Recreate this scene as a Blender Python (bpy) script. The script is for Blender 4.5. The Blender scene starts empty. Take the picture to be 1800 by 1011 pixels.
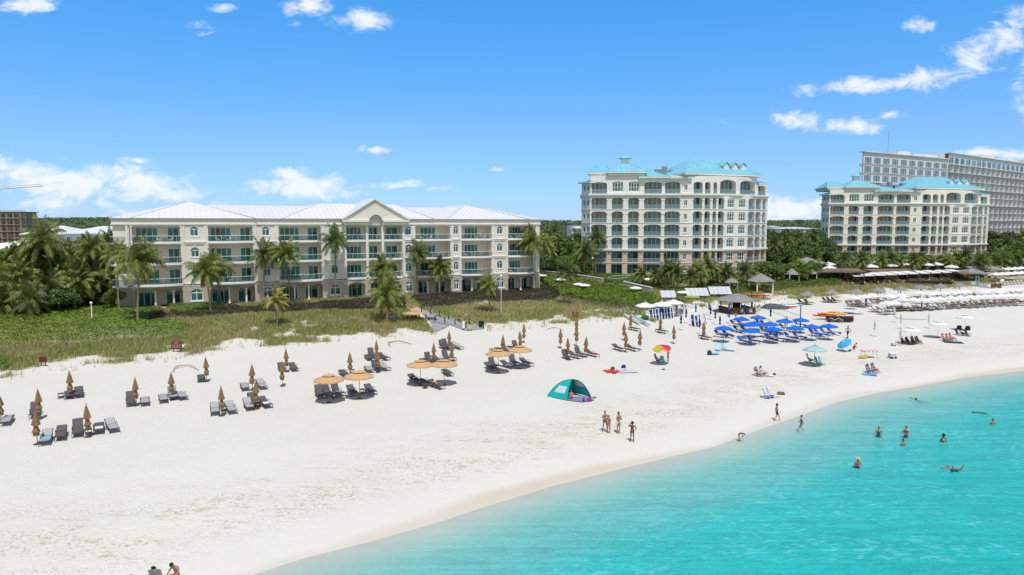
import bpy, bmesh, math, random
import numpy as np
from mathutils import Vector, Matrix
random.seed(7); rng = np.random.default_rng(11)
R = math.radians
scene = bpy.context.scene
COL = scene.collection

# ------------------------------------------------------------------ camera, sky, sun, exposure
CAMH = 17.5; FPX = 1200.0; PITCH = math.atan((505.5-394.0)/FPX)
cam_d = bpy.data.cameras.new("camera"); cam = bpy.data.objects.new("camera", cam_d); COL.objects.link(cam)
cam.location = (0, 0, CAMH); cam.rotation_euler = (R(90)-PITCH, 0, 0)
cam_d.sensor_width = 36; cam_d.lens = 24; cam_d.clip_end = 20000; cam_d.clip_start = 0.5
scene.camera = cam
scene.view_settings.view_transform = 'Standard'; scene.view_settings.look = 'None'
scene.view_settings.exposure = 0.0; scene.view_settings.gamma = 1.0
SUN_EL, SUN_ROT = 65.0, 170.0     # degrees; the sun stands high behind the camera
sun_d = bpy.data.lights.new("sun", 'SUN'); sun = bpy.data.objects.new("sun", sun_d); COL.objects.link(sun)
sun_d.energy = 3.9; sun_d.angle = R(0.5); sun_d.color = (1.0, 0.97, 0.92)
_sv = Vector((math.sin(R(SUN_ROT))*math.cos(R(SUN_EL)), math.cos(R(SUN_ROT))*math.cos(R(SUN_EL)), math.sin(R(SUN_EL))))
sun.rotation_euler = _sv.to_track_quat('Z', 'Y').to_euler()

def ray(px, py):
    c, s = math.cos(PITCH), math.sin(PITCH)
    a = (px-900.0)/FPX; b = (505.5-py)/FPX
    return (a, c + s*b, -s + c*b)

# ---- node helper
def N(nt, typ, **kw):
    n = nt.nodes.new(typ)
    for k, v in kw.items():
        if k.startswith('i_'):
            key = k[2:]; n.inputs[int(key) if key.isdigit() else key.replace('_', ' ')].default_value = v
        else: setattr(n, k, v)
    return n
def L(nt, a, b): nt.links.new(a, b)
def mathn(nt, op, a, b=None, clamp=False):
    n = nt.nodes.new('ShaderNodeMath'); n.operation = op; n.use_clamp = clamp
    for i, v in enumerate((a, b)):
        if v is None: continue
        if isinstance(v, (int, float)): n.inputs[i].default_value = v
        else: nt.links.new(v, n.inputs[i])
    return n.outputs[0]

world = bpy.data.worlds.new("World"); scene.world = world; world.use_nodes = True
wt = world.node_tree; wt.nodes.clear()
wo = N(wt, 'ShaderNodeOutputWorld'); bg = N(wt, 'ShaderNodeBackground'); bg.inputs['Strength'].default_value = 0.1
sky = N(wt, 'ShaderNodeTexSky'); sky.sky_type = 'NISHITA'; sky.sun_disc = False
sky.sun_elevation = R(SUN_EL); sky.sun_rotation = R(SUN_ROT); sky.air_density = 1.0; sky.dust_density = 0.1; sky.ozone_density = 1.0
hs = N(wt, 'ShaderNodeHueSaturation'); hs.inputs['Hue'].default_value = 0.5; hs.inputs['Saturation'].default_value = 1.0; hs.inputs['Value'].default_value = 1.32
tc = N(wt, 'ShaderNodeTexCoord'); sp = N(wt, 'ShaderNodeSeparateXYZ'); L(wt, tc.outputs['Generated'], sp.inputs[0])
X, Y, Z = sp.outputs
grd = N(wt, 'ShaderNodeValToRGB'); ge = grd.color_ramp.elements; L(wt, Z, grd.inputs[0])
ge[0].position = 0.0; ge[0].color = (0.42, 0.64, 1.34, 1); ge[1].position = 0.75; ge[1].color = (1.25, 1.02, 0.88, 1)
for p_, c_ in ((0.03, (0.42, 0.66, 1.28)), (0.12, (0.48, 0.76, 1.17)), (0.28, (0.33, 0.96, 1.45)), (0.33, (0.33, 0.96, 1.45)), (0.46, (1.15, 1.02, 0.95))): q = ge.new(p_); q.color = (*c_, 1)
mul = N(wt, 'ShaderNodeMix'); mul.data_type = 'RGBA'; mul.blend_type = 'MULTIPLY'; mul.inputs[0].default_value = 1.0
bk = N(wt, 'ShaderNodeMapRange'); bk.inputs[1].default_value = 0.15; bk.inputs[2].default_value = -0.35; L(wt, Y, bk.inputs[0])   # unseen sky behind the camera, warmed and brightened to light the facades
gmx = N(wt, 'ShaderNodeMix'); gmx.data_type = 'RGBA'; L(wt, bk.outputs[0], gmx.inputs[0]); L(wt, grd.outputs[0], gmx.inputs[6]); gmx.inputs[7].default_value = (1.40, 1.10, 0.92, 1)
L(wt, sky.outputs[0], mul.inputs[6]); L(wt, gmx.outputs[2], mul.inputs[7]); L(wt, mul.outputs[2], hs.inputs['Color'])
Yc = mathn(wt, 'MAXIMUM', Y, 0.05)
U = mathn(wt, 'DIVIDE', X, Yc); V = mathn(wt, 'DIVIDE', Z, Yc)
cb = N(wt, 'ShaderNodeCombineXYZ'); L(wt, U, cb.inputs[0]); L(wt, mathn(wt, 'MULTIPLY', V, 1.7), cb.inputs[1])
nz = N(wt, 'ShaderNodeTexNoise', i_Scale=16.0, i_Detail=9.0, i_Roughness=0.66, i_Distortion=0.7); L(wt, cb.outputs[0], nz.inputs['Vector'])
nz2 = N(wt, 'ShaderNodeTexNoise', i_Scale=60.0, i_Detail=5.0, i_Roughness=0.6); L(wt, cb.outputs[0], nz2.inputs['Vector'])
# each cloud stands in a fixed compass direction: (px, py, half width, half height, weight)
CL = [(40,303,85,24,1.0),(-90,290,90,40,1.0),(110,325,120,26,1.0),(200,305,55,17,.95),(245,322,75,22,1.05),(310,342,55,14,.8),(90,352,150,17,.6),(240,282,32,6,.8),(170,378,190,14,.5),
      (505,305,38,14,1.0),(530,328,75,18,1.05),(590,342,55,10,.7),(655,264,36,8,.78),(698,326,48,7,.62),(780,330,38,6,.6),(738,318,20,5,.5),
      (635,35,50,16,1.0),(535,12,50,14,.72),(388,14,24,7,.66),(362,60,22,6,.58),(352,45,30,8,.5),(60,8,48,13,1.0),(518,44,16,6,.55),(386,358,26,7,.75),
      (1395,213,48,14,.92),(1495,222,50,13,.92),(1440,228,60,8,.6),(1735,85,95,34,.84,32),(1640,128,85,18,.78,16),(1790,40,50,26,.82,40),(1700,110,60,20,.74,10),(1470,152,75,12,.80,4),(1550,148,85,12,.78,8),(1430,150,35,7,.66,10),(1600,140,60,12,.72,14),(1615,45,26,14,.58),(1573,200,24,10,.66),
      (1390,368,60,22,1.0),(1440,362,40,10,.9),(1330,380,60,12,.7),(1725,270,60,9,.95),(1790,275,60,12,.9),(1850,150,60,60,.7),(468,236,30,6,.45),(875,298,18,4,.5),(985,282,18,5,.42),(1268,212,20,9,.40)]
acc = None
for (px, py, hw, hh, wgt, *tilt) in CL:
    d = ray(px, py); u0, v0 = d[0]/d[1], d[2]/d[1]
    a = mathn(wt, 'MULTIPLY', mathn(wt, 'SUBTRACT', U, u0), 1200.0/(hw*1.25)); b = mathn(wt, 'MULTIPLY', mathn(wt, 'SUBTRACT', V, v0), 1200.0/(hh*1.3))
    if tilt:
        du, dv = mathn(wt, 'SUBTRACT', U, u0), mathn(wt, 'SUBTRACT', V, v0); ct, sn = math.cos(R(tilt[0])), math.sin(R(tilt[0]))
        a = mathn(wt, 'MULTIPLY', mathn(wt, 'ADD', mathn(wt, 'MULTIPLY', du, ct), mathn(wt, 'MULTIPLY', dv, sn)), 1200.0/(hw*1.25)); b = mathn(wt, 'MULTIPLY', mathn(wt, 'SUBTRACT', mathn(wt, 'MULTIPLY', dv, ct), mathn(wt, 'MULTIPLY', du, sn)), 1200.0/(hh*1.3))
    r2 = mathn(wt, 'ADD', mathn(wt, 'MULTIPLY', a, a), mathn(wt, 'MULTIPLY', b, b))
    g = mathn(wt, 'MULTIPLY', mathn(wt, 'EXPONENT', mathn(wt, 'MULTIPLY', r2, -1.0)), wgt)
    acc = g if acc is None else mathn(wt, 'MAXIMUM', acc, g)
n1 = mathn(wt, 'MULTIPLY', mathn(wt, 'SUBTRACT', nz.outputs[0], 0.5), 2.3)
n2 = mathn(wt, 'MULTIPLY', mathn(wt, 'SUBTRACT', nz2.outputs[0], 0.5), 0.55)
fl = mathn(wt, 'MULTIPLY', mathn(wt, 'ADD', n1, n2), mathn(wt, 'MINIMUM', mathn(wt, 'MULTIPLY', acc, 3.0), 1.0))
den = mathn(wt, 'ADD', acc, fl)
mr = N(wt, 'ShaderNodeMapRange'); mr.interpolation_type = 'SMOOTHSTEP'; mr.inputs[1].default_value = 0.30; mr.inputs[2].default_value = 1.02; mr.inputs[4].default_value = 0.93; L(wt, den, mr.inputs[0])
front = mathn(wt, 'MULTIPLY', mr.outputs[0], mathn(wt, 'GREATER_THAN', Y, 0.1))
mx = N(wt, 'ShaderNodeMix'); mx.data_type = 'RGBA'; L(wt, front, mx.inputs[0]); L(wt, hs.outputs[0], mx.inputs[6]); mx.inputs[7].default_value = (9.3, 9.7, 10.2, 1)
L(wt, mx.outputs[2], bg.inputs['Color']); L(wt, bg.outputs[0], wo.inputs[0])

# ------------------------------------------------------------------ materials
def mat(name, col, rough=0.7, spec=0.3, noise=0.0, nscale=3.0, metal=0.0, bump=0.0, trans=0.0, coat=0.0, island=0.0, hue=0.0, sheen=0.0, emit=None, alpha=1.0, two=None):
    m = bpy.data.materials.new(name); m.use_nodes = True; nt = m.node_tree; b = nt.nodes['Principled BSDF']
    b.inputs['Base Color'].default_value = (*col, 1); b.inputs['Roughness'].default_value = rough
    b.inputs['Specular IOR Level'].default_value = spec; b.inputs['Metallic'].default_value = metal; b.inputs['Coat Weight'].default_value = coat
    if trans: b.inputs['Transmission Weight'].default_value = trans
    if alpha < 1: b.inputs['Alpha'].default_value = alpha
    src = None
    tcn = N(nt, 'ShaderNodeTexCoord')
    if noise or bump or two:
        tn = N(nt, 'ShaderNodeTexNoise', i_Scale=nscale, i_Detail=5.0, i_Roughness=0.6); L(nt, tcn.outputs['Object'], tn.inputs['Vector'])
    if noise or two:
        r = N(nt, 'ShaderNodeMix'); r.data_type = 'RGBA'
        c2 = two if two else tuple(max(0, c*(1-noise)) for c in col)
        c1 = col if two else tuple(min(1, c*(1+noise*0.6)) for c in col)
        r.inputs[6].default_value = (*c2, 1); r.inputs[7].default_value = (*c1, 1)
        mrn = N(nt, 'ShaderNodeMapRange'); mrn.inputs[1].default_value = 0.32; mrn.inputs[2].default_value = 0.68; L(nt, tn.outputs[0], mrn.inputs[0]); L(nt, mrn.outputs[0], r.inputs[0])
        src = r.outputs[2]
    if island:
        g = N(nt, 'ShaderNodeNewGeometry'); h = N(nt, 'ShaderNodeHueSaturation')
        v = mathn(nt, 'ADD', mathn(nt, 'MULTIPLY', g.outputs['Random Per Island'], 2*island), 1-island); L(nt, v, h.inputs['Value'])
        if hue:
            hv = mathn(nt, 'ADD', mathn(nt, 'MULTIPLY', mathn(nt, 'FRACT', mathn(nt, 'MULTIPLY', g.outputs['Random Per Island'], 7.13)), -2*hue), 0.5+hue*0.6); L(nt, hv, h.inputs['Hue'])
        if src: L(nt, src, h.inputs['Color'])
        else: h.inputs['Color'].default_value = (*col, 1)
        src = h.outputs[0]
    if src: L(nt, src, b.inputs['Base Color'])
    if bump:
        bn = N(nt, 'ShaderNodeBump', i_Strength=bump, i_Distance=0.05); L(nt, tn.outputs[0], bn.inputs['Height']); L(nt, bn.outputs[0], b.inputs['Normal'])
    return m
def leafmat(name, col, island=0.35, hue=0.02, two=None, nscale=0.5):
    m = mat(name, col, 0.55, 0.35, 0.0 if two else 0.25, nscale, island=island, hue=hue, two=two)
    nt = m.node_tree; b = nt.nodes['Principled BSDF']; o = nt.nodes['Material Output']
    tr = N(nt, 'ShaderNodeBsdfTranslucent'); ms = N(nt, 'ShaderNodeMixShader'); ms.inputs[0].default_value = 0.25
    if b.inputs['Base Color'].links: L(nt, b.inputs['Base Color'].links[0].from_socket, tr.inputs[0])
    L(nt, b.outputs[0], ms.inputs[1]); L(nt, tr.outputs[0], ms.inputs[2]); L(nt, ms.outputs[0], o.inputs[0])
    return m
M = {}
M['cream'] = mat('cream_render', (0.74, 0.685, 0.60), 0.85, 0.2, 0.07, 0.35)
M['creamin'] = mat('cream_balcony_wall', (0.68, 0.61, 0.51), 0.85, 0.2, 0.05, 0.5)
M['trim'] = mat('white_trim', (0.74, 0.72, 0.67), 0.7, 0.3, 0.05, 0.8)
M['white'] = mat('white_paint', (0.80, 0.80, 0.78), 0.45, 0.4, 0.04, 2)
M['glass'] = mat('teal_glass', (0.004, 0.075, 0.07), 0.04, 0.5, 0, 0.5, island=0.95, coat=0.0, two=(0.01, 0.02, 0.022), nscale=0.35) if False else None
def glassmat(name, c1, c2, rough=0.05):
    m = bpy.data.materials.new(name); m.use_nodes = True; nt = m.node_tree; b = nt.nodes['Principled BSDF']
    g = N(nt, 'ShaderNodeNewGeometry'); r = N(nt, 'ShaderNodeValToRGB')
    r.color_ramp.elements[0].color = (*c1, 1); r.color_ramp.elements[1].color = (*c2, 1)
    r.color_ramp.elements[0].position = 0.25; r.color_ramp.elements[1].position = 0.95
    L(nt, g.outputs['Random Per Island'], r.inputs[0]); L(nt, r.outputs[0], b.inputs['Base Color'])
    b.inputs['Roughness'].default_value = rough; b.inputs['Specular IOR Level'].default_value = 0.6
    return m
M['glass'] = glassmat('teal_window_glass', (0.004, 0.022, 0.026), (0.01, 0.24, 0.21))
M['glassT'] = glassmat('dark_blue_window_glass', (0.020, 0.060, 0.068), (0.09, 0.24, 0.26))
M['glassG'] = glassmat('grey_window_glass', (0.09, 0.14, 0.18), (0.26, 0.36, 0.42), 0.25)
M['railm'] = mat('grey_balustrade_metal', (0.38, 0.44, 0.45), 0.5)
M['railglass'] = mat('pale_balustrade_glass', (0.05, 0.15, 0.155), 0.08, 0.4, alpha=0.42)
M['railblue'] = mat('blue_grey_balustrade', (0.13, 0.23, 0.26), 0.2, 0.5, alpha=0.8)
M['roofw'] = mat('white_metal_roof', (0.66, 0.66, 0.67), 0.4, 0.3, 0.03, 0.5)
M['roofin'] = mat('roof_seam', (0.46, 0.47, 0.49), 0.5)
M['paver'] = mat('pink_pavers', (0.50, 0.37, 0.30), 0.9, 0.1, 0.2, 4)
M['deck'] = mat('grey_deck_boards', (0.30, 0.31, 0.33), 0.8, 0.2, 0.2, 3)
M['timber'] = mat('dark_timber', (0.045, 0.028, 0.020), 0.8, 0.2, 0.3, 4)
M['brown'] = mat('brown_wood', (0.13, 0.07, 0.045), 0.8, 0.2, 0.3, 4)
M['rope'] = mat('rope', (0.50, 0.42, 0.28), 0.9)
M['thatch'] = mat('grey_thatch', (0.27, 0.26, 0.25), 0.95, 0.05, 0.45, 5, bump=0.8)
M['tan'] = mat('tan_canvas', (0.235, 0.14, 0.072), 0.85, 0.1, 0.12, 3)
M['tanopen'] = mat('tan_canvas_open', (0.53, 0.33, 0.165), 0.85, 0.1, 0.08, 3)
M['bluecan'] = mat('blue_canvas', (0.012, 0.13, 0.56), 0.8, 0.15, 0.1, 3)
M['navy'] = mat('navy_canvas', (0.010, 0.045, 0.20), 0.8, 0.15, 0.15, 3)
M['whitecan'] = mat('white_canvas', (0.68, 0.68, 0.675), 0.8, 0.1, 0.05, 3)
M['greycan'] = mat('pale_grey_canvas', (0.50, 0.52, 0.56), 0.8, 0.1, 0.1, 3)
M['brnframe'] = mat('brown_metal', (0.075, 0.050, 0.045), 0.4, 0.4)
M['sling'] = mat('dark_sling', (0.105, 0.095, 0.10), 0.7, 0.2, 0.1, 5)
M['slingl'] = mat('pale_sling', (0.36, 0.36, 0.36), 0.7, 0.2, 0.1, 5)
M['wood'] = mat('weathered_wood', (0.19, 0.135, 0.095), 0.8, 0.2, 0.3, 5)
M['cush'] = mat('pale_cushion', (0.62, 0.64, 0.66), 0.8, 0.1, 0.1, 3)
M['steel'] = mat('grey_metal', (0.35, 0.36, 0.37), 0.4, 0.5, metal=0.4)
M['dark'] = mat('dark_shadow_timber', (0.03, 0.025, 0.022), 0.8)
M['black'] = mat('black_plastic', (0.018, 0.018, 0.02), 0.5)
M['bark'] = mat('grey_palm_bark', (0.24, 0.19, 0.14), 0.9, 0.1, 0.35, 6)
M['bark2'] = mat('brown_bark', (0.12, 0.09, 0.065), 0.9, 0.1, 0.35, 3)
M['frond'] = leafmat('palm_frond', (0.165, 0.215, 0.045), 0.6, 0.03)
M['frondy'] = leafmat('yellow_palm_frond', (0.30, 0.27, 0.05), 0.4, 0.02)
M['frondd'] = leafmat('dark_palm_frond', (0.10, 0.145, 0.036), 0.55, 0.03)
M['leaf'] = leafmat('broad_leaf', (0.11, 0.19, 0.035), 0.5, 0.025)
M['leafb'] = leafmat('sea_grape_leaf', (0.15, 0.25, 0.025), 0.45, 0.03)
M['leafd'] = leafmat('dark_leaf', (0.085, 0.145, 0.035), 0.5, 0.02)
M['hedge'] = leafmat('hedge_leaf', (0.13, 0.21, 0.035), 0.4, 0.02)
M['purple'] = leafmat('purple_shrub_leaf', (0.085, 0.058, 0.048), 0.55, 0.03, two=(0.060, 0.075, 0.030), nscale=0.45)
M['grass'] = leafmat('dune_grass_blade', (0.29, 0.34, 0.095), 0.35, 0.02, two=(0.45, 0.40, 0.18), nscale=0.12)
M['teal'] = mat('teal_fabric', (0.0, 0.36, 0.36), 0.6, 0.3, 0.06, 4)
M['dteal'] = mat('dark_teal_fabric', (0.0, 0.11, 0.115), 0.7, 0.2)
M['red'] = mat('red_plastic', (0.62, 0.03, 0.02), 0.4, 0.4, 0.1, 3)
M['yellow'] = mat('yellow_plastic', (0.75, 0.42, 0.01), 0.4, 0.4, 0.1, 3)
M['orange'] = mat('orange_plastic', (0.72, 0.15, 0.02), 0.4, 0.4)
M['cyan'] = mat('cyan_plastic', (0.12, 0.50, 0.60), 0.4, 0.4)
M['sky'] = mat('light_blue_canvas', (0.05, 0.38, 0.66), 0.8, 0.1)
M['mint'] = mat('mint_canvas', (0.30, 0.50, 0.50), 0.8, 0.1)
M['green'] = mat('green_board', (0.25, 0.42, 0.05), 0.5, 0.3)
M['purpleb'] = mat('magenta_fabric', (0.30, 0.02, 0.28), 0.7)
M['lav'] = mat('lavender_fabric', (0.20, 0.21, 0.34), 0.8)
M['sign'] = mat('maroon_sign', (0.13, 0.025, 0.030), 0.6, 0.2, 0.2, 3)
M['tealroof'] = mat('teal_metal_roof', (0.20, 0.49, 0.60), 0.45, 0.4, 0.10, 0.4)
M['stonew'] = mat('off_white_render', (0.76, 0.73, 0.68), 0.85, 0.2, 0.06, 0.3)
M['peach'] = mat('peach_stone', (0.50, 0.385, 0.30), 0.9, 0.1, 0.12, 0.8)
M['creamp'] = mat('pale_yellow_render', (0.78, 0.735, 0.635), 0.85, 0.2, 0.06, 0.3)
M['greyw'] = mat('light_grey_concrete', (0.68, 0.68, 0.69), 0.8, 0.2, 0.08, 0.2)
M['greyd'] = mat('mid_grey_concrete', (0.22, 0.24, 0.26), 0.8, 0.2, 0.08, 0.2)
M['scaf'] = mat('brown_concrete', (0.34, 0.28, 0.23), 0.9, 0.1, 0.2, 0.5)
M['bwall'] = mat('garden_wall_stone', (0.44, 0.38, 0.32), 0.9, 0.1, 0.15, 1.5)
M['net'] = mat('net', (0.10, 0.10, 0.10), 0.9)
M['hull'] = mat('white_hull', (0.72, 0.76, 0.76), 0.35, 0.4, 0.05, 2)
M['tarp'] = mat('grey_tarp', (0.085, 0.09, 0.10), 0.7, 0.2, 0.2, 3)
def brick(name, c1, c2, mortar, sx, sy):
    m = bpy.data.materials.new(name); m.use_nodes = True; nt = m.node_tree; b = nt.nodes['Principled BSDF']
    tcn = N(nt, 'ShaderNodeTexCoord'); s = N(nt, 'ShaderNodeSeparateXYZ'); c = N(nt, 'ShaderNodeCombineXYZ')
    L(nt, tcn.outputs['Object'], s.inputs[0]); L(nt, mathn(nt, 'ADD', s.outputs[0], s.outputs[1]), c.inputs[0]); L(nt, s.outputs[2], c.inputs[1])
    br = N(nt, 'ShaderNodeTexBrick', i_Scale=1.0); br.inputs['Color1'].default_value = (*c1, 1); br.inputs['Color2'].default_value = (*c2, 1); br.inputs['Mortar'].default_value = (*mortar, 1)
    br.inputs['Mortar Size'].default_value = 0.03; br.inputs['Brick Width'].default_value = sx; br.inputs['Row Height'].default_value = sy
    L(nt, c.outputs[0], br.inputs['Vector']); L(nt, br.outputs[0], b.inputs['Base Color']); b.inputs['Roughness'].default_value = 0.9
    bn = N(nt, 'ShaderNodeBump', i_Strength=0.4, i_Distance=0.03); bn.invert = True; L(nt, br.outputs['Fac'], bn.inputs['Height']); L(nt, bn.outputs[0], b.inputs['Normal'])
    return m
M['taupe'] = brick('taupe_banded_stone', (0.50, 0.44, 0.37), (0.47, 0.41, 0.345), (0.31, 0.25, 0.20), 30.0, 0.36)
M['peachb'] = brick('peach_stone_blocks', (0.66, 0.51, 0.40), (0.60, 0.455, 0.355), (0.52, 0.41, 0.33), 0.9, 0.45)

# ------------------------------------------------------------------ object helpers
def tag(o, label=None, cat=None, group=None, kind=None):
    if label: o['label'] = label
    if cat: o['category'] = cat
    if group: o['group'] = group
    if kind: o['kind'] = kind
    return o
def empty(name, loc, rz=0, label=None, cat=None, group=None):
    o = bpy.data.objects.new(name, None); o.empty_display_size = 0.3; COL.objects.link(o)
    o.location = loc; o.rotation_euler = (0, 0, rz)
    return tag(o, label, cat, group)
class MB:
    def __init__(s): s.v = []; s.f = []
    def poly(s, pts):
        n = len(s.v); s.v.extend([tuple(p) for p in pts]); s.f.append(tuple(range(n, n+len(pts))))
    def box(s, x0, x1, y0, y1, z0, z1):
        n = len(s.v)
        s.v.extend([(x0,y0,z0),(x1,y0,z0),(x1,y1,z0),(x0,y1,z0),(x0,y0,z1),(x1,y0,z1),(x1,y1,z1),(x0,y1,z1)])
        s.f.extend([(n,n+3,n+2,n+1),(n+4,n+5,n+6,n+7),(n,n+1,n+5,n+4),(n+1,n+2,n+6,n+5),(n+2,n+3,n+7,n+6),(n+3,n,n+4,n+7)])
    def tube(s, pts, r, n=6, caps=True):
        pts = [Vector(p) for p in pts]; rr = r if isinstance(r, (list, tuple)) else [r]*len(pts)
        rings = []
        for i, p in enumerate(pts):
            d = (pts[min(i+1, len(pts)-1)]-pts[max(i-1, 0)]).normalized()
            a = Vector((0,0,1)) if abs(d.z) < 0.9 else Vector((1,0,0))
            x = d.cross(a).normalized(); y = d.cross(x).normalized()
            k = len(s.v); s.v.extend([tuple(p+(x*math.cos(2*math.pi*j/n)+y*math.sin(2*math.pi*j/n))*rr[i]) for j in range(n)]); rings.append(k)
        for a, b in zip(rings, rings[1:]):
            for j in range(n): s.f.append((a+j, a+(j+1) % n, b+(j+1) % n, b+j))
        if caps: s.f.append(tuple(rings[0]+j for j in range(n))); s.f.append(tuple(rings[-1]+n-1-j for j in range(n)))
    def lathe(s, prof, n=12, c=(0,0,0), sq=False, wob=0.0, caps=True):
        rings = []
        for (r, z) in prof:
            k = len(s.v)
            for j in range(n):
                a = 2*math.pi*(j+0.5)/n; q = r*(1+wob*((j % 2)*2-1))
                s.v.append((c[0]+q*math.cos(a), c[1]+q*math.sin(a), c[2]+z))
            rings.append(k)
        for a, b in zip(rings, rings[1:]):
            for j in range(n): s.f.append((a+j, a+(j+1) % n, b+(j+1) % n, b+j))
        if caps: s.f.append(tuple(rings[0]+n-1-j for j in range(n))); s.f.append(tuple(rings[-1]+j for j in range(n)))
    def ell(s, c, r, n=10, m=7):
        k0 = len(s.v)
        for i in range(m+1):
            ph = math.pi*i/m
            for j in range(n):
                th = 2*math.pi*j/n
                s.v.append((c[0]+r[0]*math.sin(ph)*math.cos(th), c[1]+r[1]*math.sin(ph)*math.sin(th), c[2]+r[2]*math.cos(ph)))
        for i in range(m):
            for j in range(n): s.f.append((k0+i*n+j, k0+(i+1)*n+j, k0+(i+1)*n+(j+1) % n, k0+i*n+(j+1) % n))
    def bar(s, p0, p1, w, h):      # box between two points, width w (horizontal), height h
        p0, p1 = Vector(p0), Vector(p1); d = (p1-p0).normalized(); a = Vector((0,0,1)) if abs(d.z) < 0.95 else Vector((1,0,0))
        x = d.cross(a).normalized()*w/2; y = x.cross(d).normalized()*h/2; n = len(s.v)
        for p in (p0, p1): s.v.extend([tuple(p-x-y), tuple(p+x-y), tuple(p+x+y), tuple(p-x+y)])
        s.f.extend([(n,n+1,n+2,n+3),(n+7,n+6,n+5,n+4),(n,n+4,n+5,n+1),(n+1,n+5,n+6,n+2),(n+2,n+6,n+7,n+3),(n+3,n+7,n+4,n)])
    def mesh(s, name, m, smooth=False):
        me = bpy.data.meshes.new(name); me.from_pydata(s.v, [], s.f); me.materials.append(m)
        if smooth: me.polygons.foreach_set('use_smooth', [True]*len(me.polygons))
        me.validate(); me.update(); return me
    def build(s, name, m, parent=None, loc=None, rz=0, smooth=False):
        o = bpy.data.objects.new(name, s.mesh(name, m, smooth)); COL.objects.link(o)
        if parent: o.parent = parent
        if loc is not None: o.location = loc; o.rotation_euler = (0, 0, rz)
        return o
def kids(o): return [c for c in KID.get(o.name, [])]
KID = {}
def copy_tree(o, parent=None):
    c = o.copy(); COL.objects.link(c)
    if parent: c.parent = parent
    ch = [k for k in COL.objects if k.parent == o] if o.name not in KID else KID[o.name]
    if o.name not in KID: KID[o.name] = ch
    for k in ch: copy_tree(k, c)
    return c
PROTO = {}
def place(key, maker, loc, rz=0, label=None, cat=None, group=None, scale=None, rx=None):
    # the first use moves the source thing itself, later ones copy it with its parts
    if key not in PROTO: PROTO[key] = maker(); o = PROTO[key]; first = True
    else: o = copy_tree(PROTO[key]); first = False
    o.location = loc; o.rotation_euler = (0, 0, rz) if rx is None else (rx[0], rx[1], rz)
    o.scale = (1, 1, 1) if scale is None else ((scale,)*3 if isinstance(scale, (int, float)) else scale)
    for k in ('label', 'category', 'group'):
        if k in o: del o[k]
    return tag(o, label, cat, group)
def fast_mesh(name, V, F, m, nper=4):   # numpy verts (n,3), faces (k,nper)
    me = bpy.data.meshes.new(name); me.vertices.add(len(V)); me.vertices.foreach_set('co', np.asarray(V, dtype=np.float32).ravel())
    k = len(F); me.loops.add(k*nper); me.polygons.add(k)
    me.loops.foreach_set('vertex_index', np.asarray(F, dtype=np.int32).ravel())
    me.polygons.foreach_set('loop_start', np.arange(0, k*nper, nper, dtype=np.int32))
    me.update(calc_edges=True); me.materials.append(m); return me
def link(name, me, parent=None, loc=None, rz=0):
    o = bpy.data.objects.new(name, me); COL.objects.link(o)
    if parent: o.parent = parent
    if loc is not None: o.location = loc; o.rotation_euler = (0, 0, rz)
    return o

# ------------------------------------------------------------------ terrain (shore frame: s along the water's edge, t inland)
P0 = np.array([-12.8, 34.0]); E = np.array([0.843, 0.538]); NN = np.array([-0.538, 0.843])
def plane(px, py, z=0.0):
    d = ray(px, py); k = (z-CAMH)/d[2]; return (d[0]*k, d[1]*k, z)
SH = [(330,1040),(444,1011),(522,985),(633,957),(772,918),(855,890),(967,856),(1078,828),(1189,801),(1260,784),(1316,762),(1374,742),(1420,726),(1471,707),(1536,692),(1625,677),(1703,663),(1800,652),(1900,640)]
_sp = []
for q in SH:
    p = np.array(plane(*q)[:2])-P0; _sp.append((p@E, p@NN))
_sp = sorted(_sp); SS = np.array([a for a, b in _sp]); ST = np.array([b for a, b in _sp])
def toff(s): return np.interp(s, SS, ST)
def vnoise(x, y, seed=0):
    x = np.asarray(x, float); y = np.asarray(y, float)
    xi = np.floor(x).astype(np.int64); yi = np.floor(y).astype(np.int64); fx = x-xi; fy = y-yi
    fx = fx*fx*(3-2*fx); fy = fy*fy*(3-2*fy)
    def h(a, b):
        n = (a*374761393 + b*668265263 + seed*1442695041) & 0xFFFFFFFF
        n = ((n ^ (n >> 13))*1274126177) & 0xFFFFFFFF
        return ((n ^ (n >> 16)) & 0xFFFF)/65535.0
    return (h(xi, yi)*(1-fx)+h(xi+1, yi)*fx)*(1-fy)+(h(xi, yi+1)*(1-fx)+h(xi+1, yi+1)*fx)*fy
def fbm(x, y, sc, seed=0, o=4):
    r = 0; a = 0.5; t = 0
    for i in range(o): r = r+a*vnoise(x/sc*2**i, y/sc*2**i, seed+i*17); t += a; a *= 0.5
    return r/t
TP = np.array([-400,-120,-60,-30,-15,-9,-6,-3,0,3,8,16,52,57,68,84,110,400,9000.])
ZP = np.array([-9,-5,-3.4,-2.3,-1.65,-1.15,-0.72,-0.27,0,.26,.65,1.0,1.6,1.95,3.0,4.0,4.4,5.0,5.0])
def st(x, y):
    dx = np.asarray(x)-P0[0]; dy = np.asarray(y)-P0[1]
    s = dx*E[0]+dy*E[1]; return s, dx*NN[0]+dy*NN[1]-toff(s)
def gz(x, y):
    s, t = st(x, y); z = np.interp(t, TP, ZP)
    b = np.clip((t-1)/8, 0, 1)*np.clip((60-t)/8, 0, 1)
    z = z + b*(fbm(x, y, 5.0, 3, 3)-0.5)*0.16
    d = np.clip((t-54)/8, 0, 1)*np.clip((84-t)/10, 0, 1)
    return z + d*(fbm(x, y, 9.0, 5, 3)-0.5)*1.1
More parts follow.
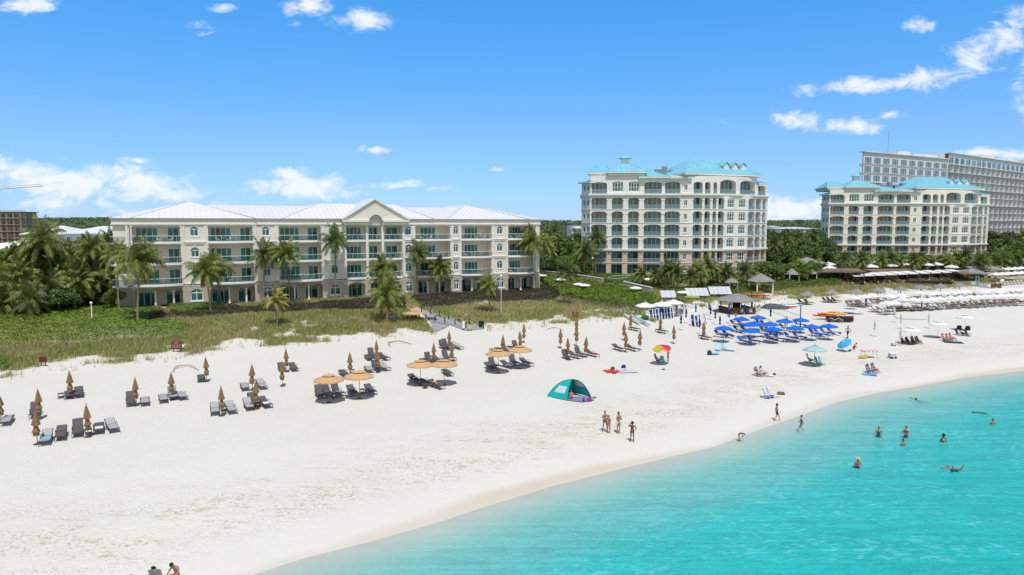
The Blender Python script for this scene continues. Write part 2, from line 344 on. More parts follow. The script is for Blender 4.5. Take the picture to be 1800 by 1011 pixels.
def G(px, py):      # where a viewing ray meets the terrain
    d = np.array(ray(px, py)); k = 15.0
    while k < 3000:
        p = np.array([0, 0, CAMH])+d*k
        if p[2] <= float(gz(p[0], p[1])): break
        k *= 1.01
    a, b = k/1.01, k
    for _ in range(24):
        m_ = (a+b)/2; p = np.array([0, 0, CAMH])+d*m_
        if p[2] <= float(gz(p[0], p[1])): b = m_
        else: a = m_
    p = np.array([0, 0, CAMH])+d*b; return Vector((p[0], p[1], float(gz(p[0], p[1]))))
def atY(px, py, y):   # point on the viewing ray at forward distance y
    d = ray(px, py); k = y/d[1]; return Vector((d[0]*k, y, CAMH+d[2]*k))
def zat(px, py, x, y):  # height at which the ray of row py passes over ground point x,y (small pitch)
    dist = y; d = ray(px, py); return CAMH+d[2]*dist/d[1]
def inpoly(x, y, poly):
    x = np.asarray(x); y = np.asarray(y); c = np.zeros(x.shape, bool); n = len(poly); j = n-1
    for i in range(n):
        xi, yi = poly[i][0], poly[i][1]; xj, yj = poly[j][0], poly[j][1]
        if yi != yj: c ^= ((yi > y) != (yj > y)) & (x < (xj-xi)*(y-yi)/(yj-yi)+xi)
        j = i
    return c
# pixel outlines of the ground covers, carried to world positions on the terrain
def W(pts): return [tuple(G(*p)[:2]) for p in pts]
EDGE = W([(-260,700),(-120,688),(0,667),(80,653),(150,648),(200,641),(260,640),(300,633),(360,625),(420,612),(480,610),(560,603),(640,597),(700,592),(762,590),(790,570),(830,578),(900,578),(960,574),(1020,568),(1085,563),(1110,560),(1150,550),(1200,548),(1240,543),(1300,536),(1350,530),(1420,528),(1480,524),(1540,519),(1600,514),(1680,508),(1740,503),(1800,497),(1900,490)])
_e = sorted([(float(st(*p)[0]), float(st(*p)[1])) for p in EDGE]); ES = np.array([a for a, b in _e]); ET = np.array([b for a, b in _e])
PATH = W([(716,545),(738,543),(772,560),(792,560),(820,574),(850,582),(800,590),(764,585),(748,566)])
GREENL = W([(-200,690),(-200,560),(60,556),(180,540),(262,548),(262,562),(335,574),(330,592),(210,598),(140,606),(60,603),(0,606),(-60,640)])
GREENL2 = W([(-100,655),(-20,628),(10,625),(28,636),(20,648),(0,655)])
GREENR = W([(952,487),(1010,498),(1080,512),(1150,528),(1162,541),(1128,550),(1075,545),(1020,534),(990,528),(958,505)])
LAWN = W([(600,520),(880,508),(940,502),(960,530),(930,535),(700,550),(560,560),(330,575),(262,562),(205,548),(205,540)])

sl = np.concatenate([np.array([-7000,-3000,-1400,-700,-400,-260]), np.arange(-180, -60, 3.0), np.arange(-60, 200, 0.75), np.arange(200, 420, 4.0), np.array([500,700,1100,1800,3000,5000,9000])])
tl = np.concatenate([np.array([-3000,-1000,-400,-200,-120,-80]), np.arange(-60,-12, 3.0), np.arange(-12, 92, 0.55), np.arange(92, 200, 6.0), np.array([240,320,450,700,1200,2200,4000,8000])])
def sheet(name, sl, tl, zf, m, attrs):
    S, T = np.meshgrid(sl, tl, indexing='ij'); Xw = P0[0]+S*E[0]+T*NN[0]; Yw = P0[1]+S*E[1]+T*NN[1]
    Zw = zf(Xw, Yw); V = np.stack([Xw.ravel(), Yw.ravel(), Zw.ravel()], 1); a, b = len(sl), len(tl)
    I = np.arange(a*b).reshape(a, b); F = np.stack([I[:-1,:-1].ravel(), I[1:,:-1].ravel(), I[1:,1:].ravel(), I[:-1,1:].ravel()], 1)
    me = fast_mesh(name, V, F, m); me.polygons.foreach_set('use_smooth', [True]*len(me.polygons))
    for k, fn in attrs.items():
        at = me.attributes.new(k, 'FLOAT', 'POINT'); at.data.foreach_set('value', fn(Xw.ravel(), Yw.ravel()).astype(np.float32))
    return link(name, me)
def a_t(x, y): return np.clip(st(x, y)[1], -100, 300)
def cover(x, y):    # 1 = low vegetation, 0 = bare sand
    s, t = st(x, y); te = np.interp(s, ES, ET)
    v = np.clip((t-te-1.0)/7.5, 0, 1)
    n = fbm(x, y, 2.6, 21, 4)
    c = np.clip((n-(0.585-0.36*v))*9, 0, 1)*np.clip((t-te)/0.8, 0, 1)
    c = np.where(inpoly(x, y, PATH), 0, c); return c
def soil(x, y):     # lawn / garden soil inland
    s, t = st(x, y); te = np.interp(s, ES, ET); g = np.clip((t-te-29)/4, 0, 1); return g

gm = bpy.data.materials.new('beach_sand_and_soil'); gm.use_nodes = True; nt = gm.node_tree; b = nt.nodes['Principled BSDF']
def attr(nt, n): a = N(nt, 'ShaderNodeAttribute'); a.attribute_name = n; return a.outputs['Fac']
def mixc(nt, f, a, c):
    m_ = N(nt, 'ShaderNodeMix'); m_.data_type = 'RGBA'
    if isinstance(f, (int, float)): m_.inputs[0].default_value = f
    else: L(nt, f, m_.inputs[0])
    for i, v in ((6, a), (7, c)):
        if isinstance(v, tuple): m_.inputs[i].default_value = (*v, 1)
        else: L(nt, v, m_.inputs[i])
    return m_.outputs[2]
def mrange(nt, v, a, c, o0=0.0, o1=1.0):
    m_ = N(nt, 'ShaderNodeMapRange'); L(nt, v, m_.inputs[0]); m_.inputs[1].default_value = a; m_.inputs[2].default_value = c; m_.inputs[3].default_value = o0; m_.inputs[4].default_value = o1; m_.interpolation_type = 'SMOOTHSTEP'; return m_.outputs[0]
tcn = N(nt, 'ShaderNodeTexCoord'); OBJ = tcn.outputs['Object']
def noise(nt, vec, sc, det=5.0, ro=0.6, dist=0.0):
    n = N(nt, 'ShaderNodeTexNoise', i_Scale=sc, i_Detail=det, i_Roughness=ro, i_Distortion=dist); L(nt, vec, n.inputs['Vector']); return n.outputs[0]
mp = N(nt, 'ShaderNodeMapping'); mp.inputs['Rotation'].default_value = (0, 0, -R(32.5)); mp.inputs['Scale'].default_value = (0.35, 1.0, 1.0); L(nt, OBJ, mp.inputs[0]); SHV = mp.outputs[0]
T_ = attr(nt, 't'); nb = noise(nt, OBJ, 0.08, 4); nf = noise(nt, OBJ, 2.2, 6, 0.7); ns = noise(nt, SHV, 0.7, 5, 0.65, 0.6); nfoot = noise(nt, OBJ, 1.5, 3, 0.55, 0.4)
sand = mixc(nt, mrange(nt, nb, 0.35, 0.65), (0.612, 0.590, 0.528), (0.630, 0.610, 0.552))
sand = mixc(nt, mrange(nt, nf, 0.3, 0.7), mixc(nt, 0.07, sand, (0.38, 0.34, 0.26)), sand)
# dry seaweed and scuffed sand along the last tide lines
tw = mathn(nt, 'ADD', T_, mathn(nt, 'MULTIPLY', mathn(nt, 'SUBTRACT', nb, 0.5), 9.0))
band = mathn(nt, 'MULTIPLY', mrange(nt, tw, 2.5, 6.5), mrange(nt, tw, 16.0, 8.0)); band = mathn(nt, 'ADD', mathn(nt, 'MULTIPLY', band, 0.98), 0.02)
nsp = noise(nt, OBJ, 5.2, 3, 0.65, 0.2); nsp2 = noise(nt, SHV, 2.6, 3, 0.6, 0.3)
scuff = mathn(nt, 'MULTIPLY', band, mrange(nt, ns, 0.38, 0.58)); scuff = mathn(nt, 'MULTIPLY', scuff, mathn(nt, 'MAXIMUM', mrange(nt, nsp, 0.52, 0.62), mathn(nt, 'MULTIPLY', mrange(nt, nsp2, 0.56, 0.64), 0.7)))
sand = mixc(nt, mathn(nt, 'MULTIPLY', scuff, 0.85), sand, (0.40, 0.34, 0.21))
# wet sand beside the water, a warm tan band
wetn = mathn(nt, 'ADD', T_, mathn(nt, 'MULTIPLY', mathn(nt, 'SUBTRACT', noise(nt, SHV, 0.10, 3), 0.5), 3.4))
wet = mathn(nt, 'MULTIPLY', mrange(nt, wetn, 1.5, 0.2), mrange(nt, T_, -2.5, 0.0, 0.35, 1.0))
warm = mathn(nt, 'MULTIPLY', mathn(nt, 'MULTIPLY', wet, mrange(nt, T_, -1.2, 0.6)), mathn(nt, 'MULTIPLY', mrange(nt, noise(nt, SHV, 0.06, 2), 0.40, 0.60), 1.0))
sand = mixc(nt, mathn(nt, 'MULTIPLY', wet, 0.55), sand, (0.50, 0.465, 0.405)); sand = mixc(nt, mathn(nt, 'MULTIPLY', warm, 0.65), sand, (0.54, 0.45, 0.34))
cov = attr(nt, 'cover'); so = attr(nt, 'soil')
litter = mixc(nt, mrange(nt, nf, 0.4, 0.6), (0.22, 0.21, 0.09), (0.36, 0.32, 0.18))
colr = mixc(nt, mathn(nt, 'MULTIPLY', cov, 0.85), sand, litter)
soilc = mixc(nt, mrange(nt, nf, 0.4, 0.6), (0.05, 0.075, 0.02), (0.09, 0.12, 0.03))
colr = mixc(nt, so, colr, soilc)
L(nt, colr, b.inputs['Base Color']); b.inputs['Roughness'].default_value = 0.9; b.inputs['Specular IOR Level'].default_value = 0.1
h = mathn(nt, 'ADD', mathn(nt, 'MULTIPLY', nfoot, 1.2), mathn(nt, 'MULTIPLY', nf, 0.6)); h = mathn(nt, 'ADD', h, mathn(nt, 'MULTIPLY', nsp, 1.5))
bn = N(nt, 'ShaderNodeBump', i_Distance=0.12); L(nt, h, bn.inputs['Height'])
L(nt, mrange(nt, wetn, 1.0, 5.0, 0.02, 0.48), bn.inputs['Strength']); L(nt, bn.outputs[0], b.inputs['Normal'])
ground = sheet('ground', sl, tl, gz, gm, {'t': a_t, 'cover': cover, 'soil': soil}); tag(ground, kind='structure')

# ------------------------------------------------------------------ water: tinted by how deep it stands over the sand
wm = bpy.data.materials.new('turquoise_sea'); wm.use_nodes = True; nt = wm.node_tree; b = nt.nodes['Principled BSDF']; o = nt.nodes['Material Output']
tcn = N(nt, 'ShaderNodeTexCoord'); OBJ = tcn.outputs['Object']
mp = N(nt, 'ShaderNodeMapping'); mp.inputs['Rotation'].default_value = (0, 0, -R(40)); mp.inputs['Scale'].default_value = (0.55, 1.3, 1.0); L(nt, OBJ, mp.inputs[0]); WV = mp.outputs[0]
D_ = attr(nt, 'depth')
cr = N(nt, 'ShaderNodeValToRGB'); e = cr.color_ramp.elements
e[0].position = 0.0; e[0].color = (0.43, 0.545, 0.525, 1); e[1].position = 1.0; e[1].color = (0.0, 0.39, 0.385, 1)
for p_, c_ in ((0.08, (0.34, 0.535, 0.515)), (0.22, (0.19, 0.485, 0.475)), (0.50, (0.035, 0.415, 0.410))): q = e.new(p_); q.color = (*c_, 1)
dn = mathn(nt, 'ADD', D_, mathn(nt, 'MULTIPLY', mathn(nt, 'SUBTRACT', noise(nt, WV, 0.12, 4), 0.5), mathn(nt, 'MULTIPLY', D_, 0.25)))
L(nt, mathn(nt, 'MULTIPLY', dn, 1/2.5, clamp=True), cr.inputs[0])
w1 = noise(nt, WV, 0.9, 6, 0.62, 0.7); w2 = noise(nt, WV, 3.2, 5, 0.65, 0.5); w0 = noise(nt, WV, 0.25, 3, 0.5)
vo = N(nt, 'ShaderNodeTexVoronoi', i_Scale=3.4); vo.feature = 'SMOOTH_F1'; vo.inputs['Smoothness'].default_value = 0.4; mpd = N(nt, 'ShaderNodeVectorMath'); mpd.operation = 'ADD'
nv = N(nt, 'ShaderNodeTexNoise', i_Scale=0.9, i_Detail=3.0); L(nt, WV, nv.inputs['Vector']); L(nt, WV, mpd.inputs[0]); L(nt, nv.outputs['Color'], mpd.inputs[1]); L(nt, mpd.outputs[0], vo.inputs['Vector'])
# ripple glints and refracted light painted into the water colour as a lighter net
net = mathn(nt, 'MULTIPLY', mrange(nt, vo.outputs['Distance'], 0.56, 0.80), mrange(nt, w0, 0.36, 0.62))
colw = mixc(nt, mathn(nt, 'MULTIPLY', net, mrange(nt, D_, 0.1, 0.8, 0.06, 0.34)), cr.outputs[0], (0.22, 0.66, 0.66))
rp = mrange(nt, mathn(nt, 'ADD', mathn(nt, 'MULTIPLY', w1, 0.55), mathn(nt, 'MULTIPLY', w2, 0.45)), 0.40, 0.62, 0.93, 1.08)
mpl = N(nt, 'ShaderNodeMapping'); mpl.inputs['Rotation'].default_value = (0, 0, -R(31)); mpl.inputs['Scale'].default_value = (0.10, 1.9, 1.0); L(nt, OBJ, mpl.inputs[0])
ln = noise(nt, mpl.outputs[0], 1.0, 3, 0.55, 0.5); w3 = noise(nt, WV, 7.0, 4, 0.7, 0.3)
rp = mathn(nt, 'MULTIPLY', rp, mathn(nt, 'MULTIPLY', mrange(nt, ln, 0.42, 0.58, 0.93, 1.04), mrange(nt, w3, 0.40, 0.60, 0.92, 1.09)))
hw = N(nt, 'ShaderNodeHueSaturation'); L(nt, colw, hw.inputs['Color']); L(nt, rp, hw.inputs['Value']); colw = hw.outputs[0]  # reflection on the ripple slopes painted in as lighter and darker water
L(nt, colw, b.inputs['Base Color']); b.inputs['Roughness'].default_value = 0.16; b.inputs['IOR'].default_value = 1.33; b.inputs['Specular IOR Level'].default_value = 0.10
hh = mathn(nt, 'ADD', mathn(nt, 'MULTIPLY', w1, 1.0), mathn(nt, 'MULTIPLY', w2, 0.32)); hh = mathn(nt, 'ADD', hh, mathn(nt, 'MULTIPLY', w0, 0.5))
bn = N(nt, 'ShaderNodeBump', i_Distance=0.35); L(nt, hh, bn.inputs['Height']); L(nt, mrange(nt, D_, 0.0, 1.0, 0.12, 0.5), bn.inputs['Strength']); L(nt, bn.outputs[0], b.inputs['Normal'])
tr = N(nt, 'ShaderNodeBsdfTransparent'); L(nt, mixc(nt, mrange(nt, D_, 0.0, 0.45), (0.93, 0.97, 0.97), (0.42, 0.95, 0.94)), tr.inputs[0]); ms = N(nt, 'ShaderNodeMixShader')
L(nt, mrange(nt, mathn(nt, 'POWER', mathn(nt, 'ADD', D_, 0.0005), 0.75), 0.0, 1.15, 0.26, 0.96), ms.inputs[0]); L(nt, tr.outputs[0], ms.inputs[1]); L(nt, b.outputs[0], ms.inputs[2]); L(nt, ms.outputs[0], o.inputs[0])
wsl = np.concatenate([np.array([-7000,-2000,-600,-200]), np.arange(-100, 160, 1.0), np.array([180,220,300,500,1000,3000,9000])])
wtl = np.concatenate([np.array([-6000,-2500,-900,-300,-150]), np.arange(-90,-14,2.0), np.arange(-14, 8.1, 0.5)])
def wz(x, y):
    s, t = st(x, y); w = np.clip(-t/4, 0, 1); return 0.0+w*(fbm(x*0.8+y*0.6, y*0.8-x*0.6, 3.0, 31, 2)-0.5)*0.05
water = sheet('sea_water', wsl, wtl, wz, wm, {'depth': lambda x, y: np.clip(-gz(x, y), 0, 6)}); tag(water, kind='structure')
# ================================================================== buildings
def vplane(px, O, dx, dy, py=450.0):     # along-facade coordinate where the column px crosses the facade plane
    d = ray(px, py); # O + u*(dx,dy) = k*(d0,d1)
    det = dx*(-d[1]) - dy*(-d[0]); return ((-O[0])*(-d[1]) - (-O[1])*(-d[0]))/det
class Facade:      # maps panel coordinates (u along, z up, w out) into a builder's space
    def __init__(s, p0, p1):
        s.p0 = Vector((p0[0], p0[1], 0)); d = Vector((p1[0]-p0[0], p1[1]-p0[1], 0)); s.L = d.length; s.d = d/s.L; s.n = Vector((s.d.y, -s.d.x, 0))
    def P(s, u, z, w=0.0): p = s.p0+s.d*u+s.n*w; return (p.x, p.y, z)
def arch_pts(u0, u1, zt, rise, n=8):     # springing at zt-rise
    c = (u0+u1)/2; h = (u1-u0)/2; return [(c-h*math.cos(math.pi*i/n), zt-rise+rise*math.sin(math.pi*i/n)) for i in range(n+1)]
def panel(mb, F, u0, u1, z0, z1, openings, reveal, w=0.0):
    """wall face between u0,u1,z0,z1 with arched openings (a, b, zb, zt, rise) and reveals going inward"""
    cur = u0
    for (a, b, zb, zt, rise) in sorted(openings):
        if a > cur+1e-4: mb.poly([F.P(cur, z0, w), F.P(a, z0, w), F.P(a, z1, w), F.P(cur, z1, w)])
        if zb > z0+1e-3: mb.poly([F.P(a, z0, w), F.P(b, z0, w), F.P(b, zb, w), F.P(a, zb, w)]); mb.poly([F.P(a, zb, w), F.P(b, zb, w), F.P(b, zb, w-reveal), F.P(a, zb, w-reveal)])
        ap = arch_pts(a, b, zt, rise) if rise > 0.01 else [(a, zt), (b, zt)]
        for (p, q) in zip(ap, ap[1:]):
            mb.poly([F.P(p[0], p[1], w), F.P(q[0], q[1], w), F.P(q[0], z1, w), F.P(p[0], z1, w)])
            mb.poly([F.P(p[0], p[1], w-reveal), F.P(q[0], q[1], w-reveal), F.P(q[0], q[1], w), F.P(p[0], p[1], w)])
        s0 = ap[0][1]; s1 = ap[-1][1]
        mb.poly([F.P(a, zb, w-reveal), F.P(a, zb, w), F.P(a, s0, w), F.P(a, s0, w-reveal)])
        mb.poly([F.P(b, zb, w), F.P(b, zb, w-reveal), F.P(b, s1, w-reveal), F.P(b, s1, w)])
        cur = b
    if u1 > cur+1e-4: mb.poly([F.P(cur, z0, w), F.P(u1, z0, w), F.P(u1, z1, w), F.P(cur, z1, w)])
def fbox(mb, F, u0, u1, w0, w1, z0, z1):
    n = len(mb.v)
    for z in (z0, z1):
        for (u, w) in ((u0, w0), (u1, w0), (u1, w1), (u0, w1)): mb.v.append(F.P(u, z, w))
    mb.f.extend([(n,n+3,n+2,n+1),(n+4,n+5,n+6,n+7),(n,n+1,n+5,n+4),(n+1,n+2,n+6,n+5),(n+2,n+3,n+7,n+6),(n+3,n,n+4,n+7)])
def window(F, parent, u0, u1, z0, z1, w, rise, nm, gm_, fm, sill=False, name='window', mull=(1, 1), fw=0.09):
    """framed window: name > pane; arched head when rise > 0"""
    fr = MB(); ap = arch_pts(u0, u1, z1, rise, 8) if rise > 0.01 else [(u0, z1), (u1, z1)]
    fbox(fr, F, u0, u0+fw, w, w+0.06, z0, ap[0][1]); fbox(fr, F, u1-fw, u1, w, w+0.06, z0, ap[-1][1])
    fbox(fr, F, u0+fw, u1-fw, w, w+0.06, z0, z0+fw)
    if rise > 0.01:
        for p, q in zip(ap, ap[1:]):
            pi = (p[0]+((u0+u1)/2-p[0])*0.12, p[1]-fw); qi = (q[0]+((u0+u1)/2-q[0])*0.12, q[1]-fw)
            for ww in (w+0.06,): fr.poly([F.P(*pi, ww), F.P(*qi, ww), F.P(*q, ww), F.P(*p, ww)])
        zs = z1-rise-0.02; fbox(fr, F, u0+fw, u1-fw, w, w+0.055, zs-fw/2, zs+fw/2)
    else: fbox(fr, F, u0+fw, u1-fw, w, w+0.06, z1-fw, z1)
    nv, nh = mull
    for i in range(nv):
        c = u0+(u1-u0)*(i+1)/(nv+1); fbox(fr, F, c-fw/2.4, c+fw/2.4, w, w+0.05, z0+fw, z1-fw-(0.02 if rise else 0))
    for i in range(nh-1 if nh > 1 else 0):
        c = z0+(z1-rise-z0)*(i+1)/nh; fbox(fr, F, u0+fw, u1-fw, w, w+0.045, c-fw/3, c+fw/3)
    if sill: fbox(fr, F, u0-0.15, u1+0.15, w, w+0.22, z0-0.16, z0-0.005)
    o = fr.build(name, fm, parent)
    pn = MB()
    for i in range(nv+1):     # one mesh, one island per light
        a = u0+(u1-u0)*i/(nv+1); c = u0+(u1-u0)*(i+1)/(nv+1)
        if rise > 0.01:
            zs = z1-rise; pn.poly([F.P(a, z0, w+0.01), F.P(c, z0, w+0.01), F.P(c, zs, w+0.01), F.P(a, zs, w+0.01)])
        else: pn.poly([F.P(a, z0, w+0.01), F.P(c, z0, w+0.01), F.P(c, z1, w+0.01), F.P(a, z1, w+0.01)])
    if rise > 0.01: pn.poly([F.P(ap[0][0], ap[0][1]+0.001, w+0.01)]+[F.P(p[0], p[1]+0.001, w+0.01) for p in ap[::-1][:-1]])
    pn.build('pane', gm_, o); return o

# ------------------------------------------------------------------ the four storey condominium
A = plane(205, 542, 4.1); Bp = plane(948, 508, 4.1)
ang = math.atan2(Bp[1]-A[1], Bp[0]-A[0]); LEN = math.hypot(Bp[0]-A[0], Bp[1]-A[1])
cond = empty('condominium', (A[0], A[1], 4.0), ang, 'four storey cream condominium with a white metal roof and a pediment over its middle bays', 'building')
ca, sa = math.cos(ang), math.sin(ang)
def cu(px, w=0.0):    # facade u of an image column, for a plane w outward
    O = (A[0]+sa*w, A[1]-ca*w); return vplane(px, O, ca, sa)
F0 = Facade((0, 0), (LEN, 0))
LV = [0.0, 3.65, 7.1, 10.55, 13.45]; EAVE = 14.45; DEP = 19.0
bays = [('bay', 229, 323), ('win', 323, 363), ('bay', 363, 450), ('win', 450, 487), ('bay', 487, 569), ('win', 569, 607), ('col', 607, 645.5), ('col', 645.5, 673), ('col', 673, 709.5), ('win', 709.5, 727), ('bay', 727, 795), ('win', 795, 808), ('bay', 808, 867), ('win', 867, 890), ('bay', 890, 940)]
wall = MB(); base = MB(); trim = MB(); inner = MB(); slabs = MB(); fascia = MB()
uS = cu(229); uE = cu(941)
RC = 2.3
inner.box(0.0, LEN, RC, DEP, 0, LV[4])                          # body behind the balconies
wall.box(0.0, uS-0.35, 0.25, RC-0.02, LV[1], LV[4]-0.02)
base.box(-0.12, uS, 0.13, RC-0.02, 0, LV[1]-0.3)
def bulge(u0, u1, amp, z0, z1, n=10):
    m = MB(); top = []; bot = []
    for i in range(n+1):
        f = i/n; u = u0+(u1-u0)*f; w = 0.18+amp*math.sin(math.pi*f)**0.8; top.append((u, -w, z1)); bot.append((u, -w, z0))
    m.poly([(u0, RC-0.03, z1)]+top+[(u1, RC-0.03, z1)]); m.poly(([(u0, RC-0.03, z0)]+bot+[(u1, RC-0.03, z0)])[::-1])
    for i in range(n): m.poly([bot[i], bot[i+1], top[i+1], top[i]])
    # rounded lip under the slab edge
    for i in range(n): m.poly([(bot[i][0], bot[i][1]+0.25, z0-0.14), (bot[i+1][0], bot[i+1][1]+0.25, z0-0.14), bot[i+1], bot[i]])
    return m, top
bi = 0
for kind, p0, p1 in bays:
    u0, u1 = cu(p0), cu(p1)
    if kind == 'win':
        ops = []
        ww = min(0.62, (u1-u0)*0.34); c = (u0+u1)/2
        narrow = (u1-u0) < 2.0
        for k in (1, 2, 3):
            zb = LV[k]+0.95; zt = LV[k]+2.55
            ops = [(c-ww, c+ww, zb, zt, 0.45)]
            panel(wall, F0, u0, u1, LV[k], LV[k+1], ops, 0.18)
            wo_ = window(F0, cond, c-ww, c+ww, zb, zt, -0.16, 0.45, '', M['glassT'], M['white'], True)
            hd = MB()
            for s in (-1, 1): fbox(hd, F0, c+s*(ww+0.10)-0.07, c+s*(ww+0.10)+0.07, 0.005, 0.06, zb, zt-0.45)
            ap = arch_pts(c-ww-0.17, c+ww+0.17, zt+0.16, 0.62); ai = arch_pts(c-ww-0.02, c+ww+0.02, zt, 0.46)
            for i in range(8): hd.poly([F0.P(*ai[i], 0.05), F0.P(*ai[i+1], 0.05), F0.P(*ap[i+1], 0.05), F0.P(*ap[i], 0.05)])
            fbox(hd, F0, c-0.1, c+0.1, 0.01, 0.10, zt+0.12, zt+0.42); hd.build('surround', M['trim'], wo_)
        wg = min(0.95, (u1-u0)*0.36)
        panel(base, F0, u0, u1, 0, LV[1]-0.3, [(c-wg, c+wg, 0.75, 2.75, 0.65)], 0.2, 0.12)
        window(F0, cond, c-wg, c+wg, 0.75, 2.75, -0.06, 0.65, '', M['glassT'], M['white'], True, fw=0.13)
        for k in range(1, 5):
            zz = LV[k]; fbox(trim, F0, u0, u1, 0.005 if k > 1 else 0.0, 0.14, zz-0.38, zz-0.26) if k < 4 else None
            if k < 4: fbox(trim, F0, u0, u1, 0.004, 0.22, zz-0.10, zz+0.06)
        for uu in (u0, u1): fbox(wall, F0, uu-0.26, uu+0.26, -RC+0.02, 0.10, LV[1]-0.02, LV[4]-0.003)
        if u1-u0 > 2: 
            fbox(base, F0, u0-0.3, u0, -RC+0.02, 0.16, 0, LV[1]-0.31); fbox(base, F0, u1, u1+0.3, -RC+0.02, 0.16, 0, LV[1]-0.31)
    else:
        bi += 1; center = kind == 'col'; W_ = u1-u0
        for k in (1, 2, 3):
            amp = (1.25, 0.85, 0.55)[k-1] if not center else (0.25)
            if center: amp = 0.15
            m, top = bulge(u0+0.2, u1-0.2, amp, LV[k]-0.24, LV[k])
            so_ = m.build('balcony_slab', M['white'], cond)
            g = MB(); r = MB()
            for a, c in zip(top, top[1:]): g.poly([(a[0], a[1]+0.08, LV[k]+0.08), (c[0], c[1]+0.08, LV[k]+0.08), (c[0], c[1]+0.08, LV[k]+0.98), (a[0], a[1]+0.08, LV[k]+0.98)])
            r.tube([(a[0], a[1]+0.08, LV[k]+1.02) for a in top], 0.035, 5); r.tube([(a[0], a[1]+0.08, LV[k]+0.06) for a in top], 0.03, 4)
            for a in top[::3]: r.tube([(a[0], a[1]+0.08, LV[k]), (a[0], a[1]+0.08, LV[k]+1.02)], 0.02, 4)
            ro = r.build('railing', M['white'], cond); g.build('glass_panel', M['railglass'], ro)
            # sliding doors in the back wall
            FB = Facade((0, RC-0.0), (LEN, RC))
            spans = [(0.10, 0.52, 3), (0.70, 0.92, 1)] if bi <= 3 else ([(0.16, 0.86, 3)] if bi == 4 else ([(0.30, 0.86, 1)] if bi in (5, 6) else [(0.02, 0.10, 0), (0.26, 0.66, 3)]))
            for (a, c, nm_) in spans:
                window(FB, cond, u0+W_*a, u0+W_*c, LV[k]+0.03, LV[k]+2.35, 0.02, 0, '', M['glass'], M['white'], name='sliding_door', mull=(nm_, 1), fw=0.08)
            # table and chairs on some balconies
        # beam over the bay openings
        fbox(wall, F0, u0, u1, -0.25, 0.02, LV[4]-0.35, LV[4]-0.004)
        if center:
            for ue in ([u0, u1] if bi == 6 else [u0]): pc_ = MB(); fbox(pc_, F0, ue-0.22, ue+0.22, -0.2, 0.22, LV[1]-0.02, LV[4]-0.005); pc_.build('giant_pilaster', M['trim'], cond)
        else:
            for uu in (u0+0.28, u1-0.28):
                for k in (1, 2, 3):
                    bc_ = MB(); bc_.lathe([(0.19, 0), (0.19, 0.12), (0.14, 0.2), (0.13, LV[k+1]-LV[k]-0.55), (0.2, LV[k+1]-LV[k]-0.42), (0.2, LV[k+1]-LV[k]-0.28)], 8, (uu, -0.02, LV[k])); bc_.build('balcony_column', M['trim'], cond)
        # ground floor loggia: broad flat arches carried on white columns
        if center: ops = [(u0+0.5, u1-0.5, 0, 2.85, 0.55)]
        else:
            nA = 3 if W_ > 6.5 else 2; e = 0.35; cw = (W_-2*e)/nA
            fr_ = [0, .42, .80, 1.0] if (nA == 3 and bi < 3) else [i/nA for i in range(nA+1)]
            ops = [(u0+e+(W_-2*e)*fr_[i]+0.16*(i > 0), u0+e+(W_-2*e)*fr_[i+1]-0.16*(i < nA-1), 0, 2.95, 0.42) for i in range(nA)]
            for i in range(1, nA):
                cx = u0+e+(W_-2*e)*fr_[i]; co = MB(); co.lathe([(0.26, 0), (0.26, 0.15), (0.17, 0.25), (0.15, 2.25), (0.25, 2.42), (0.25, 2.56)], 10, (cx, 0.0, 0)); co.build('column', M['white'], cond, smooth=False)
        panel(base, F0, u0, u1, 0, LV[1]-0.38, ops, 0.35, 0.12)
        FB = Facade((0, RC-0.0), (LEN, RC))
        for (a, c, nm_) in ([(0.08, 0.45, 2), (0.62, 0.9, 1)] if not center else [(0.15, 0.85, 2)]):
            window(FB, cond, u0+W_*a, u0+W_*c, 0.05, 2.4, 0.02, 0, '', M['glass'], M['white'], name='sliding_door', mull=(nm_, 1), fw=0.1)
# ends
fbox(wall, F0, uE, LEN, -RC+0.02, 0.02, LV[1], LV[4]-0.004); fbox(base, F0, uE, LEN, -RC+0.02, 0.12, 0, LV[1]-0.31)
panel(wall, F0, uS-0.36, uS, LV[1], LV[4], [], 0.1)
fbox(trim, F0, uS-0.5, uS-0.2, 0.0, 0.14, LV[1], LV[4]-0.01)
# left corner balconies
for k in (1, 2, 3):
    m = MB(); m.box(-0.45, uS-0.5, -0.35, 0.24, LV[k]-0.24, LV[k]); o_ = m.build('balcony_slab', M['white'], cond)
    r = MB(); r.tube([(-0.4, 0.2, LV[k]+1.02), (-0.4, -0.3, LV[k]+1.02), (uS-0.55, -0.3, LV[k]+1.02)], 0.03, 5); ro = r.build('railing', M['white'], cond)
    g = MB(); g.poly([(-0.4, -0.3, LV[k]+.05), (uS-0.55, -0.3, LV[k]+.05), (uS-0.55, -0.3, LV[k]+.98), (-0.4, -0.3, LV[k]+.98)]); g.build('glass_panel', M['railglass'], ro)
# fascia and cornice
fascia.box(-0.15, LEN+0.15, -0.12, DEP+0.1, LV[4], EAVE-0.26)
co = MB(); co.box(-0.25, LEN+0.25, -0.22, DEP+0.3, EAVE-0.26, EAVE-0.13); co.box(-0.36, LEN+0.36, -0.34, DEP+0.4, EAVE-0.13, EAVE); co.box(-0.22, LEN+0.22, -0.2, RC-0.1, LV[4]-0.04, LV[4]+0.10)
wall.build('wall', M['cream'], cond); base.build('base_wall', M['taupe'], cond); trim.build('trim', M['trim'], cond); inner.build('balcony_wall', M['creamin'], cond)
fascia.build('fascia', M['cream'], cond); co.build('cornice', M['trim'], cond)
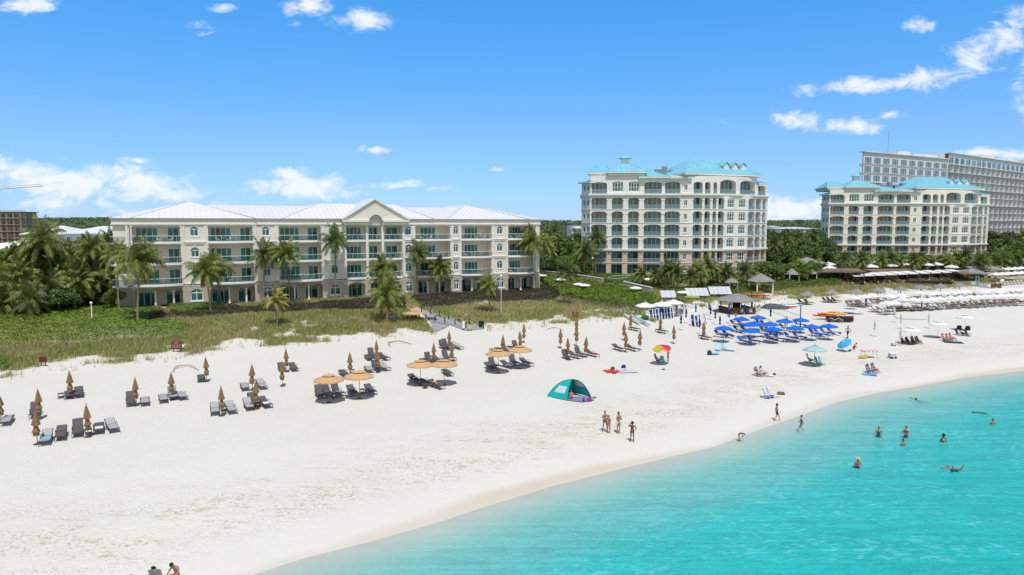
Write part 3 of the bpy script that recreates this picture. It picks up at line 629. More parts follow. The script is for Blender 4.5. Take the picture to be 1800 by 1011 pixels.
# belt slab between ground floor and first floor, following the front
bb = MB(); bb.box(-0.2, LEN+0.1, -0.16, RC-0.05, LV[1]-0.375, LV[1]-0.245); bb.build('belt_course', M['trim'], cond)
rf = MB(); z0 = EAVE+0.004; x0, x1, y0, y1 = -0.42, LEN+0.42, -0.40, DEP+0.5; rz_ = EAVE+2.45; ry = 9.5
rf.poly([(x0,y0,z0),(x1,y0,z0),(x1-9,ry,rz_),(x0+9,ry,rz_)]); rf.poly([(x1,y0,z0),(x1,y1,z0),(x1-9,ry,rz_)]); rf.poly([(x1,y1,z0),(x0,y1,z0),(x0+9,ry,rz_),(x1-9,ry,rz_)]); rf.poly([(x0,y1,z0),(x0,y0,z0),(x0+9,ry,rz_)])
roof = rf.build('roof', M['roofw'], cond)
def hip(p_l, p_r, pk_l, pk_r, h, ridge_y):
    m = MB(); a, b_ = cu(p_l), cu(p_r); c, d = pk_l, pk_r; yb = ridge_y+10
    m.poly([(a, -0.42, z0+.01), (b_, -0.42, z0+.01), (d, ridge_y, EAVE+h), (c, ridge_y, EAVE+h)])
    m.poly([(b_, -0.72, z0+.01), (b_, yb, z0), (d, yb, EAVE+h), (d, ridge_y, EAVE+h)]); m.poly([(a, yb, z0), (a, -0.42, z0+.01), (c, ridge_y, EAVE+h), (c, yb, EAVE+h)])
    o_ = m.build('hip_roof', M['roofw'], roof); ss = MB(); u = a+.45
    while u < b_:
        f = min(1, (u-a)/max(.1, c-a), (b_-u)/max(.1, b_-d)); ss.bar((u, -0.42, z0+.02), (u, -0.42+f*(ridge_y+.42), z0+f*(EAVE+h-z0)+.02), .04, .05); u += .9
    ss.build('seam', M['roofin'], roof)
    e_ = MB(); e_.tube([(a, -0.44, z0+.03), (c, ridge_y, EAVE+h+.02)], 0.06, 4); e_.tube([(b_, -0.44, z0+.03), (d, ridge_y, EAVE+h+.02)], 0.06, 4)
    e_.build('hip_seam', M['roofin'], o_) if False else e_.build('seam', M['roofin'], roof)
def cub(px, back): return cu(px, -back)
hip(232, 452, cub(335, 7.5), cub(337, 7.5), 2.95, 7.5); hip(498, 762, cub(562, 7.5), cub(695, 7.5), 2.9, 7.5); hip(786, 930, cub(817, 7.5), cub(819, 7.5), 2.95, 7.5)
sm = MB()
for i in range(int(LEN/0.9)):
    u = 0.3+i*0.9; 
    f = min(1, (u+0.7)/9.0, (LEN+0.7-u)/9.0); sm.bar((u, -0.4, z0+0.01), (u, -0.4+f*(ry+0.4), z0+f*(rz_-z0)+0.01), 0.04, 0.05)
sm.build('seam', M['roofin'], roof)
# pediment
pa, pb, pc = cu(606, 0.9), cu(717, 0.9), cu(660, 0.9); PH = 3.5
pm = MB(); FP = Facade((0, -0.85), (LEN, -0.85)); au, av = cu(650.5, .85), cu(673, .85); ac = (au+av)/2; r_ = (av-au)/2
ap = [(ac-r_*math.cos(math.pi*i/12), EAVE-0.35+r_*math.sin(math.pi*i/12)*0.95) for i in range(13)]
tri = lambda u: EAVE+PH*(1-abs(u-pc)/((pc-pa) if u < pc else (pb-pc)))
us = [pa]+[p[0] for p in ap]+[pb]
pm.poly([FP.P(pa, EAVE-0.3), FP.P(au, EAVE-0.3), FP.P(au, tri(au)), FP.P(pa, EAVE)]); pm.poly([FP.P(av, EAVE-0.3), FP.P(pb, EAVE-0.3), FP.P(pb, EAVE), FP.P(av, tri(av))])
for p, q in zip(ap, ap[1:]):
    c = max(EAVE-0.35, p[1]), max(EAVE-0.35, q[1]); tp, tq = tri(p[0]), tri(q[0])
    if p[0] < pc < q[0]: pm.poly([FP.P(p[0], c[0]), FP.P(q[0], c[1]), FP.P(q[0], tq), FP.P(pc, EAVE+PH), FP.P(p[0], tp)])
    else: pm.poly([FP.P(p[0], c[0]), FP.P(q[0], c[1]), FP.P(q[0], tq), FP.P(p[0], tp)])
    pm.poly([FP.P(p[0], c[0], -0.7), FP.P(q[0], c[1], -0.7), FP.P(q[0], c[1]), FP.P(p[0], c[0])])
pm.poly([FP.P(au-0.2, EAVE-1.2, -0.72), FP.P(av+0.2, EAVE-1.2, -0.72), FP.P(av+0.2, EAVE+1.6, -0.72), FP.P(au-0.2, EAVE+1.6, -0.72)])
ped = pm.build('pediment', M['cream'], cond)
pr = MB()
pr.poly([(pa-0.4, -1.1, EAVE-0.02), (pc, -1.1, EAVE+PH+0.25), (pc, 8, EAVE+PH+0.25), (pa-0.4, 8, EAVE-0.02)]); pr.poly([(pc, -1.1, EAVE+PH+0.25), (pb+0.4, -1.1, EAVE-0.02), (pb+0.4, 8, EAVE-0.02), (pc, 8, EAVE+PH+0.25)]); pr.build('gable_roof', M['roofw'], roof)
pt = MB(); pt.bar((pa-0.4, -1.0, EAVE-0.1), (pc, -1.0, EAVE+PH+0.14), 0.34, 0.24); pt.bar((pb+0.4, -1.0, EAVE-0.1), (pc, -1.0, EAVE+PH+0.14), 0.34, 0.24)
pt.box(pa-0.3, au-0.15, -1.15, -0.62, EAVE-0.55, EAVE-0.2); pt.box(av+0.15, pb+0.3, -1.15, -0.62, EAVE-0.55, EAVE-0.2)
ap2 = [(ac-(r_+.28)*math.cos(math.pi*i/12), EAVE-0.35+(r_+.28)*math.sin(math.pi*i/12)*0.98) for i in range(13)]
for i in range(12): pt.poly([FP.P(*ap[i], .05), FP.P(*ap[i+1], .05), FP.P(*ap2[i+1], .05), FP.P(*ap2[i], .05)])
pt.build('moulding', M['trim'], ped)
fe = MB(); fe.box(pa, au-0.1, -0.80, -0.13, LV[4]-0.1, EAVE-0.55); fe.box(av+0.1, pb, -0.80, -0.13, LV[4]-0.1, EAVE-0.55); fe.build('entablature', M['cream'], cond)
# balcony furniture, each set its own things
def chair_proto():
    t = empty('balcony_chair', (0, 0, 0)); m = MB(); m.box(-.24, .24, -.24, .24, .38, .46); m.build('seat', M['white'], t)
    m = MB(); m.box(-.24, .24, .2, .27, .44, .9); m.build('backrest', M['white'], t)
    for sx in (-1, 1):
        for sy in (-1, 1): m = MB(); m.tube([(sx*.2, sy*.2, 0), (sx*.2, sy*.2, .4)], .02, 4); m.build('leg', M['white'], t)
    return t
def table_proto():
    t = empty('balcony_table', (0, 0, 0)); m = MB(); m.lathe([(.45, .70), (.45, .74)], 12); m.build('tabletop', M['white'], t)
    m = MB(); m.lathe([(.25, 0), (.04, .05), (.04, .70)], 8); m.build('leg', M['steel'], t); return t
fl = {1: 'second', 2: 'third', 3: 'top'}
nb_ = ['far left', 'second', 'third']
def cw(u, y, z): return (A[0]+ca*u-sa*y, A[1]+sa*u+ca*y, 4.0+z)
bl = [(0, 229, 323, 'leftmost'), (1, 363, 450, 'second from left'), (2, 487, 569, 'third from left'), (3, 727, 795, 'third from right'), (4, 808, 867, 'second from right'), (5, 890, 940, 'rightmost')]
for (i, p0, p1, nm_) in bl:
    for k in (1, 2, 3):
        if (i*3+k*5) % 4 == 1: continue
        u0, u1 = cu(p0), cu(p1)
        f = 0.35+0.3*((i+k) % 2)
        place('btable', table_proto, cw(u0+(u1-u0)*f, 0.6, LV[k]), ang, 'round white table on the %s floor, on the %s balcony of the condominium' % (fl[k], nm_), 'table', 'balcony tables on the condominium')
        for s in (-1, 1): place('bchair', chair_proto, cw(u0+(u1-u0)*f+s*0.85, 0.7, LV[k]), ang+s*R(70)*-1, 'white chair %s of table, %s floor, %s balcony' % ('left' if s < 0 else 'right', fl[k], nm_), 'chair', 'balcony chairs on the condominium')

# ------------------------------------------------------------------ the two teal roofed towers
def tower(name, label, X, depth, gz0, wallm, glassm):
    """X maps the first tower's detail columns (its zoom x) to photo columns, depth gives the forward distance there"""
    def pt(zx):
        px = X(zx); d = ray(px, 430); y = depth(zx); return (d[0]/d[1]*y, y)
    org = pt(150); t = empty(name, (org[0], org[1], gz0), 0, label, 'building')
    loc = lambda p: (p[0]-org[0], p[1]-org[1])
    Z = [0, 2.9, 6.35, 9.65, 12.95, 16.35, 20.2, 24.6]
    cols = [(150, 205, 'nar', [(160, 175), (183, 197)]), (205, 325, 'bal', (213, 310)), (325, 428, 'bal', (342, 412)), (428, 530, 'bal', (445, 513)), (530, 665, 'bal', (545, 655)), (665, 785, 'bal', (675, 772)),
            (785, 840, 'small', (795, 818)), (840, 918, 'bal', (855, 912)), (918, 970, 'bal', (927, 962)), (970, 1006, 'bal', (978, 1001)), (1006, 1060, 'bal', (1013, 1050)), (1060, 1130, 'win', (1072, 1116)), (1130, 1196, 'win', (1143, 1187)),
            (1196, 1246, 'bal', (1205, 1243)), (1246, 1288, 'bal', (1250, 1281)), (1288, 1325, 'bal', (1293, 1312))]
    up = MB(); lo = MB(); tr_ = MB(); body = MB()
    pent = [c for c in cols if c[0] < 965] + [(970, 1010, 'bal', (980, 1003)), (1010, 1133, 'arch', (1021, 1122)), (1133, 1250, 'arch', (1148, 1242)), (1250, 1325, 'low', (1262, 1308))]
    for (z0c, z1c, kind, op, ks) in [c+(range(6),) for c in cols]+[c+((6,),) for c in pent]:
        ctop = 23.1 if (kind == 'low' or z0c == 150) else 24.6
        F = Facade(loc(pt(z0c)), loc(pt(z1c))); W_ = z1c-z0c; uu = lambda q: F.L*(q-z0c)/W_
        for k in ks:
            mb = lo if k < 2 else up
            a, c = Z[k], Z[k+1]
            if k == 6:
                c = ctop
            if kind == 'nar':
                ops = [(uu(p), uu(q), a+0.9, a+2.3, 0.0) for p, q in op]; panel(mb, F, 0, F.L, a, c, ops, 0.15)
                for p, q in op: window(F, t, uu(p), uu(q), a+0.9, a+2.3, -0.13, 0, '', glassm, M['white'], mull=(0, 1), fw=0.1)
            elif kind == 'small':
                ops = [(uu(op[0]), uu(op[1]), a+0.8, a+2.2, 0.0)]; panel(mb, F, 0, F.L, a, c, ops, 0.15)
                window(F, t, uu(op[0]), uu(op[1]), a+0.8, a+2.2, -0.13, 0, '', glassm, M['white'], True, mull=(1, 1), fw=0.09)
            elif kind == 'win' and k < 6:
                zb = a+0.45 if k else a+0.3; ops = [(uu(op[0]), uu(op[1]), zb, a+2.75, 0.35)]; panel(mb, F, 0, F.L, a, c, ops, 0.2)
                window(F, t, uu(op[0]), uu(op[1]), zb, a+2.75, -0.18, 0.35, '', M['glassT'], M['white'], mull=(2, 2), fw=0.13)
            else:
                zt = min(a+2.85, c-0.35) if k else 2.5; rise = 0.42 if k else 0.0
                o0, o1 = op
                if k == 6:
                    zt = a+2.9; rise = 0.5
                    if kind == 'arch': zt = a+3.55; rise = .95
                    if kind == 'low': zt = a+2.5; rise = .4
                    if 325 < z0c+5 < 530: rise = 0.35; zt = a+3.05
                panel(mb, F, 0, F.L, a, c, [(uu(o0), uu(o1), a+(0.55 if (k == 6 and 320 < z0c < 530) else 0.02), zt, rise)], 1.5 if not (k == 6 and 320 < z0c < 530) else 0.25)
                if k == 6 and 320 < z0c < 530:
                    window(F, t, uu(o0), uu(o1), a+0.55, zt, -0.22, rise, '', M['glass'], M['white'], mull=(3, 2), fw=0.12)
                else:
                    nm_ = 3 if (o1-o0) > 80 else (1 if (o1-o0) > 30 else 0)
                    window(F, t, uu(o0)-0.03, uu(o1)+0.03, a+0.02, zt+0.02, -1.5, 0.0, '', glassm, M['white'], mull=(nm_, 1), fw=0.10, name='glass_door')
                    if k:
                        r = MB(); fbox(r, F, uu(o0)+.02, uu(o1)-.02, -0.10, -0.03, a+1.0, a+1.08); fbox(r, F, uu(o0)+.02, uu(o1)-.02, -0.10, -0.03, a+0.08, a+0.14)
                        nb2 = max(2, int((o1-o0)/25.2/0.9))
                        for i in range(nb2+1):
                            q = uu(o0)+.04+(uu(o1)-uu(o0)-.1)*i/nb2; fbox(r, F, q-.02, q+.03, -0.095, -0.035, a+.14, a+1.0)
                        ro = r.build('railing', M['railm'], t); g = MB(); g.poly([F.P(uu(o0)+.03, a+.12, -.065), F.P(uu(o1)-.03, a+.12, -.065), F.P(uu(o1)-.03, a+1.02, -.065), F.P(uu(o0)+.03, a+1.02, -.065)]); g.build('balustrade_panel', M['railblue'], ro)
        # floor bands
        for k in (range(1, 6) if len(ks) > 1 else (6,)):
            if k in (2, 6): fbox(tr_, F, -0.02, F.L+0.02, 0.004, 0.42, Z[k]-0.42, Z[k]-0.02); fbox(tr_, F, -0.02, F.L+0.02, 0.004, 0.22, Z[k]-0.62, Z[k]-0.42)
            else: fbox(tr_, F, -0.01, F.L+0.01, 0.003, 0.10, Z[k]-0.10, Z[k]+0.02)
        for k in (range(1, 6) if len(ks) > 1 else ()):      # imposts between arches
            if kind == 'bal': 
                for q in (op[0]-4, op[1]+4): fbox(tr_, F, uu(q)-.22, uu(q)+.22, 0.003, 0.12, Z[k]+2.15, Z[k]+2.35)
        # floors and the core behind
        p0, p1 = F.P(0, 0, -1.53), F.P(F.L, 0, -1.53); 
        za, zb_ = (0, Z[6]) if len(ks) > 1 else (Z[6], ctop); body.poly([(p0[0], p0[1], za), (p1[0], p1[1], za), (p1[0], p1[1], zb_), (p0[0], p0[1], zb_)])
        for k in (range(1, 6) if len(ks) > 1 else (6,)):
            a0, a1 = F.P(0, Z[k], -0.02), F.P(F.L, Z[k], -0.02); b0, b1 = F.P(0, Z[k], -1.52), F.P(F.L, Z[k], -1.52); body.poly([a0, a1, b1, b0])
        zc = ctop-.01
        if len(ks) == 1: a0, a1 = F.P(0, zc, 0), F.P(F.L, zc, 0); b0, b1 = F.P(0, zc, -1.52), F.P(F.L, zc, -1.52); body.poly([a0, a1, b1, b0])
    # side walls and back
    q0, q1 = loc(pt(150)), loc(pt(1325)); dd = Vector((q1[0]-q0[0], q1[1]-q0[1], 0)).normalized(); nn = Vector((-dd.y, dd.x, 0)); D = 20
    for (q, s) in ((q0, 0), (q1, 1)):
        vd = Vector((q[0]+org[0], q[1]+org[1], 0)).normalized(); e_ = (q[0]+vd.x*D, q[1]+vd.y*D) if s == 0 else (q[0]+nn.x*D*1.0, q[1]+nn.y*D); F = Facade(e_, q) if s == 0 else Facade(q, e_); panel(lo, F, 0, F.L, 0, Z[2], [], .1); panel(up, F, 0, F.L, Z[2], 23.1, [], .1)
        for k in (2, 6): fbox(tr_, F, 0, F.L, 0.004, 0.3, Z[k]-0.42, Z[k]-0.02)
    up.build('upper_wall', wallm, t); lo.build('lower_wall', M['peachb'], t); tr_.build('cornice', M['trim'], t); body.build('core', wallm, t)
    # roofs: (x0, x1 in detail columns, front offset, depth, eave, rise, kind)
    bl_ = MB()
    def hiproof(x0, x1, w, dep, ez, rise, ridge=0.0, block=None, over=0.55, fs=0.3):
        F = Facade(loc(pt(x0)), loc(pt(x1))); Lr = F.L; m = MB(); o_ = over
        h = dep/2; r0, r1 = max(Lr*0.5-ridge*Lr/2, 0.3), min(Lr*0.5+ridge*Lr/2, Lr-0.3)
        P = F.P
        m.poly([P(-o_, ez, w+o_), P(Lr+o_, ez, w+o_), P(r1, ez+rise, w-h), P(r0, ez+rise, w-h)]); m.poly([P(Lr+o_, ez, w+o_), P(Lr+o_, ez, w-dep-o_), P(r1, ez+rise, w-h)])
        m.poly([P(Lr+o_, ez, w-dep-o_), P(-o_, ez, w-dep-o_), P(r0, ez+rise, w-h), P(r1, ez+rise, w-h)]); m.poly([P(-o_, ez, w-dep-o_), P(-o_, ez, w+o_), P(r0, ez+rise, w-h)])
        rr = m.build('roof', M['tealroof'], t)
        e_ = MB(); fbox(e_, F, -o_+.02, Lr+o_-.02, w-dep-o_+.02, w+o_-.02, ez-fs, ez-0.005); e_.build('eave', M['trim'], rr)
        sn = MB(); ns_ = int(Lr/1.1)
        for i in range(ns_+1):
            u = -o_+(Lr+2*o_)*i/max(1, ns_); f = min(1.0, (u+o_)/(r0+o_) if r0 > 0 else 1, (Lr+o_-u)/(Lr+o_-r1)); f = max(0, f)
            if f > 0.05: sn.bar(P(u, ez+.02, w+o_), P(u, ez+rise*f+.02, w+o_-(h+o_)*f), 0.06, 0.07)
        for ua, ub in ((-o_, r0), (Lr+o_, r1)): sn.bar(P(ua, ez+.03, w+o_), P(ub, ez+rise+.03, w-h), 0.16, 0.10)
        if sn.v: sn.build('seam', M['tealroof'], rr)
        if block: fbox(bl_, F, 0, Lr, w-dep, w, block, ez-fs-.002)
        return rr
    hiproof(112+38, 208, 0.3, 12, 23.2, 1.3, 0.2)
    hiproof(190+8, 330, -1.2, 14, 25.6, 2.3, 0.45, 24.55)
    r1_ = hiproof(318, 548, 0.25, 11, 25.6, 2.7, 0.12, 24.55)
    hiproof(520, 690, 0.35, 9, 24.3, 1.7, 0.15, None); hiproof(680, 830, 0.1, 9, 24.2, 1.3, 0.6, None)
    hiproof(500, 620, -9, 8, 26.0, 1.9, 0.3, 24.6); hiproof(640, 790, -10, 7, 25.8, 1.5, 0.2, 24.6)
    rb = hiproof(800, 1255, 0.25, 15, 25.2, 4.3, 0.42, 24.55, 0.9, 0.35)
    hiproof(1262, 1322, -0.5, 9, 23.4, 1.4, 0.3, None)
    # cupola
    F = Facade(loc(pt(318)), loc(pt(548))); u = F.L*(432-318)/230
    cp = MB(); fbox(cp, F, u-.95, u+.95, -6.4, -4.5, 27.4, 29.4); cu_ = cp.build('cupola', wallm, t)
    cr_ = MB(); P = F.P; e0 = 29.42; q = 1.6; cc = P(u, e0+0.95, -5.45); cs = [P(u-q, e0, -5.45+q), P(u+q, e0, -5.45+q), P(u+q, e0, -5.45-q), P(u-q, e0, -5.45-q)]
    for i in range(4): cr_.poly([cs[i], cs[(i+1) % 4], cc])
    cr_.poly(cs[::-1]); cr_.build('cupola_roof', M['tealroof'], cu_)
    # dormers
    F = Facade(loc(pt(800)), loc(pt(1255)))
    for zx in (1085, 1140, 1195):
        u = F.L*(zx-800)/455; d_ = MB(); FD = F; z = 26.3; fbox(d_, F, u-.85, u+.85, -7.5, -2.0, z, z+1.4)
        d_.poly([F.P(u-.85, z+1.4, -1.99), F.P(u+.85, z+1.4, -1.99), F.P(u, z+2.1, -1.99)]); do = d_.build('dormer', wallm, t)
        g = MB(); g.poly([F.P(u-1.1, z+1.3, -1.7), F.P(u, z+2.3, -1.7), F.P(u, z+2.3, -8), F.P(u-1.1, z+1.3, -8)]); g.poly([F.P(u, z+2.3, -1.7), F.P(u+1.1, z+1.3, -1.7), F.P(u+1.1, z+1.3, -8), F.P(u, z+2.3, -8)]); g.build('dormer_roof', M['tealroof'], do)
        g = MB(); fbox(g, F, u-.4, u+.4, -2.0, -1.95, z+.4, z+1.25); g.build('louvre', M['greyw'], do)
    bl_.build('attic_wall', wallm, t); F = Facade(loc(pt(600)), loc(pt(800)))
    for (u, a, h_) in ((.15, 2.2, 1.5), (.40, 1.2, 2.3), (.62, 2.6, 1.3), (.85, 1.4, 1.9)): b_ = MB(); fbox(b_, F, F.L*u, F.L*u+a, -8.2, -6.6, 24.6, 25.2+h_); b_.build('roof_unit', M['greyd'], t)
    return t
dT1 = lambda z: float(np.interp(z, [100, 150, 205, 840, 1060, 1200, 1325], [181, 177.5, 173.5, 171.5, 173.5, 177, 184.5]))
XT1 = lambda z: 980+z/3.61
T1 = tower('apartment_tower', 'tall off-white tower with arched balconies, nearer of the two teal roofed towers', XT1, dT1, 4.9, M['stonew'], M['glassT'])
XT3 = lambda z: 1457+((980+z/3.61)-1039)*0.902
T3 = tower('apartment_tower', 'pale yellow tower with arched balconies, farther of the two teal roofed towers', XT3, lambda z: 59+dT1(z)*1.0, 4.4, M['creamp'], M['glassT'])

# ------------------------------------------------------------------ the grey tower block behind
def greytower():
    pts = [(1512, 296), (1660, 330), (1800, 392), (1990, 470)]
    P = []
    for px, y in pts: d = ray(px, 400); P.append((d[0]/d[1]*y, y))
    org = P[0]; t = empty('tower_block', (org[0], org[1], 5.0), 0, 'long grey concrete tower block behind the yellow tower, with strip windows and slab balconies', 'building')
    loc = lambda p: (p[0]-org[0], p[1]-org[1]); wl = MB(); sl_ = MB(); fin = MB(); nwin = 0; rest = MB(); nf_ = 13; FH = 3.85; top = 44.5
    for si in range(3):
        F = Facade(loc(P[si]), loc(P[si+1])); wide = 6.4; n = int(F.L/wide)
        n = max(4, n)
        hh = [43.2, 46.2, 48.5][si]
        # roofline steps
        p = [F.P(0, 0, -16), F.P(F.L, 0, -16)]
        fbox(wl, F, 27 if si == 0 else 0, F.L, -16, -1.8, 0, hh)
        if si == 0: fbox(wl, F, 8, 27, -4, -1.8, 0, hh); fbox(wl, F, 2.5, 8, -2, -1.8, 0, hh)
        for k in range(nf_):
            z = hh-1.0-FH*(k+1)
            if z < -1: break
            if si > 0 or k > 1: fbox(sl_, F, 0, F.L, -1.79, 0.25+(0.3 if k % 2 else 0), z-0.2, z)
            else: fbox(wl, F, 0, F.L, -1.79, 0, z-0.9, z+0.1)
            for i in range(n):
                a = F.L*(i+0.12)/n; c = F.L*(i+0.88)/n
                if k <= (2 if si == 0 else 0): ww = 0.02; 
                else: ww = -1.77
                if nwin < 100:
                    window(F, t, a, c, z+0.25, z+3.0, ww, 0, '', M['glassG'], M['white'], mull=(2, 1), fw=0.12); nwin += 1
                else:
                    for q in range(3): rest.poly([F.P(a+(c-a)*q/3+.05, z+.25, ww+.03), F.P(a+(c-a)*(q+1)/3-.05, z+.25, ww+.03), F.P(a+(c-a)*(q+1)/3-.05, z+3.0, ww+.03), F.P(a+(c-a)*q/3+.05, z+3.0, ww+.03)])
        k0 = 3 if si == 0 else 1
        if si == 0: panel(wl, F, 0, F.L, hh-1.0-FH*3, hh+0.0, [], .1)
        else: panel(wl, F, 0, F.L, hh-1.0-FH, hh+0.0, [], .1)
        for i in range(n+1):
            a = F.L*i/n; a = min(max(a, 0.2), F.L-0.2); fbox(fin, F, a-0.09, a+0.09, -1.78, 0.1, 0, hh-1.0-FH*k0-.01)
        fbox(sl_, F, 27 if si == 0 else 0, F.L+0.2, -16.4, 0.7, hh+0.01, hh+0.42)
        if si == 0: fbox(sl_, F, 8, 27, -4.2, 0.7, hh+0.01, hh+0.42); fbox(sl_, F, -0.2, 8, -2.0, 0.7, hh+0.01, hh+0.42)
        # roof pavilions
        for (a, c, h2) in ((0.45, 0.60, 1.9), (0.66, 0.78, 1.5), (0.80, 0.97, 1.7)): fbox(wl, F, F.L*a, F.L*c, -12, -1.5-3*a, hh+.43, hh+.43+h2)
    F = Facade(loc((P[0][0]*1.055+.3, P[0][1]*1.055)), loc(P[0])); panel(wl, F, 0, F.L, 0, 44, [], .1)
    wl.build('wall', M['greyw'], t); sl_.build('balcony_slab', M['greyw'], t); fin.build('fin', M['greyw'], t); r = rest.build('window', M['glassG'], t); r['kind'] = 'stuff'
    ma = MB(); p = atY(1559, 300, 310); ma.tube([(p.x-org[0], p.y-org[1], 43), (p.x-org[0], p.y-org[1], 54.5)], 0.10, 5); ma.build('mast', M['steel'], t)
greytower()

# ------------------------------------------------------------------ distant houses, site and crane
def lowhouse(name, label, px0, px1, pyb, y, h, rise, roofm, wallm, wins=4, dep=14, cat='house', group=None, ry=0):
    a = atY(px0, pyb, y); b_ = atY(px1, pyb, y); L_ = b_.x-a.x
    zb = min(a.z, 6.0); t = empty(name, (a.x, a.y, 5.0), R(ry), label, cat, group); H = a.z-5.0; 
    w = MB(); w.box(0, L_, 0, dep, -0.5, H); w.build('wall', wallm, t)
    m = MB(); o_ = .8; z = H; m.poly([(-o_,-o_,z),(L_+o_,-o_,z),(L_-dep*.4,dep/2,z+rise),(dep*.4,dep/2,z+rise)]); m.poly([(L_+o_,-o_,z),(L_+o_,dep+o_,z),(L_-dep*.4,dep/2,z+rise)]); m.poly([(L_+o_,dep+o_,z),(-o_,dep+o_,z),(dep*.4,dep/2,z+rise),(L_-dep*.4,dep/2,z+rise)]); m.poly([(-o_,dep+o_,z),(-o_,-o_,z),(dep*.4,dep/2,z+rise)])
    m.box(-o_+.02, L_+o_-.02, -o_+.02, dep+o_-.02, z-.25, z-.01); m.build('roof', roofm, t); F = Facade((0, 0), (L_, 0))
    for i in range(wins): window(F, t, L_*(i+.3)/wins, L_*(i+.7)/wins, H-2.4, H-0.9, 0.02, 0, '', M['glassT'], M['white'], mull=(1, 1))
    return t
lowhouse('villa', 'white hip roofed villa behind the palms at the left, long one below the hill', 42, 120, 411, 190, 4, 2.2, M['roofw'], M['greyw'], 6, cat='house')
lowhouse('villa', 'white roofed villa wing just left of the condominium wall', 112, 212, 410, 176, 4, 1.8, M['roofw'], M['greyw'], 6, cat='house')
lowhouse('villa', 'low villa with a broad flat cream roof among the left palms', -60, 88, 437, 150, 4, 1.9, M['trim'], M['greyw'], 4, cat='house', dep=20)
lowhouse('garden_pavilion', 'white hip roof at the left edge among palm crowns', -60, 14, 476, 112, 3, 2.0, M['roofw'], M['greyw'], 2, cat='pavilion', dep=8)
lowhouse('house', 'white flat house just left of the nearer tower, half hidden by trees', 1006, 1024, 401, 330, 4, 1.0, M['roofw'], M['white'], 2, cat='house')
lowhouse('warehouse', 'long low white building between the two teal roofed towers on the horizon', 1372, 1440, 402, 520, 4, 1.2, M['roofw'], M['white'], 8, cat='warehouse', dep=30)
lowhouse('warehouse', 'small white building far behind, left of the long low one', 1352, 1372, 399, 640, 4, 1.0, M['roofw'], M['white'], 3, cat='warehouse', dep=20)
lowhouse('house', 'grey block house on the horizon left of the nearer tower', 996, 1008, 392, 500, 4, 0.4, M['greyd'], M['greyd'], 2, cat='house')
def site():
    y = 330.0; a = atY(-60, 372, y); b_ = atY(33, 372, y); t = empty('unfinished_building', (a.x, a.y, 5.0), 0, 'brown unfinished concrete block wrapped in scaffolding at the left edge', 'building'); L_ = b_.x-a.x; H = a.z-5
    n = 6
    for k in range(n+1): m = MB(); m.box(0, L_, 0, 14, H*k/n-.3 if k else 0, H*k/n+.05 if k else .1); m.build('floor_slab', M['scaf'], t)
    m = MB()
    for i in range(9): m.box(L_*i/8-.3, L_*i/8+.3, .4, 1.0, .1, H-.31)
    m.box(.5, L_-.5, 3, 13, .1, H-.31); m.build('column', M['scaf'], t)
    s = MB()
    for i in range(16): s.tube([(L_*i/13.0, -1.2, 0), (L_*i/13.0, -1.2, H+1)], .08, 4)
    for k in range(12): s.tube([(0, -1.2, H*k/11+.5), (L_*15/13, -1.2, H*k/11+.5)], .07, 4)
    s.build('scaffolding', M['scaf'], t)
site()
def crane():
    y = 330.0; p = atY(-90, 380, y); t = empty('tower_crane', (p.x, p.y, 5.0), 0, 'white lattice jib of a tower crane reaching in from the left edge', 'crane')
    zt = atY(0, 330, y).z-5; xe = atY(75, 329, y).x-p.x
    m = MB(); 
    for sx in (-1, 1):
        for sy in (-1, 1): m.tube([(sx, sy, 0), (sx, sy, zt+6)], .12, 4)
    m.build('mast', M['greyw'], t); j = MB(); rise = atY(75, 328, y).z-atY(0, 333, y).z; x0 = atY(0, 330, y).x-p.x
    zz = lambda x: zt-0.6+rise*(x-x0)/(xe-x0)
    j.tube([(-20, -.6, zz(-20)), (xe, -.6, zz(xe))], .14, 4); j.tube([(-20, .6, zz(-20)), (xe, .6, zz(xe))], .14, 4); j.tube([(-20, 0, zz(-20)+1.3), (xe, 0, zz(xe)+1.0)], .14, 4)
    n = 44
    for i in range(n):
        a = -20+(xe+20)*i/n; c = -20+(xe+20)*(i+1)/n; j.tube([(a, -.6, zz(a)), ((a+c)/2, 0, zz(a)+1.25), (c, -.6, zz(c))], .08, 4)
    j.build('jib', M['greyw'], t)
crane()
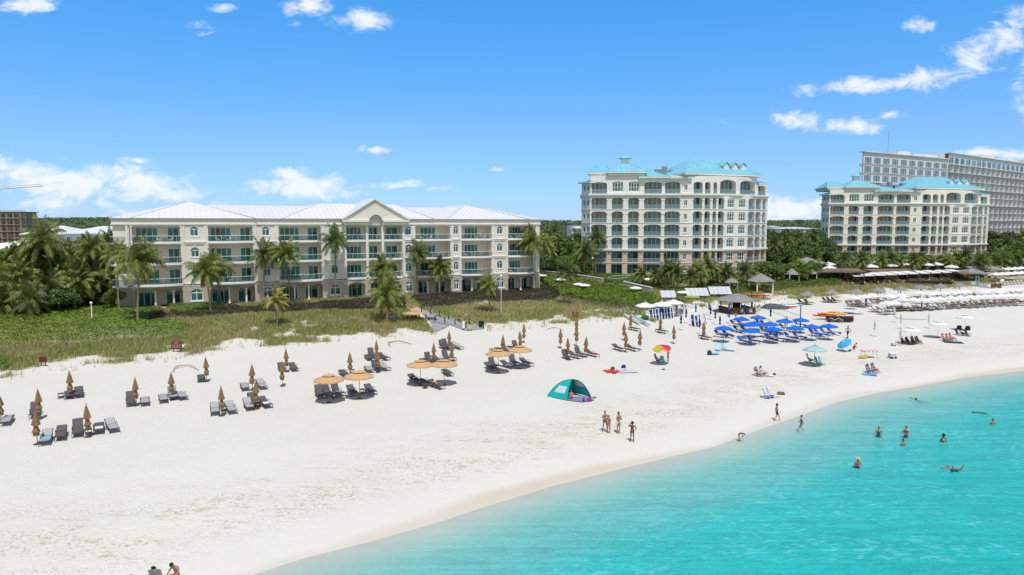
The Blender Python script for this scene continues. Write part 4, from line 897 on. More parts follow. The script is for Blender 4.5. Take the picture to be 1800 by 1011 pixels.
# ================================================================== vegetation
def leafquads(C, Nrm, size, aspect=1.6, jitter=0.9, seed=1):
    """one small folded leaf quad per point; C (n,3), Nrm (n,3) outward hints, size (n,)"""
    g = np.random.default_rng(seed); n = len(C)
    nr = Nrm + g.normal(0, jitter, (n, 3)); nr /= np.linalg.norm(nr, axis=1, keepdims=True)+1e-9
    a = g.normal(0, 1, (n, 3)); a -= (a*nr).sum(1, keepdims=True)*nr; a /= np.linalg.norm(a, axis=1, keepdims=True)+1e-9; b = np.cross(nr, a)
    s = np.asarray(size).reshape(-1, 1); hl = a*s*0.5*aspect**0.5; hw = b*s*0.5/aspect**0.5
    V = np.stack([C-hl, C+hw, C+hl, C-hw], 1).reshape(-1, 3); F = np.arange(n*4).reshape(n, 4); return V, F
def crown_pts(n, lobes, seed, shell=0.55):
    g = np.random.default_rng(seed); out = []; nr = []
    w = np.array([l[3]**2 for l in lobes]); w = w/w.sum(); ix = g.choice(len(lobes), n, p=w)
    L_ = np.array([l[:3] for l in lobes]); Rr = np.array([l[3] for l in lobes])
    d = g.normal(0, 1, (n, 3)); d /= np.linalg.norm(d, axis=1, keepdims=True); d[:, 2] = np.where(d[:, 2] < -0.35, -d[:, 2], d[:, 2])
    r = shell+(1-shell)*g.random(n)**0.6; r *= 1+0.22*(vnoise(d[:, 0]*3+ix*7, d[:, 1]*3+d[:, 2]*3, seed)-0.5)*2
    P = L_[ix]+d*(Rr[ix]*r)[:, None]*np.array([1, 1, 0.78]); return P, d
def tree_maker(seed, h, rad, nl, m, nleaf=2600, leaf=0.34, bark='bark2', lo=0.35):
    def mk():
        g = random.Random(seed); t = empty('broadleaf_tree', (0, 0, 0)); tr_ = MB(); top = h*0.55
        tr_.tube([(0,0,-.3),(0.1,0.05,h*.25),(0.0,0.15,top)], [h*.035, h*.027, h*.018], 7); lobes = []
        for i in range(nl):
            a = 2*math.pi*i/nl+g.uniform(-.4, .4); q = rad*g.uniform(.35, .72); z = h*g.uniform(lo+.1, .80)
            lobes.append((q*math.cos(a), q*math.sin(a), z, rad*g.uniform(.34, .52))); tr_.tube([(0, 0.1, h*.33), (q*.5*math.cos(a), q*.5*math.sin(a), z*.8), (q*math.cos(a), q*math.sin(a), z)], [h*.014, h*.010, h*.004], 5)
        lobes.append((0, 0, h*.80, rad*.52)); lobes.append((rad*.15, -rad*.1, h*.55, rad*.6)); tr_.build('trunk', M[bark], t)
        P, d = crown_pts(nleaf, lobes, seed); V, F = leafquads(P, d, np.random.default_rng(seed).uniform(leaf*.7, leaf*1.5, nleaf), 1.5, 0.7, seed)
        link('crown', fast_mesh('crown', V, F, M[m]), t); return t
    return mk
def palm_maker(seed, h, nf, fl, fm, lean=0.5, dead=2, wind=0.35):
    """fl: frond length; trunk leans a little, fronds droop and blow towards +x"""
    def mk():
        g = random.Random(seed); t = empty('palm_tree', (0, 0, 0)); la = g.uniform(0, 6.28); lx, ly = lean*math.cos(la), lean*math.sin(la)
        tp = [(lx*(k/6)**1.7+0.04*math.sin(k*1.3+seed), ly*(k/6)**1.7, -0.3+(h+0.3)*k/6) for k in range(7)]
        m = MB(); m.tube(tp, [.16, .105, .095, .09, .085, .08, .10], 8); m.build('trunk', M['bark'], t)
        top = np.array(tp[-1]); V = []; F = []; Vd = []; Fd = []
        def frond(az, el, Lf, Vl, Fl, droop):
            npt = 9; p = top.copy(); pts = [p.copy()]; d = np.array([math.cos(az)*math.cos(el), math.sin(az)*math.cos(el), math.sin(el)])
            for k in range(npt):
                d = d+np.array([wind*0.10, 0.0, -droop*(0.5+k*0.14)*0.22]); d /= np.linalg.norm(d); p = p+d*Lf/npt; pts.append(p.copy())
            for k in range(npt):      # rachis, a thin strip
                a, b_ = pts[k], pts[k+1]; dd = (b_-a)/np.linalg.norm(b_-a); s_ = np.cross(dd, [0, 0, 1]); s_ /= np.linalg.norm(s_)+1e-6; w = .035*(1-k/npt)+.008
                i0 = len(Vl); Vl.extend([a-s_*w, a+s_*w, b_+s_*w*.8, b_-s_*w*.8]); Fl.append((i0, i0+1, i0+2, i0+3))
                nl_ = 4
                for j in range(nl_):
                    f = (k+j/nl_)/npt
                    if f < 0.10: continue
                    o_ = a+(b_-a)*j/nl_; ll = Lf*0.26*math.sin(math.pi*min(1, 0.18+f*0.80))**0.75*g.uniform(.8, 1.1)
                    for sd in (-1, 1):
                        out = s_*sd*0.80+dd*0.55+np.array([wind*.3, 0, -0.38-0.5*g.random()]); out /= np.linalg.norm(out); e1 = o_+out*ll*.55; e2 = o_+out*ll+np.array([wind*.1*ll, 0, -ll*.22]); ww = dd*0.034
                        i0 = len(Vl); Vl.extend([o_-ww*.6, o_+ww*.6, e1+ww, e1-ww]); Fl.append((i0, i0+1, i0+2, i0+3)); Vl.extend([e2+ww*.1, e2-ww*.1]); Fl.append((i0+3, i0+2, i0+4, i0+5))
        for i in range(nf):
            lv = i/nf; az = i*2.399+g.uniform(-.2, .2); el = R(84-104*lv**1.15+g.uniform(-9, 9)); frond(az, el, fl*g.uniform(.80, 1.1), V, F, .72+.35*lv+g.uniform(-.18, .18))
        link('crown', fast_mesh('crown', np.array(V), np.array(F), M[fm]), t)
        if dead:
            for i in range(dead): frond(g.uniform(0, 6.28), R(-35), fl*.8, Vd, Fd, 1.6)
            link('yellowed_fronds', fast_mesh('yellowed_fronds', np.array(Vd), np.array(Fd), M['frondy']), t)
        c = MB()
        for i in range(7): a = i*0.9; c.ell((top[0]+.2*math.cos(a), top[1]+.2*math.sin(a), top[2]-.12-.05*(i % 3)), (.12, .12, .15), 6, 4)
        c.build('coconuts', M['frondd'], t); return t
    return mk
PV = {'a': (palm_maker(1, 8.0, 30, 2.7, 'frond', .6, 3), 8.0), 'b': (palm_maker(2, 8.0, 26, 2.5, 'frondd', .3, 2), 8.0), 'c': (palm_maker(3, 8.0, 32, 2.9, 'frond', .9, 4), 8.0), 'd': (palm_maker(4, 5.0, 26, 2.6, 'frond', .3, 3), 5.0), 'y': (palm_maker(5, 4.0, 20, 2.1, 'frondy', .3, 0, .7), 4.0), 'e': (palm_maker(6, 5.0, 26, 2.8, 'frondd', .4, 2), 5.0)}
TRUNKH = {k: v[1] for k, v in PV.items()}
def palm(v, bx, by, cy, label, group, rz=None, cs=1.0, base=None):
    """palm standing at photo base (bx,by) with its crown heart at row cy"""
    p = base if base is not None else G(bx, by); zt = CAMH+ray(bx, cy)[2]/ray(bx, cy)[1]*p.y; h = max(1.5, zt-p.z); s = h/TRUNKH[v]
    mk, H0 = PV[v]
    # crowns keep their real size: crown scale cs, trunk stretched to height
    key = 'palm_'+v
    if key not in PROTO: PROTO[key] = mk(); o = PROTO[key]
    else: o = copy_tree(PROTO[key])
    for k in ('label', 'category', 'group'):
        if k in o: del o[k]
    o.location = p; o.rotation_euler = (0, 0, 0 if rz is None else rz); cs *= 1.30; o.scale = (cs, cs, s)
    ch = KID.get(o.name) or [c for c in COL.objects if c.parent == o]
    for c in ch:
        n = c.name.split('.')[0]
        if n != 'trunk': c.scale = (1, 1, cs/s); c.location = (0, 0, H0*(1-cs/s))
    return tag(o, label, 'palm tree', group)
GP = 'coconut palms in front of the condominium'
for args in [('c', 243, 571, 462, 'full crowned palm before the left end of the condominium, with yellowing lower fronds', .2, 1.18),
    ('a', 209, 549, 452, 'slim palm at the left corner of the condominium', 1.0, 1.0), ('a', 371, 553, 478, 'wind-blown palm before the second balcony bay, nearer of a pair', 2.0, 1.0),
    ('c', 389, 541, 470, 'wind-blown palm before the second balcony bay, farther of a pair', 2.9, .95), ('b', 464, 532, 448, 'palm before the second column of arched windows', 0.5, 1.08),
    ('a', 510, 533, 447, 'tall palm covering the third balcony bay', 3.6, 1.05), ('b', 590, 531, 424, 'tallest palm left of the pediment, hiding an arched window', 1.7, 1.08),
    ('a', 672, 528, 474, 'palm under the pediment, farther of two', 4.2, 1.05), ('b', 733, 523, 445, 'slender palm right of the pediment', .8, .95), ('a', 766, 520, 472, 'palm with drooping fronds before the third bay from the right', 5.0, 1.0),
    ('b', 857, 506, 430, 'tall palm before the second bay from the right', 2.4, 1.0), ('c', 936, 512, 425, 'tall palm at the right corner of the condominium', 3.1, 1.15), ('a', 951, 500, 428, 'palm close behind the right corner palm', 4.4, 1.0)]:
    palm(args[0], args[1], args[2], args[3], args[4], GP, args[5], args[6])
palm('d', 681, 567, 518, 'bushy palm in the dune grass beside the round tan umbrella table', 'palms on the dune', .4, 1.2)
palm('y', 487, 573, 528, 'small yellow palm standing in the dune grass beside a lamp post', 'palms on the dune', .4, .95)
palm('d', 861, 551, 500, 'short palm in the grass beside a thin post', 'palms on the dune', 2.2, .85)
palm('e', 994, 537, 478, 'young upright palm at the edge of the bright green sea grape', 'palms on the dune', 1.2, .85)
# the thicket at the left
palm('c', 103, 542, 424, 'tall leaning palm with ragged tan fronds above the left thicket', 'palms at the left', 2.0, 1.3)
k = 0
for (v, bx, by, cy, cs) in [('a', 12, 556, 500, 1.4), ('b', 45, 546, 470, 1.1), ('c', -12, 552, 475, 1.1), ('b', 68, 540, 440, 1.1), ('a', 32, 538, 438, 1.0), ('b', 160, 536, 438, 1.1), ('a', 178, 540, 428, 1.0), ('b', 142, 530, 452, 1.0), ('c', 190, 532, 420, .95), ('a', 84, 530, 458, 1.0), ('b', 52, 560, 520, 1.1), ('b', 120, 528, 470, 1.0), ('a', -40, 560, 515, 1.1)]:
    k += 1; cs *= 1.0; cy += 8; palm(v, bx, by, cy, 'palm in the left thicket, crown %s' % ['lowest at the left edge', 'between the cream roof and villa', 'cut by the frame edge', 'under the villa roof', 'high at the far left', 'right of the leaning palm', 'against the villa wing', 'low behind the leaning palm', 'touching the condominium', 'left of the leaning trunk', 'low over the bright ground cover', 'deep in shade mid thicket', 'mostly outside the left edge'][k-1], 'palms at the left', k*1.3, cs)
for i, (v, bx, by, cy, cs) in enumerate([('c', 25, 554, 482, 1.3), ('a', 58, 552, 496, 1.3), ('b', 92, 550, 490, 1.2), ('a', 132, 546, 482, 1.2), ('c', 150, 540, 466, 1.2), ('b', 172, 542, 476, 1.1), ('a', 196, 540, 468, 1.1), ('c', 75, 535, 448, 1.2), ('b', 112, 533, 450, 1.2), ('a', 5, 540, 455, 1.3), ('b', 190, 528, 446, 1.0), ('c', -5, 556, 520, 1.3), ('a', 128, 536, 440, 1.1), ('b', 40, 534, 452, 1.2)]):
    cy += 14; palm(v, bx, by, cy, 'palm in front of the left thicket trees, trunk %s' % ['right of the edge', 'below the cream roof', 'left of the leaning trunk', 'right of the leaning trunk', 'beside the edging wall', 'above the edging wall', 'nearest the condominium', 'behind the leaning palm, left', 'behind the leaning palm, right', 'at the frame edge', 'behind the corner palm', 'cut off at the left edge', 'below the villa ridge', 'below the flat roof corner'][i], 'palms at the left', i*2.1, cs*.9)
# palms before the towers and along the restaurant
def nearfar(n): return ['first', 'second', 'third', 'fourth', 'fifth', 'sixth', 'seventh', 'eighth', 'ninth', 'tenth', 'eleventh', 'twelfth', 'thirteenth', 'fourteenth', 'fifteenth', 'sixteenth', 'seventeenth', 'eighteenth', 'nineteenth', 'twentieth'][n] if n < 20 else str(n+1)+'th'
T1P = [('e', 1026, 500, 442, 1.0), ('b', 1047, 488, 420, 1.15), ('a', 1036, 498, 450, 1.0), ('d', 1127, 507, 482, .8), ('d', 1150, 507, 484, .75), ('e', 1172, 512, 476, .9), ('e', 1183, 514, 478, .9), ('e', 1212, 514, 486, .8), ('d', 1231, 512, 478, .95), ('d', 1243, 508, 470, 1.0), ('d', 1256, 506, 480, .9), ('e', 1275, 508, 480, .9), ('d', 1222, 500, 476, .8), ('e', 1306, 505, 478, .95), ('d', 1322, 500, 482, .8)]
for i, (v, bx, by, cy, cs) in enumerate(T1P): palm(v, bx, by, cy, 'palm in the garden before the nearer tower, %s from the left' % nearfar(i), 'palms before the nearer tower', i*1.1, cs)
T3P = [('e', 1483, 487, 458, .9), ('d', 1511, 486, 456, 1.0), ('e', 1520, 484, 460, .9), ('d', 1549, 484, 458, 1.0), ('e', 1562, 483, 456, 1.05), ('d', 1578, 482, 460, .95), ('d', 1603, 482, 459, 1.0), ('e', 1617, 481, 458, .95), ('e', 1628, 480, 460, .85), ('d', 1668, 480, 460, 1.0), ('d', 1680, 479, 456, .95), ('e', 1700, 480, 450, 1.1), ('e', 1718, 490, 462, 1.2), ('d', 1765, 474, 452, 1.1), ('d', 1788, 472, 450, 1.1), ('e', 1800, 470, 440, 1.2), ('b', 1742, 472, 448, 1.0), ('b', 1770, 466, 428, 1.0), ('a', 1795, 464, 415, 1.1), ('e', 1427, 480, 452, .9), ('d', 1440, 484, 470, .9)]
for i, (v, bx, by, cy, cs) in enumerate(sorted(T3P, key=lambda q: q[1])): palm(v, bx, by, cy, 'palm behind the beach restaurant, %s from the left of that row' % nearfar(i), 'palms behind the restaurant', i*1.3, cs)
for i, (v, bx, by, cy, cs) in enumerate([('e', 960, 482, 420, 1.0), ('b', 974, 478, 412, 1.0), ('a', 966, 488, 440, 1.0), ('e', 1004, 486, 446, 1.0), ('b', 1012, 470, 418, 1.0), ('e', 1358, 478, 430, 1.0), ('d', 1378, 474, 426, 1.0), ('b', 1396, 470, 418, 1.0), ('e', 1412, 476, 436, 1.1), ('b', 1430, 470, 420, 1.0), ('e', 1366, 490, 468, .9), ('d', 1395, 492, 470, .95)]):
    palm(v, bx, by, cy, 'palm among the trees between the buildings, %s from the left of the gap row' % nearfar(i), 'palms between the buildings', i*1.7, cs)
# broad-leaved trees
TV = {'A': tree_maker(11, 6.0, 3.2, 6, 'leaf'), 'B': tree_maker(12, 5.0, 3.4, 7, 'leafd'), 'C': tree_maker(13, 4.0, 2.6, 6, 'hedge', 2000, .3, lo=.2), 'D': tree_maker(14, 7.0, 3.6, 7, 'leafd', 3000)}
TH = {'A': 5.9, 'B': 5.0, 'C': 4.0, 'D': 6.9}
def tree(v, bx, by, ty, label, group, w=1.0):
    p = G(bx, by); zt = CAMH+ray(bx, ty)[2]/ray(bx, ty)[1]*p.y; s = max(1.2, zt-p.z)/TH[v]
    return place('tree'+v, TV[v], p, bx*0.7, label, 'tree', group, (s*w, s*w, s))
LT = [('A', 20, 552, 492, 1.2), ('B', 60, 546, 488, 1.2), ('A', 92, 540, 470, 1.1), ('D', 128, 545, 492, 1.1), ('B', 152, 542, 500, 1.2), ('A', 182, 538, 478, 1.1), ('A', 200, 546, 508, 1.0), ('D', 40, 528, 440, 1.1), ('B', 110, 526, 456, 1.1), ('B', 150, 524, 444, 1.1), ('D', 192, 526, 440, 1.0), ('A', 75, 556, 520, 1.3), ('B', 105, 552, 510, 1.2), ('B', -20, 552, 480, 1.3), ('D', 5, 535, 455, 1.1), ('D', 88, 520, 436, 1.0), ('B', 68, 510, 432, 1.0), ('A', 26, 512, 436, 1.0), ('B', 130, 505, 430, 1.0), ('A', 175, 505, 424, 1.0)]
for i, (v, bx, by, ty, w) in enumerate(sorted(LT)): tree(v, bx, by, ty, ('%s tree in the left thicket, base at about the %s place from the left' % ({'A': 'mid green', 'B': 'dark dense', 'C': 'low bright', 'D': 'tall dark'}[v], nearfar(sorted([q[1] for q in LT]).index(bx)))), 'trees in the left thicket', w)
g_ = random.Random(5)
def row(x0, x1, n, by, ty, grp, desc, vs='ABD', jy=4, w=1.0):
    for i in range(n):
        bx = x0+(x1-x0)*(i+.5)/n+g_.uniform(-4, 4); tree(g_.choice(vs), bx, by+g_.uniform(-jy, jy)*.4, ty+g_.uniform(-jy, jy), '%s, %s from the left' % (desc, nearfar(i)), grp, w*g_.uniform(.9, 1.15))
row(950, 1024, 7, 478, 418, 'trees right of the condominium', 'dark tree in the back row right of the condominium', jy=6); row(950, 1030, 7, 492, 452, 'trees right of the condominium', 'green tree in the front row right of the condominium', jy=6)
row(1030, 1052, 3, 500, 478, 'trees right of the condominium', 'small tree at the foot of the nearer tower', 'AC')
row(1342, 1450, 10, 462, 412, 'trees between the towers', 'tree in the far row between the towers', jy=5); row(1340, 1452, 10, 476, 436, 'trees between the towers', 'tree in the middle row between the towers', jy=6); row(1338, 1440, 9, 497, 464, 'trees between the towers', 'tree in the near row between the towers', 'ABC', jy=7)
row(1738, 1815, 7, 455, 412, 'trees at the right edge', 'dark tree in the back row at the right edge', jy=5); row(1730, 1815, 7, 474, 444, 'trees at the right edge', 'tree in the front row at the right edge', jy=5)
row(1105, 1335, 12, 505, 492, 'low garden trees before the nearer tower', 'low rounded garden tree before the nearer tower', 'AC', 3, 1.0)
row(1485, 1740, 14, 478, 466, 'low garden trees before the yellow tower', 'low garden tree before the yellow tower', 'AC', 3, 1.1)
# the far woodland that reads as one mass, out to the hills
def farwood():
    n = 52000; g = np.random.default_rng(3); y = 210+2300*g.random(n)**2.0; u = -0.86+1.72*g.random(n); x = u*y
    keep = ~(((x > -75) & (x < 15) & (y < 175)))
    x, y = x[keep], y[keep]; n = len(x); z = gz(x, y)+hill(x, y)+ (2.0+3.2*fbm(x, y, 26, 8, 3))*g.random(n)**0.35; s = 1.0+y/420
    V, F = leafquads(np.stack([x, y, z], 1), np.tile([0, 0, 1.0], (n, 1)), s, 1.3, 0.6, 4); o_ = link('woodland', fast_mesh('woodland', V, F, M['leafd'])); tag(o_, 'far low scrub woodland reaching from behind the buildings to the hills', 'woodland', kind='stuff')
def hill(x, y):
    r = np.clip((y-1100)/900, 0, 1); r = r*r*(3-2*r); u = x/np.maximum(y, 1); h = 14+13*np.interp(u, [-1, -.72, -.6, -.45, -.2, 0.05, .3, .45, .6, 1], [.5, .9, 1.15, .75, .25, .35, .2, .45, .3, .3])+10*(fbm(x, y, 300, 12, 3)-.5); return r*h
hx = np.linspace(-2.2, 2.2, 120); hy = np.concatenate([np.linspace(700, 2600, 40), [3500, 5000, 8000]])
U_, Y_ = np.meshgrid(hx, hy, indexing='ij'); X_ = U_*Y_*.9; Z_ = 4.6+hill(X_, Y_); Z_[:, 0] = 4.0
V = np.stack([X_.ravel(), Y_.ravel(), Z_.ravel()], 1); a_, b__ = U_.shape; I = np.arange(a_*b__).reshape(a_, b__); F = np.stack([I[:-1, :-1].ravel(), I[1:, :-1].ravel(), I[1:, 1:].ravel(), I[:-1, 1:].ravel()], 1)
hm = mat('hill_scrub', (0.045, 0.075, 0.028), 0.9, 0.1, nscale=0.01, two=(0.09, 0.10, 0.05)); hills = link('hills', fast_mesh('hills', V, F, hm)); tag(hills, kind='structure')
farwood()
# ---- ground covers: scattered leaf masses with mounded tops
def mass(name, label, poly, height, dens, size, m, seed, cat, kind='stuff', bump=1.6, mound=1.0, edge=1.2):
    P_ = np.array(poly); lo_, hi_ = P_.min(0), P_.max(0); g = np.random.default_rng(seed); area = np.prod(hi_-lo_); n = int(area*dens)
    x = g.uniform(lo_[0], hi_[0], n); y = g.uniform(lo_[1], hi_[1], n); k = inpoly(x, y, poly); x, y = x[k], y[k]
    nn_ = fbm(x, y, bump, seed, 3); top = height*(0.35+0.9*nn_*mound)
    # lower at the rim
    c = P_.mean(0); z = gz(x, y)+top*(1-0.55*g.random(len(x))**2.2)
    eps = .3; dx = (fbm(x+eps, y, bump, seed, 3)-nn_)/eps*height; dy = (fbm(x, y+eps, bump, seed, 3)-nn_)/eps*height
    nr = np.stack([-dx, -dy, np.full(len(x), .8)], 1); V, F = leafquads(np.stack([x, y, z], 1), nr, g.uniform(size*.7, size*1.4, len(x)), 1.4, .45, seed)
    o_ = link(name, fast_mesh(name, V, F, M[m])); tag(o_, label, cat, kind=kind); return o_
mass('ground_cover', 'bright green leafy creeper covering the dune below the left thicket', GREENL, 0.7, 60, .17, 'leafb', 41, 'ground cover')
mass('ground_cover', 'small bright green patch of creeper at the left edge of the dune', GREENL2, 0.6, 60, .15, 'leafb', 42, 'ground cover')
mass('sea_grape', 'bright green sea grape thicket right of the condominium', GREENR, 2.0, 90, .2, 'leafb', 43, 'shrubs')
hedge_px = [('clipped green hedge below the left end of the condominium', [(205,548),(262,545),(282,541),(280,556),(262,562),(215,562)], 1.0), ('clipped green hedge between the first two brick paths', [(298,536),(385,535),(392,546),(370,555),(330,556),(298,552)], 1.0),
    ('small round green hedge beside the right end loggia', [(925,503),(948,500),(955,505),(940,512),(925,512)], 1.3), ('green hedge before the second bay from the right', [(808,512),(850,508),(868,512),(850,520),(812,520)], 1.1), ('green clump before the center right bay', [(425,540),(470,536),(474,544),(430,550)], .8), ('green hedge at the foot of the third bay from the left', [(500,541),(556,536),(558,543),(505,549)], .7)]
for i, (lb, pg, h_) in enumerate(hedge_px): mass('hedge', lb, W(pg), h_, 110, .13, 'hedge', 50+i, 'hedge', kind=None, bump=6, mound=.4)
purp = [('dark purple shrub bed below the first hedge and path', [(262,556),(285,548),(292,560),(280,566),(262,566)]), ('dark purple shrub bed between the first two paths', [(300,552),(370,555),(392,547),(410,540),(432,548),(440,553),(380,560),(312,562)]), ('dark purple shrub bed from the second path to the yellow palm', [(428,546),(476,540),(560,537),(600,533),(640,538),(640,545),(560,548),(500,552),(450,554)]),
    ('dark purple shrub bed before the pediment', [(560,534),(640,531),(712,528),(714,546),(640,548),(570,545)]), ('dark purple shrub bed right of the deck path', [(722,526),(800,518),(870,514),(872,528),(830,536),(760,544),(742,544)]), ('dark purple shrub bed below the right end of the condominium', [(850,516),(925,508),(960,505),(985,520),(975,530),(900,534),(860,534)])]
for i, (lb, pg) in enumerate(purp): mass('shrub_bed', lb, W(pg), .85, 95, .16, 'purple', 60+i, 'shrub bed', kind='stuff', bump=1.4)
mass('garden_shrubs', 'mixed green shrubs along the stone garden wall before the nearer tower', W([(1000,488),(1060,478),(1130,492),(1180,500),(1190,512),(1120,505),(1050,498)]), 1.1, 50, .2, 'hedge', 71, 'shrubs')
mass('garden_shrubs', 'green garden shrubs in front of the nearer tower lawn', W([(1165,514),(1240,508),(1330,502),(1335,512),(1260,524),(1180,526)]), 1.2, 45, .2, 'leaf', 72, 'shrubs')
mass('garden_shrubs', 'dark green scrub behind the left palapas', W([(1335,506),(1400,498),(1480,498),(1480,504),(1400,510),(1340,514)]), 1.5, 40, .22, 'leaf', 73, 'shrubs')
mass('garden_shrubs', 'dark undergrowth inside the left thicket', W([(-150,560),(-60,520),(60,505),(200,500),(206,548),(180,542),(60,556)]), 2.2, 16, .34, 'leafd', 74, 'shrubs')
mass('garden_shrubs', 'dark undergrowth right of the condominium', W([(950,486),(1020,474),(1040,490),(1000,498)]), 2.6, 22, .3, 'leafd', 75, 'shrubs')
mass('garden_shrubs', 'dark undergrowth between the two teal roofed towers', W([(1342,500),(1346,455),(1450,448),(1480,470),(1480,498)]), 3.0, 6, .5, 'leafd', 76, 'shrubs')
mass('garden_shrubs', 'undergrowth before the yellow tower', W([(1478,482),(1600,476),(1745,470),(1800,466),(1800,455),(1745,458),(1478,474)]), 2.0, 8, .45, 'leaf', 77, 'shrubs')
# dune grass: blades in tufts, thick inland, breaking up towards the beach
def dune_grass():
    g = np.random.default_rng(9); s0, s1 = -75, 215; n = 330000
    s = g.uniform(s0, s1, n)
    te = np.interp(s, ES, ET); t = te+g.random(n)**0.9*32-1.0
    x = P0[0]+s*E[0]+(t+toff(s))*NN[0]; y = P0[1]+s*E[1]+(t+toff(s))*NN[1]
    vis = np.abs(x/y) < 0.80; x, y = x[vis], y[vis]
    c = cover(x, y); far = np.clip((150-y)/60, .35, 1); k = (g.random(len(x)) < (c*0.95+0.02)*far)
    for pg in (GREENL, GREENR, PATH): k &= ~inpoly(x, y, pg)
    for _, pg in purp: k &= ~inpoly(x, y, W(pg))
    x, y = x[k], y[k]; n = len(x); nb_l = 4; X_ = np.repeat(x, nb_l)+g.normal(0, .10, n*nb_l); Y_ = np.repeat(y, nb_l)+g.normal(0, .10, n*nb_l); n *= nb_l
    z = gz(X_, Y_)-.03; dist = Y_; hh = (0.25+.55*fbm(X_, Y_, 3.0, 77, 3))*g.uniform(.7, 1.25, n); w = 0.012+dist*0.00014
    a = g.uniform(0, 6.283, n); ln = g.uniform(.15, .7, n)*hh; wx, wy = np.cos(a)*w, np.sin(a)*w; bx, by = -np.sin(a)*ln+.12*hh, np.cos(a)*ln
    V = np.stack([np.stack([X_-wx, Y_-wy, z], 1), np.stack([X_+wx, Y_+wy, z], 1), np.stack([X_+bx+wx*.3, Y_+by+wy*.3, z+hh], 1), np.stack([X_+bx-wx*.3, Y_+by-wy*.3, z+hh], 1)], 1).reshape(-1, 3)
    o_ = link('dune_grass', fast_mesh('dune_grass', V, np.arange(n*4).reshape(n, 4), M['grass'])); tag(o_, 'olive and straw coloured dune grass between the beach and the gardens', 'grass', kind='stuff'); print('grass', n)
dune_grass()
# ================================================================== things on the beach
WAT = math.atan2(-0.843, 0.538)          # heading towards the water
LRZ = WAT - math.pi/2                     # loungers are built with their foot end towards +y
def lounger_maker(frame, sling, back, style='brown'):
    def mk():
        t = empty('sun_lounger', (0, 0, 0)); w = .33; zs = .36; br = R(back)
        f = MB()
        for s in (-1, 1): f.bar((s*w, -.35, zs), (s*w, 1.05, zs), .05, .05)
        for y in (-.35, 1.05): f.bar((-w, y, zs), (w, y, zs), .045, .045)
        f.build('frame', M[frame], t)
        m = MB(); m.box(-w+.02, w-.02, -.30, 1.03, zs+.005, zs+.05)
        if style == 'blue':
            m = MB(); m.box(-w+.01, w-.01, -.30, 1.12, zs+.01, zs+.09); m.box(-w+.01, w-.01, 1.12, 1.2, zs-.1, zs+.05)
        m.build('seat_sling', M[sling], t)
        c, s_ = math.cos(br), math.sin(br); L_ = .78; m = MB()
        def bk(u, v, h): return (u, -.33-v*c - h*s_*0 + 0, zs+.03+v*s_+h)
        th = .05 if style != 'blue' else .09
        n = len(m.v); pts = [(-w+.02, 0), (w-.02, 0), (w-.02, L_), (-w+.02, L_)]
        for h in (0, 1): m.v.extend([(u, -.33-v*c-h*th*s_*-1*1.0, zs+.03+v*s_+h*th*c) for u, v in pts])
        m.f.extend([(n,n+3,n+2,n+1),(n+4,n+5,n+6,n+7),(n,n+1,n+5,n+4),(n+1,n+2,n+6,n+5),(n+2,n+3,n+7,n+6),(n+3,n,n+4,n+7)])
        b_ = m.build('backrest', M[sling], t); e = MB()
        for s in (-1, 1): e.bar((s*w, -.33, zs), (s*w, -.33-L_*c, zs+L_*s_), .045, .045)
        e.bar((-w, -.33-L_*c, zs+L_*s_), (w, -.33-L_*c, zs+L_*s_), .045, .045)
        if back > 25: 
            for s in (-1, 1): e.bar((s*w*.9, -.33-.55*c, zs+.5*s_), (s*w*.9, -.33-.62, .30), .025, .025)
        e.build('back_frame', M[frame], t)
        for s in (-1, 1):
            for (y, dy) in ((-.30, -.06), (1.0, .05)): g = MB(); g.bar((s*w, y, zs), (s*(w+.02), y+dy, 0.0), .045, .045); g.build('leg', M[frame], t)
            g = MB()
            if style == 'blue': g.bar((s*(w+.03), -.25, zs+.03), (s*(w+.03), -.3, zs+.22), .05, .03); g.bar((s*(w+.03), -.32, zs+.23), (s*(w+.03), .12, zs+.23), .06, .03); g.bar((s*(w+.04), .12, zs+.22), (s*(w+.06), .28, .02), .05, .03)
            else: g.tube([(s*(w+.03), .12, zs), (s*(w+.04), .10, zs+.18), (s*(w+.04), -.05, zs+.24), (s*(w+.04), -.30, zs+.22), (s*(w+.03), -.38, zs+.02)], .022, 5)
            g.build('armrest', M[frame], t)
        if back < 10: g = MB(); g.bar((-w*.9, -.95, zs), (-w*.9, -1.0, 0), .04, .04); g.bar((w*.9, -.95, zs), (w*.9, -1.0, 0), .04, .04); g.build('rear_legs', M[frame], t)
        return t
    return mk
LM = {'D': ('dark brown flat', lounger_maker('brnframe', 'sling', 0)), 'd': ('dark brown half-raised', lounger_maker('brnframe', 'sling', 22)), 'R': ('dark brown raised-back', lounger_maker('brnframe', 'sling', 62)),
      'L': ('brown framed pale topped flat', lounger_maker('brnframe', 'slingl', 0)), 'l': ('brown framed pale topped half-raised', lounger_maker('brnframe', 'slingl', 28)), 'Q': ('pale topped raised-back', lounger_maker('brnframe', 'slingl', 60)),
      'B': ('blue and white raised-back', lounger_maker('white', 'navy', 48, 'blue')), 'b': ('bright blue', lounger_maker('white', 'bluecan', 40, 'blue')),
      'W': ('brown wooden', lounger_maker('wood', 'wood', 42)), 'G': ('white cushioned', lounger_maker('wood', 'cush', 36, 'blue'))}
def lounger(v, px, py, label, group, drz=0.0): return place('lg'+v, LM[v][1], G(px, py), LRZ+drz, label, 'sun lounger', group)
